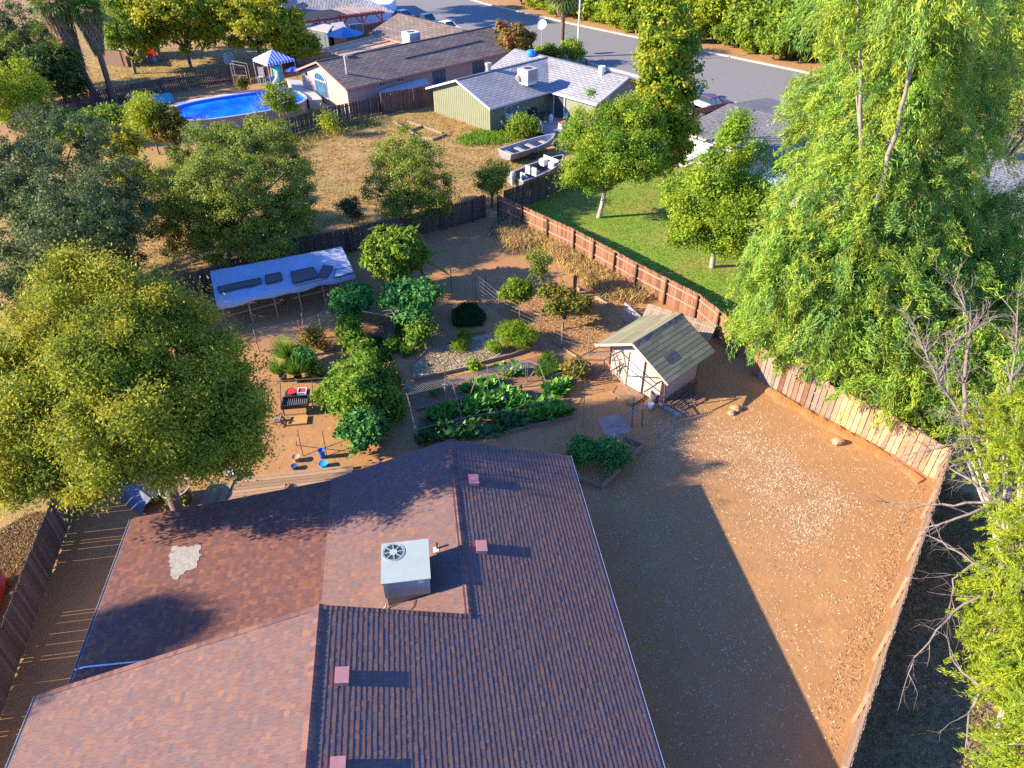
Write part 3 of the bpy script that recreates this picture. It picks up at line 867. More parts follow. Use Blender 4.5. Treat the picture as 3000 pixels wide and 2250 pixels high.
# ---------------------------------------------------------------- trees
SPEC = {
 # palette (natural leaf tones, mixed at random), leaf length, width, droop, clump radius, leaves per clump
 'ash':   dict(pal=[(0.368, 0.364, 0.025), (0.264, 0.303, 0.025), (0.138, 0.208, 0.021), (0.452, 0.374, 0.033)], l=0.125, w=0.046, droop=.35, cr=0.55, per=260, trans=.4),
 'ashgreen': dict(pal=[(0.269, 0.384, 0.029), (0.190, 0.307, 0.024), (0.119, 0.232, 0.020), (0.358, 0.406, 0.030)], l=0.16, w=0.065, droop=.3, cr=0.55, per=170, trans=.4),
 'oak':   dict(pal=[(0.123, 0.155, 0.050), (0.088, 0.126, 0.039), (0.161, 0.189, 0.050), (0.069, 0.099, 0.037)], l=0.11, w=0.06, droop=.1, cr=0.42, per=130, trans=.25),
 'oakolive': dict(pal=[(0.244, 0.289, 0.034), (0.170, 0.225, 0.033), (0.342, 0.361, 0.042), (0.129, 0.178, 0.032)], l=0.11, w=0.06, droop=.1, cr=0.42, per=130, trans=.3),
 'gum':   dict(pal=[(0.274, 0.421, 0.044), (0.356, 0.428, 0.044), (0.178, 0.336, 0.044), (0.136, 0.269, 0.066), (0.398, 0.421, 0.048)], l=0.26, w=0.032, droop=1.0, cr=0.6, per=150, spray=(2.2, .26, 1.1), trans=.35),
 'yellow': dict(pal=[(0.394, 0.372, 0.020), (0.307, 0.316, 0.017), (0.190, 0.230, 0.015), (0.482, 0.404, 0.024)], l=.34, w=.20, droop=.5, cr=.7, per=60, trans=.35),
 'gold':  dict(pal=[(0.277, 0.337, 0.020), (0.189, 0.281, 0.020), (0.387, 0.352, 0.023), (0.111, 0.211, 0.018)], l=.30, w=.11, droop=.5, cr=.5, per=75, trans=.35),
 'lime':  dict(pal=[(0.322, 0.386, 0.018), (0.419, 0.435, 0.023), (0.193, 0.274, 0.016)], l=.28, w=.09, droop=.4, cr=.7, per=90, trans=.35),
 'bush':  dict(pal=[(0.195, 0.298, 0.026), (0.256, 0.345, 0.030), (0.127, 0.214, 0.020), (0.307, 0.345, 0.035)], l=.26, w=.15, droop=.2, cr=.6, per=90, trans=.4),
 'dark':  dict(pal=[(0.042, 0.072, 0.017), (0.060, 0.096, 0.019), (0.090, 0.120, 0.021)], l=.28, w=.14, droop=.2, cr=.6, per=70, trans=.25),
 'red':   dict(pal=[(0.260, 0.117, 0.036), (0.338, 0.098, 0.057), (0.169, 0.150, 0.021), (0.260, 0.208, 0.023)], l=.2, w=.12, droop=.2, cr=.4, per=60, trans=.25),
 'rust':  dict(pal=[(0.260, 0.195, 0.026), (0.169, 0.182, 0.021), (0.286, 0.156, 0.031), (0.111, 0.156, 0.019)], l=.18, w=.1, droop=.2, cr=.35, per=60, trans=.25),
 'veg':   dict(pal=[(0.150, 0.278, 0.024), (0.212, 0.338, 0.024), (0.095, 0.194, 0.022), (0.277, 0.338, 0.044)], l=0.15, w=0.1, droop=.25, cr=.28, per=60, trans=.4),
 'deepveg': dict(pal=[(0.059, 0.205, 0.039), (0.081, 0.250, 0.042), (0.118, 0.286, 0.066)], l=0.18, w=0.14, droop=.2, cr=.3, per=50, trans=.3),
 'loquat': dict(pal=[(0.138, 0.235, 0.018), (0.212, 0.296, 0.020), (0.090, 0.164, 0.014), (0.260, 0.296, 0.030)], l=.30, w=.09, droop=.5, cr=.3, per=50, trans=.25),
 'citrus': dict(pal=[(0.200, 0.275, 0.016), (0.138, 0.213, 0.014), (0.250, 0.300, 0.020)], l=.15, w=.075, droop=.2, cr=.22, per=40, trans=.4),
 'fern':  dict(pal=[(0.192, 0.300, 0.014), (0.144, 0.252, 0.014), (0.240, 0.324, 0.019)], l=.16, w=.02, droop=.2, cr=.25, per=90, trans=.4),
 'spruce': dict(pal=[(0.286, 0.362, 0.022), (0.376, 0.407, 0.024), (0.179, 0.251, 0.026)], l=0.15, w=0.018, droop=.5, cr=0.36, per=120, spray=(2.6, .16, .35), trans=.35),
}
BARK = mat('bark_grey', (.22, .165, .12), (.13, .10, .08), 5, .95, .6, 30, stretch=(4, 4, 1))
BARKP = mat('bark_pale', (.46, .38, .31), (.27, .21, .17), 3, .9, .4, 30)

def crown_mesh(name, lobes, sp, n, seed, org, shell=.62, lsc=1.0, low=-.55):
    """lobes: (x, y, z, rx, rz) in metres; leaf clumps are spread through the outer part of every lobe"""
    S = SPEC[sp]; rng = np.random.default_rng(seed)
    lb = np.array(lobes, dtype=float)
    n = n * LEAFN; per = S['per']; nc = max(6, int(n / per))
    wgt = lb[:, 3] * (lb[:, 3] + lb[:, 4]); wgt /= wgt.sum()
    li = rng.choice(len(lb), nc * 3, p=wgt)
    d = rng.normal(size=(nc * 3, 3)); d /= np.linalg.norm(d, axis=1, keepdims=True)
    keep = d[:, 2] > low + rng.uniform(-.3, .2, nc * 3)
    li, d = li[keep][:nc], d[keep][:nc]
    nc = len(li)
    ph = rng.uniform(0, 6.28, (len(lb), 4))[li]
    bump = 1 + .22 * np.sin(d[:, 0] * 5 + ph[:, 0]) * np.sin(d[:, 1] * 5 + ph[:, 1]) + .14 * np.sin(d[:, 2] * 7 + d[:, 0] * 6 + ph[:, 2])
    rad = (shell + (1 - shell) * rng.uniform(0, 1, nc) ** .6) * bump
    sc = np.stack([lb[li, 3], lb[li, 3], lb[li, 4]], 1)
    cc = lb[li, :3] + d * sc * rad[:, None]
    cs = S['cr'] * rng.uniform(.55, 1.35, nc)
    k = rng.integers(int(per * .55), int(per * 1.45), nc)
    ci = np.repeat(np.arange(nc), k); m = len(ci)
    off = rng.normal(size=(m, 3)) * .55
    if S['droop'] > .8: off[:, 2] = off[:, 2] * 1.35 - .5 * np.hypot(off[:, 0], off[:, 1]); off[:, :2] *= .85
    else: off[:, 2] *= .75
    pos = cc[ci] + off * cs[ci][:, None]
    ax = None
    if 'spray' in S:                                   # leaves strung along drooping twigs
        sl_, sw_, dz = S['spray']
        ax = d * .9 + rng.normal(size=(nc, 3)) * .45; ax[:, 2] -= dz
        ax /= np.linalg.norm(ax, axis=1, keepdims=True)
        tw = rng.uniform(-.6, .6, m)
        pos = cc[ci] + ax[ci] * (tw * sl_ * cs[ci])[:, None] + rng.normal(size=(m, 3)) * (sw_ * cs[ci] * (1.1 - abs(tw)))[:, None]
        pos[:, 2] -= tw ** 2 * sl_ * cs[ci] * .25
    outw = d[ci] * .7 + off * .5
    nr = outw + rng.normal(size=(m, 3)) * .42; nr[:, 2] += .35
    nr /= np.linalg.norm(nr, axis=1, keepdims=True)
    dr = rng.normal(size=(m, 3)) + d[ci] * .7; dr[:, 2] -= S['droop'] * 1.6
    if S['droop'] > .8:
        a = rng.uniform(0, 6.28, nc)[ci]
        dr = np.stack([np.cos(a) * .5, np.sin(a) * .5, np.full(m, -1.0)], 1) + rng.normal(size=(m, 3)) * .38 + d[ci] * .35
    if ax is not None: dr = ax[ci] * 1.1 + rng.normal(size=(m, 3)) * .55
    pal = np.array(S['pal']); pc = rng.integers(0, len(pal), nc)[ci]; pl = rng.integers(0, len(pal), m)
    cols = pal[pc] * .6 + pal[pl] * .4
    cols = cols * rng.uniform(.78, 1.22, (m, 1)) * rng.uniform(.82, 1.18, (nc, 1))[ci]
    ln = S['l'] * lsc * rng.uniform(.6, 1.3, m); wd = S['w'] * LEAFW * lsc * rng.uniform(.7, 1.25, m)
    return leaves3(name, pos - np.array(org), dr, nr, ln, wd, cols, leaf_mat('leaf_' + sp, S['trans'])), cc

def limb(b, p, q, r0, r1, rr, n=6, wob=.08):
    p, q = Vector(p), Vector(q); ln = (q - p).length; k = max(2, int(ln / .7))
    pts, rs_ = [], []
    for i in range(k + 1):
        t = i / k
        x = p.lerp(q, t)
        x.z += math.sin(t * PI) * ln * .06
        if 0 < i < k: x += Vector((rr.uniform(-1, 1), rr.uniform(-1, 1), rr.uniform(-.6, .6))) * wob * min(ln, 2.4) * .35
        pts.append(x); rs_.append(r0 + (r1 - r0) * t)
    b.tube(pts, rs_, n)
    return pts

def tree(name, label, base, lobes, sp, n, seed, cat='tree', tr=.2, group=None, bark=None, shell=.62, lsc=1.0, fork=.35, twigs=True, low=-.55, cname='crown'):
    base = Vector((base[0], base[1], 0))
    root = thing(name, label, cat, base, group=group)
    rr = random.Random(seed)
    me, cc = crown_mesh(cname, lobes, sp, n, seed, base, shell, lsc, low)
    link(cname, me, root)
    b = MB(base)
    cx = sum(l[0] for l in lobes) / len(lobes); cy = sum(l[1] for l in lobes) / len(lobes); cz = sum(l[2] for l in lobes) / len(lobes)
    zf = max(.25, min(cz * fork, cz - .3)); f = base.lerp(Vector((cx, cy, 0)), .3); f.z = zf
    b.tube([base - Vector((0, 0, .1)), base + Vector((0, 0, .12)), base.lerp(f, .5) + Vector((rr.uniform(-.04, .04), 0, 0)), f], [tr * 1.45, tr * 1.1, tr * .95, tr * .85], 9)
    for l in lobes:
        c = Vector(l[:3]) + Vector((0, 0, l[4] * .1))
        pts = limb(b, f, c, tr * .55, tr * .16, rr)
        if twigs:
            sub = cc[rr.randrange(len(cc))::max(1, len(cc) // 26)]
            for s in sub:
                s = Vector(s)
                if (s - Vector(l[:3])).length < max(l[3], l[4]) * 1.1:
                    limb(b, pts[len(pts) // 2 + rr.randrange(len(pts) // 2)], s, tr * .16, .012, rr, 4)
    b.build('trunk', bark or BARK, root, True)
    return root

def auto_lobes(c, r, rz, k, seed):
    """k lobes spread round the centre c so that the crown has an uneven outline"""
    rr = random.Random(seed); o = [(c[0], c[1], c[2], r * .64, rz * .7)]
    k = int(k * 1.6)
    for i in range(k):
        t = i * 2.4 + rr.uniform(-.4, .4); z = rr.uniform(-.55, .75)
        q = math.sqrt(max(.1, 1 - z * z)) * r * rr.uniform(.55, .75)
        o.append((c[0] + q * math.cos(t), c[1] + q * math.sin(t), c[2] + z * rz * .62, r * rr.uniform(.24, .48), rz * rr.uniform(.24, .46)))
    return o

def ptree(name, label, cx, cy, zc, r, rz, sp, n, seed, k=6, base=None, **kw):
    """crown centre given where the photo shows it; the trunk stands below unless its foot is seen"""
    c = W(cx, cy, zc)
    b = W(*base) if base else Vector((c.x, c.y, 0))
    return tree(name, label, b, auto_lobes(c, r, rz, k, seed), sp, n, seed, **kw)

# ---- the large trees of the photo
def pl(px, py, z, r, rz=None):
    c = W(px, py, z); return (c.x, c.y, c.z, r, rz or r * .8)
tree('ash_tree', 'large golden green tree growing at the left back corner of the brown house', HU(-10.55, 21.2),
     [pl(165, 700, 8.2, 1.6), pl(310, 690, 8.2, 1.4), pl(80, 790, 7.6, 1.7), pl(235, 800, 8.0, 1.8), pl(395, 790, 7.2, 1.6), pl(120, 900, 6.6, 1.9), pl(300, 900, 7.2, 1.9), pl(455, 855, 6.2, 1.5), pl(450, 930, 5.8, 1.5), pl(60, 1000, 5.2, 1.2), pl(190, 1010, 5.5, 1.2), pl(340, 1000, 5.3, 1.1), pl(475, 965, 5.3, 1.1), pl(0, 880, 6.2, 1.5),
      pl(130, 630, 8.8, .65, 1.0), pl(165, 590, 9.4, .42, .9), pl(235, 612, 9.2, .5, 1.0), pl(300, 628, 9.0, .5, 1.0), pl(350, 650, 8.4, .5, .9), pl(430, 715, 7.4, .8, 1.0), pl(60, 690, 8.2, .8, 1.0), pl(400, 690, 8.0, .5, .9), pl(510, 805, 6.2, .8), pl(530, 870, 5.6, .8), pl(540, 930, 5.5, .6), pl(120, 1060, 4.7, .7), pl(20, 1050, 4.9, .75), pl(240, 720, 8.4, 1.2), pl(485, 755, 7.0, .6, .9), pl(20, 770, 7.4, .9), pl(530, 985, 4.7, .5)],
     'ash', 170000, 21, tr=.26, bark=BARK, fork=.42, lsc=1.0, shell=.66, low=-.75)
tree('oak_tree', 'broad dark grey green oak at the left edge of the photo', W(120, 600), [pl(50, 330, 6.4, 2.6), pl(160, 310, 6.8, 2.4), pl(245, 390, 5.6, 2.1), pl(110, 410, 6.4, 2.8), pl(20, 470, 5.2, 2.6), pl(185, 480, 5.4, 2.6), pl(100, 540, 4.6, 2.5), pl(225, 540, 4.2, 2.1), pl(30, 590, 3.4, 2.2), pl(165, 600, 3.6, 2.2), pl(255, 590, 2.6, 1.4), pl(-60, 400, 6, 2.6), pl(95, 640, 2.8, 1.8), pl(150, 500, 7.0, 2.2), pl(205, 470, 6.4, 2.0), pl(137, 470, 6.3, 2.2), pl(180, 525, 5.2, 2.1), pl(215, 560, 4.4, 1.9), pl(262, 450, 5.5, 1.8), pl(250, 505, 4.8, 1.6), pl(280, 420, 5.2, 1.2), pl(215, 330, 5.6, 1.4), pl(70, 270, 6.6, 1.4)], 'oak', 105000, 22, lsc=1.15, low=-.8)
tree('oak_tree', 'round dark oak standing behind the tarp shelter', W(492, 562), [pl(430, 330, 6.2, 1.9), pl(540, 325, 6.2, 1.9), pl(480, 300, 6.6, 1.3), pl(380, 410, 5.0, 1.9), pl(480, 400, 5.6, 2.4), pl(595, 395, 5.0, 2.0), pl(635, 450, 3.8, 1.6), pl(420, 470, 3.8, 2.0), pl(530, 470, 3.8, 2.3), pl(365, 475, 3.0, 1.5), pl(470, 520, 2.4, 1.6), pl(575, 520, 2.6, 1.8), pl(640, 490, 2.2, 1.1), pl(400, 530, 1.9, 1.1), pl(440, 285, 6.0, 1.1), pl(590, 300, 6.2, 1.3), pl(560, 275, 6.4, .9), pl(640, 360, 4.8, 1.0)], 'oakolive', 85000, 23, lsc=1.05, low=-.8)
tree('oak_tree', 'smaller oak in the middle of the dry field with a see-through crown', W(885, 482), [pl(885, 305, 5.3, 1.2), pl(850, 345, 4.3, 1.4), pl(920, 345, 4.4, 1.3), pl(880, 390, 3.6, 1.8), pl(945, 405, 3.0, 1.3), pl(825, 405, 2.8, 1.2), pl(890, 445, 1.9, 1.5), pl(945, 450, 1.5, 1.0), pl(840, 455, 1.4, 1.0)], 'oakolive', 26000, 24, low=-.8, tr=.13)
ptree('oak_tree', 'small oak beside the fence below the two boats', 1066, 385, 2.3, 1.35, 1.7, 'oakolive', 6000, 25, 5, base=(1062, 447), tr=.1, low=-.8)
ptree('oak_shrub', 'little blue green shrub against the back fence', 757, 455, 1.1, .95, 1.2, 'oak', 2600, 26, 4, tr=.05, cat='shrub')
ptree('lawn_tree', 'round green shade tree on the lawn nearest the boats', 1320, 310, 5.4, 3.9, 4.4, 'ashgreen', 52000, 27, 9, base=(1294, 470), tr=.17, bark=BARKP, low=-.9)
tree('lawn_tree', 'shade tree on the lawn in front of the white walled house', W(1538, 577),
     [pl(1588, 275, 8.9, .75, 1.0), pl(1585, 320, 7.8, 1.0, 1.3), pl(1545, 380, 6.4, 1.6, 1.5), pl(1625, 385, 6.0, 1.4, 1.6), pl(1490, 420, 5.0, 1.5), pl(1560, 450, 4.6, 2.1), pl(1630, 460, 4.6, 1.6), pl(1490, 490, 3.4, 1.3), pl(1570, 510, 2.9, 1.3)],
     'ashgreen', 46000, 28, tr=.17, bark=BARKP, low=-.9)
tree('tall_tree', 'tall narrow yellow green tree rising behind the lawn tree', W(1425, 345),
     [pl(1440, 40, 12.5, 1.5, 2.0), pl(1425, 110, 10.6, 1.9, 2.0), pl(1455, 120, 10.0, 1.7, 2.2), pl(1440, 190, 8.2, 2.0, 2.0), pl(1420, 250, 6.0, 2.0, 2.0), pl(1455, 250, 6.2, 1.9, 2.0), pl(1440, 310, 4.0, 1.9, 1.8)],
     'gold', 26000, 29, tr=.2, low=-.9)
gum_lobes = []
rg = random.Random(77)
for (px, py, z, r) in ((2010, 60, 16.5, 2.3), (1900, 90, 15.5, 2.1), (2110, 60, 15.5, 2.2), (1960, 180, 14.5, 2.3), (1830, 200, 13.0, 2.0), (2070, 190, 13.5, 2.3), (1900, 300, 12.0, 2.4), (1780, 310, 10.5, 1.8), (2020, 320, 11.5, 2.2), (1830, 410, 10.2, 2.2), (1960, 420, 9.8, 2.2), (1730, 420, 8.8, 1.6), (1740, 520, 8.0, 1.9), (1860, 520, 8.2, 2.2), (1980, 520, 8.0, 1.9), (1700, 610, 6.6, 1.8), (1800, 620, 6.6, 2.0), (1920, 620, 6.6, 1.9), (1680, 690, 5.0, 1.4), (1760, 720, 4.8, 1.6), (1860, 740, 4.6, 1.5), (1870, 840, 3.0, 1.1), (1930, 860, 2.8, 1.0), (1800, 0, 16.5, 1.4), (2150, 150, 13.5, 1.8), (1640, 620, 5.4, 1.3), (1620, 690, 4.0, 1.1), (1690, 500, 7.4, 1.3), (2060, 430, 9.0, 1.6), (2040, 620, 6.2, 1.6), (1980, 700, 4.8, 1.6), (1850, 0, 17.5, 2), (2000, 0, 18, 2.2), (2110, 280, 11.5, 1.6), (1760, 220, 12, 1.5), (1660, 560, 6.8, 1.3), (1790, 690, 5.4, 1.5), (1900, 700, 5.2, 1.6), (1960, 800, 3.8, 1.4), (1830, 780, 4.0, 1.2), (1700, 760, 3.4, 1.0)):
    gum_lobes.append(pl(px, py, z, r, r * .95))
tree('gum_tree', 'huge bright green gum tree with hanging leaves towering over the right fence', W(1797, 822), gum_lobes, 'gum', 200000, 30, tr=.27, bark=mat('bark_gum', (.34, .27, .22), (.20, .155, .12), 3, .9, .4, 30), fork=.5, shell=.35, low=-.9)
tree('gum_tree', 'smaller gum with yellow green hanging leaves at the right edge below the grey roof', W(2200, 690),
     [pl(2120, 490, 7.2, 2.0), pl(2190, 460, 8.0, 1.7), pl(2060, 560, 6.2, 1.6), pl(2150, 580, 6.0, 1.8), pl(2210, 560, 6.4, 1.6), pl(2060, 660, 4.6, 1.5), pl(2130, 680, 4.6, 1.6), pl(2200, 660, 5.2, 1.6), pl(2030, 510, 7, 1.4), pl(2100, 740, 3.4, 1.3)], 'gum', 46000, 31, tr=.16, bark=BARKP, low=-.9)
fl = []
rg2 = random.Random(12)
for (px, py, z) in ((2100, 890, 4.6), (2075, 925, 4.2), (2065, 960, 3.9), (2075, 1000, 3.7), (2105, 1045, 4.0), (2130, 1100, 4.4), (2145, 1140, 4.4), (2130, 1180, 4.2), (2110, 1215, 4.0), (2085, 1250, 3.7), (2072, 1295, 3.6), (2080, 1340, 3.6), (2080, 1390, 3.6), (2105, 1420, 3.8), (2092, 1470, 3.6), (2150, 1510, 4.2), (2150, 1560, 4.2), (2135, 1600, 4.0), (2130, 1650, 4.0), (2140, 870, 5.0)):
    fl.append(pl(px + 14, py, z, rg2.uniform(.30, .45), .32))
    fl.append(pl(px + 48, py + rg2.uniform(-15, 15), z + .6, rg2.uniform(.4, .6), .42))
    fl.append(pl(px + 95, py + rg2.uniform(-25, 15), z + 1.2, rg2.uniform(.55, .85), .6))
    if rg2.random() < .7: fl.append(pl(px + 140, py + rg2.uniform(-20, 20), z + 1.8, rg2.uniform(.6, .95), .7))
tree('feathery_tree', 'bright green feathery tree overhanging the side yard at the lower right', HU(20.2, 13), fl, 'spruce', 60000, 32, tr=.2, bark=BARKP, low=-.9, shell=.3)
ptree('understory_shrub', 'green leafy shrub behind the pale fence under the gum tree', 1845, 800, 1.5, 1.2, 1.3, 'gum', 4500, 33, 4, tr=.06, cat='shrub', lsc=.7)
ptree('understory_shrub', 'yellowing shrub behind the pale fence near its far right end', 1990, 905, 1.2, 1.3, 1.1, 'lime', 4500, 34, 5, tr=.05, cat='shrub', lsc=.6)
ptree('understory_shrub', 'dark leafed shrub in the shade behind the middle of the pale fence', 1810, 790, 1.1, 1.0, 1.0, 'dark', 2500, 35, 4, tr=.05, cat='shrub', lsc=.7)
ptree('climbing_shrub', 'yellow green climber spilling over the fence corner behind the shed', 1625, 705, 1.9, .95, .8, 'lime', 3500, 36, 4, tr=.05, cat='shrub', lsc=.6)

tree('gum_tree', 'low spreading gum behind the bare twigs beyond the pale fence end', W(2150, 900),
     [pl(2010, 740, 4.6, 1.5), pl(2090, 780, 4.6, 1.5), pl(2170, 790, 5.0, 1.5), pl(2050, 850, 3.0, 1.2), pl(2130, 870, 3.2, 1.3), pl(2200, 860, 3.6, 1.3), pl(1985, 830, 3.0, 1.0), pl(2060, 910, 2.0, .8)], 'gum', 34000, 37, tr=.14, bark=BARK, low=-.9)
# leafless branches over the right fence
def dead_tree(label, base, limbs, seed, tw, r0=.09):
    root = thing('bare_tree', label, 'tree', base)
    rr = random.Random(seed)
    b = MB(base); tb = MB(base)
    def grow(p, d, ln, r, dep):
        pts = [Vector(p)]; dd = d.normalized(); k = 5
        for i in range(k):
            dd = (dd + Vector((rr.uniform(-1, 1), rr.uniform(-1, 1), rr.uniform(-.8, .5))) * .16).normalized()
            pts.append(pts[-1] + dd * (ln / k))
        tb.tube(pts, [r * (1 - .75 * i / k) for i in range(k + 1)], 4)
        if dep:
            for _ in range(rr.randint(1, 3)):
                j = rr.randint(1, k)
                nd = (dd + Vector((rr.uniform(-1, 1), rr.uniform(-1, 1), rr.uniform(-.7, .7))) * .9)
                grow(pts[j], nd, ln * rr.uniform(.45, .75), r * .55, dep - 1)
    for pts in limbs:
        P = [W(*q) if len(q) == 3 else Vector(q[:3]) for q in pts]
        n = len(P)
        fine = []
        for i in range(n - 1):
            for t in (0, .33, .66): 
                q = P[i].lerp(P[i + 1], t); fine.append(q + Vector((rr.uniform(-.05, .05), rr.uniform(-.05, .05), rr.uniform(-.05, .05))))
        fine.append(P[-1]); m = len(fine)
        b.tube(fine, [r0 * (1 - .82 * i / m) for i in range(m)], 6)
        for i in range(2, m):
            for _ in range(tw):
                if rr.random() < .6:
                    d = (fine[i] - fine[i - 1]).normalized() + Vector((rr.uniform(-1, 1), rr.uniform(-1, 1), rr.uniform(-.5, .9))) * .9
                    grow(fine[i], d, rr.uniform(.5, 1.5), r0 * .26, 2)
    b.build('trunk', mat('bark_dead', (.24, .19, .155), (.15, .115, .095), 4, .95, .5, 30), root, True)
    tb.build('twigs', mat('twig_grey', (.22, .17, .145), (.15, .115, .10), 6, .9), root)['kind'] = 'stuff'
    return root
dead_tree('pale leafless tree with tangled bare twigs above the right fence end', W(2130, 1010), [
    [(2215, 1010, .3), (2212, 1000, 2.4), (2150, 975, 3.4), (2080, 905, 4.4), (2030, 830, 5.2), (2000, 760, 5.8), (1972, 690, 6.2)],
    [(2080, 905, 4.4), (2085, 800, 5.4), (2100, 700, 6.4), (2060, 620, 7.2)],
    [(2150, 975, 3.4), (2120, 930, 4.2), (2060, 960, 4.0), (1985, 975, 3.6)],
    [(2030, 830, 5.2), (2060, 740, 6.0), (2130, 690, 6.8)],
    [(2212, 1000, 2.4), (2170, 900, 4.6), (2190, 780, 6.0), (2200, 640, 7.4)]], 5, 6, .095)
dead_tree('bare grey branches reaching left over the long fence at the lower right', W(2140, 1180), [
    [(2230, 1130, .2), (2225, 1110, 3.5), (2150, 1085, 4.2), (2060, 1090, 3.6), (1985, 1090, 3.0), (1915, 1085, 2.7)],
    [(2225, 1110, 3.5), (2120, 1100, 3.9), (2040, 1130, 3.3), (2000, 1140, 2.9)],
    [(2150, 1085, 4.2), (2100, 1040, 4.2), (2050, 1010, 4.0)]], 6, 2, .075)
dead_tree('bare drooping branches below the feathery tree near the photo corner', W(2200, 1330), [
    [(2240, 1300, .2), (2235, 1290, 4.6), (2150, 1240, 4.4), (2080, 1200, 3.9), (2035, 1170, 3.5), (1990, 1150, 3.2)],
    [(2235, 1290, 4.6), (2110, 1290, 4.2), (2040, 1340, 3.6), (1985, 1410, 3.1), (1962, 1455, 2.8)],
    [(2150, 1240, 4.4), (2100, 1220, 4.0), (2060, 1250, 3.6), (2050, 1320, 3.0)],
    [(2235, 1430, 4.6), (2120, 1490, 4.2), (2060, 1430, 3.8), (2050, 1380, 3.6)],
    [(2120, 1490, 4.2), (2090, 1540, 3.4), (2085, 1620, 2.6)]], 7, 1, .055)

# ---- further back
ptree('yellow_tree', 'wide yellow leaved tree behind the pool fence, left one of the pair', 385, 40, 5.4, 6.2, 4.6, 'yellow', 16000, 40, 9, low=-.9)
ptree('yellow_tree', 'wide yellow leaved tree behind the pool fence, nearer the red pergola', 545, 45, 5.0, 6.0, 4.6, 'yellow', 16000, 41, 9, low=-.9)
ptree('yellow_tree', 'small yellow green tree behind the striped canopy', 640, 90, 2.8, 3.0, 2.3, 'yellow', 5000, 42, 6, base=(640, 128), lsc=.8)
ptree('green_tree', 'green tree standing behind the fan palms at the top of the photo', 285, 20, 5.5, 4.6, 5.0, 'gold', 8000, 43, 6, lsc=1.3, low=-.9)
ptree('dark_tree', 'tall dark grey green tree in the upper left corner', 20, 70, 6.0, 5.0, 6.0, 'oak', 16000, 44, 8, lsc=1.5, low=-.9)
ptree('dark_tree', 'dark thicket tree behind the trunks of the fan palms', 120, 165, 3.6, 3.2, 3.4, 'dark', 7000, 45, 6, lsc=.9, low=-.9)
ptree('lime_tree', 'bright lime green tree on the left edge above the dark oak', 25, 205, 4.0, 3.0, 3.4, 'lime', 11000, 46, 6, low=-.9, lsc=.8)
ptree('shrub', 'olive green bush below the two fan palm trunks', 220, 262, 1.8, 2.0, 1.7, 'bush', 6000, 47, 6, tr=.06, cat='shrub', lsc=.8)
ptree('shrub', 'bright green bushy tree left of the pool', 322, 262, 2.9, 1.6, 3.0, 'lime', 7500, 48, 5, tr=.08, cat='shrub', lsc=.7)
ptree('shrub', 'rust coloured bush beside the left end of the pool', 365, 272, 2.5, 1.8, 2.5, 'rust', 7000, 49, 5, tr=.08, cat='shrub')
ptree('sapling', 'young tree with big yellow leaves beside the white canopy', 268, 310, 2.8, 1.3, 2.2, 'yellow', 1500, 50, 5, tr=.06, low=-.9, lsc=.8)
ptree('sapling', 'low yellow leaved sapling under the white canopy', 285, 375, 1.2, 1.3, 1.0, 'yellow', 1200, 51, 5, tr=.05, lsc=.8)
ptree('sapling', 'small golden tree with two pale stems beside the pool wall', 606, 215, 2.7, 1.6, 1.8, 'gold', 3600, 52, 6, base=(606, 277), tr=.07, bark=BARKP, low=-.9, lsc=.65)
ptree('sapling', 'bright green weedy sapling beside the slumping fence', 712, 268, 1.1, .7, 1.1, 'lime', 800, 53, 4, tr=.04, lsc=.8)
ptree('crepe_myrtle', 'reddish pink flowering tree between the two roofs near the street', 1108, 92, 3.0, 3.0, 2.6, 'red', 9000, 54, 7, lsc=1.3, low=-.9)
ptree('shrub', 'yellow green shrub under the red flowering tree', 1070, 122, 1.6, 1.8, 1.6, 'rust', 3500, 55, 5, tr=.05, cat='shrub', lsc=1.2)
ptree('shrub', 'round clipped shrub near the satellite dish', 1184, 112, 1.0, 1.5, 1.0, 'bush', 2200, 56, 4, tr=.05, cat='shrub')
ptree('shrub', 'small green shrub at the foot of the street light pole', 1237, 112, 1.4, 1.3, 1.7, 'bush', 2600, 57, 4, tr=.05, cat='shrub')
ptree('shrub', 'leafy green bush by the wall of the green house', 1130, 270, 1.1, 1.25, 1.1, 'bush', 4200, 58, 5, tr=.05, cat='shrub', lsc=.7)
ptree('right_tree', 'dark green tree behind the gum at the right edge', 2190, 270, 6.0, 4.2, 5.0, 'oakolive', 15000, 59, 7, lsc=1.2, low=-.9)
ptree('right_tree', 'green tree at the right edge above the far grey roof', 2150, 215, 5.0, 4.0, 5.0, 'gum', 12000, 60, 7, low=-.9)

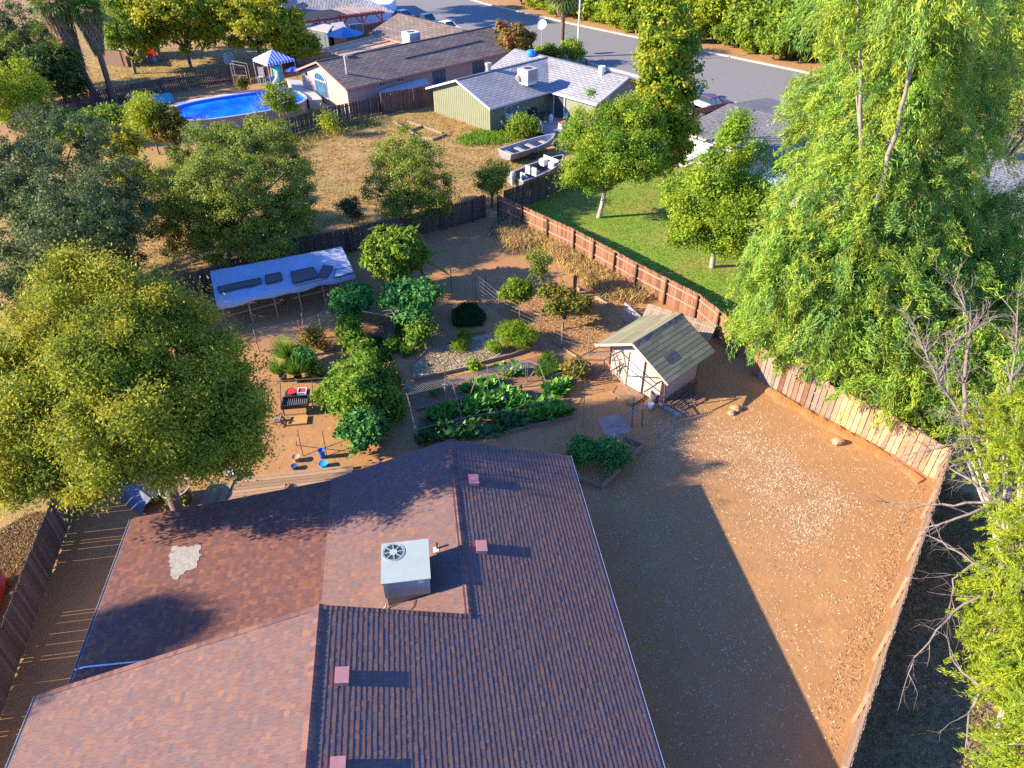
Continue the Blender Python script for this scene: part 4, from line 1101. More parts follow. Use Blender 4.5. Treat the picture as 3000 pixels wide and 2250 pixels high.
# ---- trees across the road, each of its own
protos = {}
rx = random.Random(9)
K = ['bush', 'bush', 'lime', 'dark', 'gold', 'oakolive']
row = []
for a0, b0, b1, st in ((91.6, 6, 96, 4.2), (94.5, 8, 96, 4.4), (98.5, 4, 98, 5.2), (105, 0, 110, 6.5), (113, -6, 118, 7.5), (124, -10, 120, 9), (138, -10, 120, 11)):
    b_ = b0
    while b_ < b1:
        row.append((a0 + rx.uniform(-1.4, 1.4), b_ + rx.uniform(-1.2, 1.2), a0)); b_ += st * rx.uniform(.8, 1.2)
ADJ = {'bush': 'mid green leafy tree', 'lime': 'bright yellow green pine-like tree', 'dark': 'dark green tree', 'gold': 'golden green tree', 'oakolive': 'olive green tree', 'ashgreen': 'dense green tree'}
cnt = {}
for i, (a, b_, a0) in enumerate(row):
    p = GB(a, b_)
    q = onscreen((p.x, p.y, 4))
    if not q or not (-250 < q[0] < 3200 and q[1] > -420): continue
    near = a0 < 93
    s = 'lime' if 4 < b_ < 34 and a0 < 110 else rx.choice(['bush', 'bush', 'lime', 'gold', 'bush', 'ashgreen'])
    kk = (s, i % 2)
    if kk not in protos:
        r = 3.0
        protos[kk] = tree('roadside_tree', '', (0, 0), auto_lobes((0, 0, 2.7), r, 2.9, 7, i + 5), s, 7500, 200 + i, tr=.16, lsc=1.45, low=-1, group='trees across the road')
        o = protos[kk]; o.location = p
    else:
        o = copy_tree(protos[kk], p)
    sc_ = rx.uniform(.55, .85) if near else rx.uniform(1.0, 1.5)
    o.scale = (sc_, sc_, sc_ * rx.uniform(.85, 1.15)); o.rotation_euler = (0, 0, rx.uniform(0, 6.28))
    o['label'] = ADJ[s] + (' by the far kerb' if near else ' beyond the road')
    px = q[0] / 3000
    o['label'] += ', ' + ('behind the palm' if .5 < px < .6 else 'left of the street palm' if px <= .5 else 'right of the light pole' if px < .66 else 'beside the gum tree' if px < .85 else 'behind the huge gum')
    o['group'] = 'trees across the road'

ptree('dark_tree', 'dark shaded tree low on the left edge above the lime tree', 0, 150, 3.8, 3.6, 3.6, 'dark', 9000, 61, 6, low=-.9, lsc=.9)
ptree('dark_tree', 'olive tree behind the short fan palm at the upper left', 70, 110, 5.0, 3.8, 4.0, 'oakolive', 9000, 62, 6, low=-.9, lsc=1.6)
ptree('green_tree', 'green tree behind the brown lean-to shed', 265, 70, 4.5, 3.2, 3.6, 'bush', 7000, 63, 6, low=-.9)
ptree('shrub', 'dark bushes along the left end of the slatted fence', 60, 250, 1.6, 2.2, 1.7, 'dark', 4000, 64, 5, tr=.06, cat='shrub')
ptree('shrub', 'green shrub by the fence left of the dark oak tops', 150, 275, 1.5, 2.0, 1.6, 'bush', 4000, 65, 5, tr=.06, cat='shrub')
# trees standing just outside the frame whose shade falls on the road, the roof and the yard
tree('shade_tree', 'tall tree at the kerb left of the frame shading the road', (-27, 117), auto_lobes((-27, 117, 10.5), 4.6, 3.6, 7, 3), 'bush', 9000, 91, lsc=1.8)
tree('shade_tree', 'tall tree by the pergola house shading the road', (-29, 124), auto_lobes((-29, 124, 10.5), 4.6, 3.6, 7, 4), 'bush', 9000, 92, lsc=1.8)
c = HU(-31, 14.2)
tree('shade_tree', 'large tree outside the left edge casting soft shade on the low roof', c, auto_lobes((c.x, c.y, 11.0), 2.0, 1.5, 6, 8), 'ash', 12000, 93)
c = HU(-33, 7.5)
tree('shade_tree', 'large tree outside the lower left corner shading the neighbouring yard', c, auto_lobes((c.x, c.y, 7.5), 2.4, 2.0, 6, 9), 'ash', 12000, 94)

# ---- palms
def palm(label, base, lean, h, r, seed, skirt=True, tr=.3, nf=26, name='fan_palm', fl=1.2):
    base = Vector((base.x, base.y, 0)); root = thing(name, label, 'palm tree', base)
    rr = random.Random(seed); top = base + Vector((lean[0], lean[1], h))
    b = MB(base); n = 14
    pts = [base.lerp(top, i / n) for i in range(n + 1)]
    b.tube(pts, [tr * (1.35 - .5 * min(1, i / 4)) * (1 + .07 * (i % 2)) for i in range(n + 1)], 10)
    b.build('trunk', mat('palm_bark', (.21, .15, .105), (.11, .08, .06), 6, .95, .9, 9, stretch=(3, 3, 6), bdist=.06), root)
    PM = leaf_mat('palm_leaf', .25, .45, .35)
    fr = []
    for v in range(3):
        fb = MB(); k = 16
        g = [(.13, .19, .02), (.17, .22, .025), (.095, .15, .02)][v]
        fb.beam((0, 0, 0), (fl * .75, 0, .12), .035, .02, (.16, .17, .03))
        for i in range(k):
            t = (i / (k - 1) - .5) * 3.7
            d = Vector((math.cos(t), math.sin(t), -.12 - .1 * abs(t))); s = Vector((-math.sin(t), math.cos(t), 0)) * .075
            c0 = Vector((fl * .72, 0, .12)); ln = r * (.62 + .3 * math.cos(t * .5))
            tip = c0 + d * ln - Vector((0, 0, .32 * ln * .6))
            mid = c0 + d * ln * .6
            fb.add([c0, mid + s, tip, mid - s], [(0, 1, 2, 3)], tuple(q * rr.uniform(.8, 1.2) for q in g))
        fr.append(fb.mesh('frond', PM))
    for i in range(nf):
        az = i * 2.399; el = 1.25 - 1.95 * (i / nf)
        o = link('frond', fr[i % 3], root, top - base, Euler((rr.uniform(-.3, .3), -el, az)))
        s = rr.uniform(.8, 1.15); o.scale = (s, s, s)
    if skirt:
        rng = np.random.default_rng(seed); m = 2600
        t = rng.uniform(0, 1, m) ** .8; a = rng.uniform(0, 2 * PI, m)
        lh = skirt if isinstance(skirt, float) else h * .42
        rad = tr + (1 - t) * r * .62 * rng.uniform(.3, 1, m) + .12
        axis = np.array(top - base) / h
        pos = np.array([0, 0, 0]) + (h - .2 - t[:, None] * lh) * axis + np.stack([np.cos(a) * rad, np.sin(a) * rad, np.zeros(m)], 1)
        dr = np.stack([np.cos(a) * .25, np.sin(a) * .25, np.full(m, -1.0)], 1) + rng.normal(size=(m, 3)) * .12
        nr = np.stack([np.cos(a), np.sin(a), np.full(m, .3)], 1) + rng.normal(size=(m, 3)) * .3
        cc = np.array([(.30, .19, .10), (.22, .13, .075), (.36, .25, .14)])[rng.integers(0, 3, m)] * rng.uniform(.7, 1.2, (m, 1))
        link('dead_skirt', leaves('dead_skirt', pos, dr, nr, .9 * rng.uniform(.6, 1.3, m), .09 * np.ones(m), cc, leaf_mat('dead_frond', .1, .8, .1)), root)
    return root
palm('tall fan palm with the longer brown skirt of dead fronds', W(217, 231), (-1.6, .3), 9.6, 1.9, 1, 5.2, .34)
palm('tall fan palm with a darker trunk beside the longer skirted palm', W(249, 227), (.1, .2), 8.8, 1.6, 2, 3.4, .32)
palm('short fan palm with loose green fronds left of the tall palms', W(172, 236), (-.4, .3), 4.8, 1.9, 3, 2.6, .36, 24, fl=1.4)
palm('street palm with a short ragged skirt beside the light pole', W(1213, 124), (0, 0), 7.2, 2.3, 4, 2.0, .3, 30, fl=1.3)
# ---------------------------------------------------------------- vegetable garden
def Z4(x, y, z=0): return W(848 + .2 * x, 649 + .2 * y, z)         # measurements on the close-up of the beds
def Z2(x, y, z=0): return W(516.2 + x / 3, 442.4 + y / 3, z)
def Z3(x, y, z=0): return W(1032.3 + x / 3, 442.4 + y / 3, z)
def ZS(x, y, z=0): return W(1179.8 + x / 6, 663.6 + y / 6, z)
def ZG(x, y, z=0): return W(553 + x * .17775, 626.7 + y * .17775, z)

sheet('bed_soil', [Z4(280, 1270), Z4(700, 1150), Z4(1400, 990), Z4(1900, 880), Z4(1945, 1270), Z4(1560, 1345), Z4(1000, 1495), Z4(280, 1560)], .02, DARKSOIL)
sheet('hoop_bed_soil', [Z4(120, 960), Z4(250, 1185), Z4(900, 1035), Z4(1400, 930), Z4(1850, 790), Z4(1700, 570), Z4(1440, 640), Z4(560, 850)], .02, DARKSOIL)
STRAW = mat('straw_mulch', (.50, .38, .20), (.30, .22, .115), 14, .95, .9, 40, col3=(.60, .52, .40), scale3=.8, bdist=.05)
sheet('mulch_bed', [Z4(215, 715), Z4(370, 555), Z4(700, 450), Z4(1020, 370), Z4(1230, 420), Z4(1180, 580), Z4(950, 690), Z4(840, 740), Z4(245, 865)], .03, STRAW)
sheet('seedling_bed', [Z2(790, 830), Z2(920, 790), Z2(1010, 1035), Z2(880, 1050)], .02, DARKSOIL)

def edging(label, runs, h=.16, w=.05, m=None):
    root = thing('bed_edging', label, 'bed edging', runs[0][0], group='timber edgings of the vegetable beds')
    for run in runs:
        for i in range(len(run) - 1):
            a, b_ = run[i], run[i + 1]
            part('plank', root, m or W_POLE, lambda b: b.beam(a + Vector((0, 0, h / 2)), b_ + Vector((0, 0, h / 2)), w, h))
edging('timber edging along the near side of the leafy greens bed', [[Z4(1000, 1500), Z4(1560, 1355), Z4(1945, 1275)], [Z4(260, 1195), Z4(900, 1045), Z4(1400, 935)], [Z4(1600, 855), Z4(1860, 795)]])
edging('thick plank edging between the straw mulch and the hoop frame', [[Z4(245, 868), Z4(845, 735)], [Z4(950, 690), Z4(1300, 600), Z4(1620, 480)]], .2, .07)
edging('thin edging on the far side of the straw mulch bed', [[Z4(240, 865), Z4(212, 715)], [Z4(212, 712), Z4(370, 552), Z4(700, 445)], [Z4(700, 395), Z4(1010, 350)]])
edging('pair of long boards edging the narrow dirt path', [[Z2(920, 770), Z2(965, 920), Z2(1010, 1040)], [Z2(985, 790), Z2(1020, 890), Z2(1058, 995)]], .2, .05, W_RAIL)
edging('old planks left of the tomato vines', [[Z2(480, 980), Z2(610, 955), Z2(705, 925)], [Z2(560, 965), Z2(700, 935)]], .12, .08)
edging('pale boards edging the fruit tree plot', [[Z3(615, 535), Z3(660, 560)], [Z3(760, 605), Z3(860, 665)]], .2, .06, W_RAIL)
edging('board edging right of the garden path', [[Z3(480, 890), Z3(620, 975), Z3(700, 1030)]], .1, .06)

# hoop frame over the beds
PVC = mat('pipe_grey_plastic', (.24, .20, .18), (.17, .14, .125), 4, .6)
hoop = thing('hoop_frame', 'open pipe hoop frame with sagging netting over the vegetable beds', 'hoop frame', Z4(1000, 1100))
feet = [(270, 1545), (770, 1480), (1260, 1400), (1725, 1280)]
elbow = [(250, 1395, 1.25), (745, 1270, 1.25), (1250, 1180, 1.25), (1720, 1065, 1.25)]
peak = [(160, 1020, 1.9), (650, 905, 1.9), (1130, 795, 1.9), (1585, 695, 1.9)]
back = [(105, 950, 1.75), (560, 850, 1.75), (1020, 745, 1.75), (1440, 640, 1.75)]
for i in range(4):
    f_, e_, p_, k_ = Z4(*feet[i]), Z4(*elbow[i]), Z4(*peak[i]), Z4(*back[i])
    part('hoop', hoop, PVC, lambda b: b.tube([f_, e_, p_, k_, Vector((k_.x, k_.y, 0))], .018, 6))
for rr_, in ((elbow,), (peak,), (back,)):
    pts = [Z4(*q) for q in rr_]
    part('rail', hoop, PVC, lambda b: b.tube(pts, .014, 5))
for (x, y, z) in ((575, 930, 1.5), (1028, 970, 0), (1455, 880, 0)):
    p = Z4(x, y, 0)
    part('prop', hoop, W_POLE, lambda b: b.beam(p, p + Vector((0, 0, 1.5)), .05))
for (p_, q_) in (((1530, 760, 1.6), (1350, 1020, 0)), ((905, 830, 1.5), (820, 1075, 0))):
    p, q = Z4(*p_), Z4(*q_)
    part('prop', hoop, W_POLE, lambda b: b.tube([p, q], .025, 5))
def wire(b, A, B, C, D, n, m, r=.006):
    for i in range(n + 1):
        b.beam(A.lerp(B, i / n), D.lerp(C, i / n), r)
    for j in range(m + 1):
        b.beam(A.lerp(D, j / m), B.lerp(C, j / m), r)
NET = mat('wire_grey', (.32, .27, .25), rough=.6)
for i in range(3):
    A, B_, C, D = Z4(*back[i]), Z4(*back[i + 1]), Z4(*peak[i + 1]), Z4(*peak[i])
    o = part('netting', hoop, NET, lambda b: wire(b, A, B_, C, D, 22, 4, .005)); o['kind'] = 'stuff'
tie = thing('twine_bundle', 'pale bundle of dried twine and vine hanging on the hoop frame', 'twine', Z4(570, 930, 1.7))
part('strand', tie, mat('straw_pale', (.6, .5, .38), rough=.9), lambda b: [b.tube([Z4(540 + k * 14, 905, 1.85), Z4(560 + k * 6, 930, 1.6), Z4(565 + k * 3, 1040, .6)], .02, 4) for k in range(4)])

# leafy greens: one object per plant
def rosette(seed, pal, n=14, l=.30, w=.17, hh=.18):
    rng = np.random.default_rng(seed); az = rng.uniform(0, 6.28, n); el = rng.uniform(.15, 1.1, n)
    d = np.stack([np.cos(az) * np.cos(el), np.sin(az) * np.cos(el), np.sin(el)], 1)
    pos = d * (l * .55) + np.array([0, 0, hh * .4]); nr = np.stack([-np.cos(az) * np.sin(el), -np.sin(az) * np.sin(el), np.cos(el)], 1) + rng.normal(size=(n, 3)) * .25
    cols = np.array(pal)[rng.integers(0, len(pal), n)] * rng.uniform(.75, 1.25, (n, 1))
    return leaves('leaf_rosette', pos, d, nr, l * rng.uniform(.7, 1.3, n), w * rng.uniform(.7, 1.2, n), cols, leaf_mat('leaf_greens', .3, .45, .3), .1)
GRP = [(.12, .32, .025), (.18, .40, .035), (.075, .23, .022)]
ros = [rosette(i, GRP, 16, .36, .2) for i in range(5)]
rv = random.Random(4)
def plants(label, group, polys, gap, meshes, s0, s1, name='leafy_green', cat='vegetable'):
    for poly in polys:
        P = np.array([(p.x, p.y) for p in poly]); lo, hi = P.min(0), P.max(0)
        y = lo[1]
        while y < hi[1]:
            x = lo[0] + rv.uniform(0, gap)
            while x < hi[0]:
                q = (x + rv.uniform(-.3, .3) * gap, y + rv.uniform(-.3, .3) * gap)
                if in_poly(np.array([q[0]]), np.array([q[1]]), P)[0] and rv.random() < .93:
                    o = link(name, rv.choice(meshes)); o.location = (q[0], q[1], .03); o.rotation_euler = (0, 0, rv.uniform(0, 6.28))
                    s = rv.uniform(s0, s1); o.scale = (s, s, s * rv.uniform(.9, 1.2)); tag(o, label, cat, group)
                x += gap
            y += gap
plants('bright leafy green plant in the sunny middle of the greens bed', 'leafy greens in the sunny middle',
       [[Z4(800, 1110), Z4(1000, 1060), Z4(1300, 1020), Z4(1480, 1100), Z4(1380, 1180), Z4(1250, 1180), Z4(1000, 1230), Z4(740, 1290), Z4(720, 1180)], [Z4(350, 1260), Z4(430, 1210), Z4(700, 1140), Z4(720, 1290), Z4(540, 1330), Z4(380, 1330)]], .30, ros, 1.0, 1.5)
plants('leafy green plant at the right end of the greens bed', 'leafy greens at the right end',
       [[Z4(1620, 970), Z4(1780, 880), Z4(1880, 880), Z4(1910, 980), Z4(1840, 1030), Z4(1640, 1060)], [Z4(1480, 1200), Z4(1700, 1110), Z4(1900, 1210), Z4(1880, 1250), Z4(1650, 1300), Z4(1480, 1340)], [Z4(1860, 1060), Z4(1930, 1060), Z4(1930, 1100), Z4(1860, 1100)]], .30, ros, 1.0, 1.5)
plants('leafy green plant coloured darker for the shaded near part of the greens bed', 'leafy greens in the shade',
       [[Z4(300, 1400), Z4(900, 1330), Z4(1040, 1450), Z4(900, 1500), Z4(280, 1560)], [Z4(1090, 1300), Z4(1420, 1230), Z4(1420, 1350), Z4(1130, 1450)], [Z4(960, 1270), Z4(1250, 1190), Z4(1250, 1290), Z4(1080, 1310)]], .34, [rosette(20 + i, [(.05, .15, .02), (.065, .17, .022), (.035, .115, .02)], 15, .34, .16) for i in range(3)], .9, 1.4)  # same greens with a darker palette, shade put into the leaf colour
plants('leafy green plant under the netting of the hoop frame', 'leafy greens under the hoops',
       [[Z4(740, 960), Z4(1000, 860), Z4(1150, 860), Z4(1240, 900), Z4(1000, 980), Z4(760, 1030)], [Z4(330, 1010), Z4(620, 960), Z4(600, 1050), Z4(400, 1060)], [Z4(1090, 760), Z4(1320, 690), Z4(1420, 760), Z4(1260, 870), Z4(1160, 800)]], .33, ros, .8, 1.2)
for lab, poly, n, h, c1, c2, sd in (
    ('fine feathery carrot greens at the right end of the hoop bed', [Z4(1540, 760), Z4(1640, 590), Z4(1720, 600), Z4(1820, 790), Z4(1640, 860), Z4(1560, 830)], 2600, .38, (.13, .23, .03), (.07, .15, .025), 1),
    ('low dark green ground crop beside the vine trellis', [Z4(650, 140), Z4(780, 60), Z4(900, 70), Z4(1010, 190), Z4(960, 280), Z4(760, 300), Z4(660, 280)], 5200, .36, (.04, .13, .03), (.025, .085, .02), 2),
    ('bright green onion tops in the bed beside the path', [Z4(80, 560), Z4(190, 470), Z4(250, 560), Z4(200, 610), Z4(110, 625)], 900, .45, (.13, .26, .02), (.08, .18, .02), 3),
    ('grassy yellow green herbs beside the path', [Z4(20, 290), Z4(110, 280), Z4(150, 400), Z4(60, 440)], 900, .45, (.18, .24, .02), (.10, .16, .02), 4),
    ('sparse seedlings in the small bed left of the path', [Z2(800, 880), Z2(920, 860), Z2(1000, 1030), Z2(880, 1040)], 2600, .24, (.13, .20, .03), (.08, .14, .03), 5),
    ('dried straw stalks on the mulch bed', [Z4(230, 730), Z4(380, 570), Z4(1010, 380), Z4(1160, 560), Z4(830, 730), Z4(260, 850)], 5200, .12, (.62, .50, .30), (.38, .29, .16), 6)):
    grass('ground_crop', lab, [(p.x, p.y) for p in poly], n, h, .035 if sd != 2 else .07, c1, c2, sd, lean=.7 if sd < 6 else 2.5, z=.02, cat='crop')

# shrubs and vines of the garden
ptree('asparagus_shrub', 'feathery bright green asparagus shrub beside the straw mulch', 1112, 722, .75, 1.05, .8, 'fern', 11000, 101, 7, tr=.03, cat='shrub', low=-.7)
ptree('asparagus_shrub', 'small feathery clump in the straw mulch near its right end', 1066, 749, .35, .33, .35, 'fern', 1600, 102, 3, tr=.02, cat='shrub')
ptree('asparagus_shrub', 'yellow green feathery tuft on the far side of the straw mulch', 993, 745, .3, .42, .35, 'fern', 1500, 103, 3, tr=.02, cat='shrub')
ptree('asparagus_shrub', 'tiny rounded feathery tuft between the mulch and the dark ground crop', 1004, 725, .3, .28, .3, 'fern', 900, 104, 3, tr=.02, cat='shrub')
ptree('loquat_tree', 'dense glossy green fruit tree right of the tarp shelter', 848, 555, 2.4, 1.75, 2.0, 'loquat', 15000, 105, 8, tr=.1, low=-.9)
ptree('squash_vine', 'big leafed squash vine heaped over the wooden trellis', 890, 655, 1.5, 1.75, 1.2, 'deepveg', 9000, 106, 8, tr=.04, cat='vine', low=-.9, lsc=1.0)
ptree('squash_vine', 'dark blue green vine on posts beside the end of the wire fence', 752, 650, 1.4, 1.2, 1.3, 'deepveg', 5000, 107, 6, tr=.04, cat='vine', low=-.9)
ptree('bean_vine', 'bright green bean vine hanging at the right foot of the trellis', 905, 715, .9, .75, 1.0, 'veg', 3200, 108, 4, tr=.03, cat='vine')
ptree('tomato_vine', 'narrow green vine climbing at the corner of the wire fence', 757, 710, .8, .55, .9, 'veg', 2600, 109, 4, tr=.03, cat='vine')
def loose(name, label, pts, sp, n, seed, base, **kw):
    return tree(name, label, W(*base), [pl(*q) for q in pts], sp, n, seed, tr=.05, cat='shrub', low=-.9, shell=.35, **kw)
loose('tomato_vine', 'long row of sunlit tomato vines left of the seedling bed', [(760, 730, .7, .5), (775, 755, .9, .6), (790, 780, .8, .6), (765, 785, .6, .5), (805, 800, .6, .5), (790, 745, .5, .4), (820, 770, .35, .4), (830, 800, .35, .45), (845, 745, .25, .4)], 'veg', 7000, 110, (787, 790))
loose('fig_bush', 'large sprawling leafy bush in the middle of the garden', [(790, 800, 2.1, .65), (755, 815, 1.9, .6), (735, 800, 1.5, .4), (775, 840, 2.0, .8), (815, 820, 1.5, .6), (820, 855, 1.3, .6), (760, 870, 1.5, .7), (790, 885, 1.2, .7), (740, 850, 1.4, .5), (720, 825, 1.6, .35), (835, 845, .9, .45), (770, 790, 1.6, .5), (745, 880, .9, .5)], 'veg', 14000, 111, (785, 880), lsc=.95)
loose('corn_stalks', 'thin olive stalks standing between the bush and the hoop frame', [(836, 800, .9, .3), (845, 820, .8, .35), (838, 838, .5, .35), (855, 830, .5, .3)], 'rust', 1600, 131, (842, 835), lsc=.8)
ptree('fig_bush', 'loose branch of leaves beside the iron barbecue frame', 708, 850, .9, .75, .9, 'veg', 2000, 112, 4, tr=.03, cat='shrub', lsc=.8)
ptree('pepper_bush', 'deep green bush in the shade near the brown roof', 785, 925, .9, 1.0, .9, 'deepveg', 4600, 113, 6, tr=.04, cat='shrub')
ptree('pepper_bush', 'shaded green bush at the left end of the hoop frame', 835, 880, .6, .9, .6, 'veg', 3200, 114, 5, tr=.03, cat='shrub')
ptree('rose_bush', 'thin twiggy bush with yellowing leaves beside the hose', 682, 735, .6, .6, .7, 'rust', 1500, 115, 5, tr=.03, cat='shrub', lsc=.6)
ptree('citrus_tree', 'small round yellow green citrus tree behind the wire fence', 1117, 628, 1.5, .95, .95, 'citrus', 5500, 116, 6, base=(1118, 680), tr=.05, low=-.9)
ptree('peach_tree', 'spreading young fruit tree with a pale trunk guard', 1222, 650, 1.5, 1.45, .9, 'rust', 3600, 117, 7, base=(1215, 712), tr=.07, low=-.6, lsc=.9)
ptree('young_tree', 'thin tall staked sapling near the dry weeds', 1163, 566, 2.4, .62, 1.3, 'oakolive', 1500, 118, 5, base=(1175, 640), tr=.05, low=-.9)
ptree('herb_bush', 'small green bush at the corner of the pipe frame before the shed', 1243, 793, .5, .45, .55, 'rust', 1200, 119, 4, tr=.02, cat='shrub')
ptree('kale_plant', 'small blue green plant standing on the mulch edge', 1024, 786, .45, .28, .5, 'veg', 400, 120, 3, tr=.02, cat='shrub', lsc=.8)
ptree('tomato_bush', 'dense blue green bush in the raised bed, left clump', 1258, 975, .75, .62, .75, 'deepveg', 3600, 121, 5, tr=.03, cat='shrub', lsc=.5)
ptree('tomato_bush', 'dense blue green bush in the raised bed, right clump', 1322, 985, .75, .72, .75, 'deepveg', 4200, 122, 5, tr=.03, cat='shrub', lsc=.5)
edging('raised bed planks around the blue green bushes by the roof corner', [[W(1245, 1040), W(1298, 1058), W(1388, 968)], [W(1388, 968), W(1345, 950)]], .3, .06)

# potted lemongrass by the trees
TERRA = mat('pot_black', (.06, .055, .055), rough=.7)
def pot_grass(label, px, py, h, n, seed, rad=.2):
    p = W(px, py); root = thing('potted_grass', label, 'potted plant', p)
    part('pot', root, TERRA, lambda b: b.lathe(p, [(rad * .75, 0), (rad, .3), (rad * 1.06, .3), (rad * 1.06, .34), (rad * .9, .34), (rad * .85, .3), (.001, .28)], 14))
    rng = np.random.default_rng(seed); az = rng.uniform(0, 6.28, n); t = rng.uniform(.2, 1.0, n)
    d = np.stack([np.cos(az) * t, np.sin(az) * t, np.full(n, 1.0)], 1); ln = h * rng.uniform(.6, 1.15, n)
    dn = d / np.linalg.norm(d, axis=1, keepdims=True)
    pos = dn * ln[:, None] * .5 + np.array([0, 0, .3]); nr = np.stack([-np.sin(az), np.cos(az), np.full(n, .8)], 1)
    cols = np.array([(.14, .27, .02), (.19, .31, .03), (.09, .19, .02)])[rng.integers(0, 3, n)]
    link('blades', leaves('blades', pos, dn, nr, ln, .03 * np.ones(n), cols, leaf_mat('grass_blade', .25, .7, .1)), root)
pot_grass('potted lemongrass in a black pot, left one of the front pair', 613, 822, 1.15, 420, 1)
pot_grass('potted lemongrass in a black pot, right one of the front pair', 646, 824, 1.1, 420, 2)
pot_grass('tallest lemongrass clump behind the two front pots', 630, 790, 1.5, 700, 3, .3)
ptree('potted_shrub', 'dark leafed shrub among the lemongrass pots', 655, 772, .8, .6, .7, 'deepveg', 1500, 123, 4, tr=.03, cat='shrub', lsc=.7)
ptree('potted_shrub', 'little leafy plant right of the lemongrass pots', 678, 800, .35, .33, .35, 'veg', 500, 124, 3, tr=.02, cat='shrub')
ban = thing('banana_plant', 'banana plant with long arching yellow green leaves beside the fruit tree', 'plant', W(913, 610))
bp = W(913, 610)
part('stem', ban, mat('banana_stem', (.22, .24, .08), rough=.7), lambda b: b.tube([bp, bp + Vector((0, 0, 1.6))], [.1, .06], 8))
BL = leaf_mat('leaf_banana', .3, .4, .4)
for i, (az, el, ln, c) in enumerate(((.5, .55, 1.8, (.17, .20, .02)), (-.35, .1, 1.9, (.24, .22, .02)), (1.6, 1.0, 1.4, (.13, .19, .02)), (3.0, .2, 1.3, (.08, .14, .02)), (4.3, .3, 1.3, (.10, .16, .02)), (2.3, .7, 1.5, (.11, .17, .02)))):
    def lf(b):
        k = 7; pr = []
        for j in range(k + 1):
            t = j / k; r = ln * t
            x = Vector((math.cos(az) * r * math.cos(el * (1 - t)), math.sin(az) * r * math.cos(el * (1 - t)), 1.6 + math.sin(el) * r - .45 * t * t * ln))
            s = Vector((-math.sin(az), math.cos(az), 0)) * (.26 * math.sin(PI * min(1, t * .92 + .06)))
            pr.append((bp + x + s - Vector((0, 0, .06)), bp + x, bp + x - s - Vector((0, 0, .06))))
        vs = [q for p in pr for q in p]
        b.add(vs, [(i_ * 3 + a, i_ * 3 + a + 1, i_ * 3 + a + 4, i_ * 3 + a + 3) for i_ in range(k) for a in (0, 1)], c)
    part('leaf', ban, BL, lf)

# fences of poles and wire
def pole_fence(label, foot, hts, wire_rows, m=W_POLE, w=.055, mesh=None, name='wire_fence'):
    root = thing(name, label, 'wire fence', foot[0])
    tops = [p + Vector((t[0], t[1], t[2])) if hasattr(t, '__len__') else p + Vector((0, 0, t)) for p, t in zip(foot, hts)]
    for p, q in zip(foot, tops):
        part('post', root, m, lambda b: b.tube([p, q], w / 2, 6))
    def wires(b):
        for i in range(len(foot) - 1):
            A, B_, C, D = foot[i], foot[i + 1], tops[i + 1], tops[i]
            for j in range(wire_rows):
                t = .08 + .9 * j / max(1, wire_rows - 1)
                b.beam(A.lerp(D, t), B_.lerp(C, t), .007)
            if mesh:
                n = int((B_ - A).length / mesh)
                for k in range(n): b.beam(A.lerp(B_, k / n), D.lerp(C, k / n), .006)
    o = part('wire_mesh', root, NET, wires); o['kind'] = 'stuff'
    return root
pole_fence('wire mesh fence on leaning poles in front of the tarp shelter', [W(560, 760), Z2(415, 895), Z2(545, 865), Z2(680, 745)], [1.45, 1.5, 1.6, 1.5], 13, mesh=.12)
pole_fence('wire fence of thin poles round the fruit tree plot', [Z3(-30, 580), Z3(137, 705), Z3(268, 765), Z3(403, 830), Z3(542, 912), Z3(712, 960)], [1.6, 1.45, 1.45, 1.45, 1.45, 1.3], 6)
pole_fence('dark metal post fence across the shaded dirt run', [W(915, 612), W(976, 632), W(1028, 645), W(1050, 640)], [1.6, 1.7, 1.5, 1.5], 4, m=mat('post_rust', (.12, .075, .06), rough=.8))
pole_fence('wire strung fence beside the dry weeds', [Z3(280, 325), Z3(432, 600), Z3(625, 530), Z3(745, 575)], [1.7, 1.2, 1.2, 1.4], 3, m=mat('post_rust', (.12, .075, .06), rough=.8))
bm_ = thing('timber_post', 'thick dark square post standing in the dry weeds', 'post', Z3(628, 530))
part('shaft', bm_, mat('dark_post2', (.12, .09, .07), rough=.9), lambda b: b.box(Z3(628, 530, .75), (.16, .16, 1.5), .6))
hs = thing('garden_hose', 'orange garden hose draped over a pole by the wire fence', 'hose', Z2(400, 890))
part('coil', hs, mat('hose_orange', (.46, .20, .13), rough=.5), lambda b: b.tube([Z2(405, 700, 1.5), Z2(412, 750, 1.1), Z2(408, 850, .3), Z2(395, 890, .05), Z2(370, 880, .05), Z2(372, 855, .1), Z2(385, 830, .4)], .03, 6))
for lab, q, r_ in (('pale stick leaning in the thin bush by the wire fence', (455, 770, 1.1), (490, 860, 0)), ('short stick leaning on the fence corner', (665, 775, .9), (625, 840, 0)), ('long thin pole lying across the trellis', (800, 690, 1.75), (1175, 758, 1.6)), ('leaning pole at the right foot of the trellis', (1185, 790, 1.4), (1235, 860, 0)), ('upright pole holding the trellis', (1000, 725, 1.7), (1012, 850, 0)), ('stake at the far end of the narrow path', (918, 760, .5), (925, 790, 0))):
    s_ = thing('pole', lab, 'pole', Z2(*r_))
    part('shaft', s_, W_POLE, lambda b: b.tube([Z2(*q), Z2(*r_)], [.025, .035], 6))
tre = thing('trellis', 'wooden lattice trellis mostly hidden by the squash vine', 'trellis', Z2(1000, 760))
for a in ((930, 690, 1.9, 1050, 665, 1.9), (940, 712, 1.8, 1060, 690, 1.8), (985, 680, 1.9, 1010, 720, 1.8), (1020, 672, 1.9, 1045, 712, 1.8)):
    part('slat', tre, W_RAIL, lambda b: b.beam(Z2(*a[:3]), Z2(*a[3:]), .06, .03))

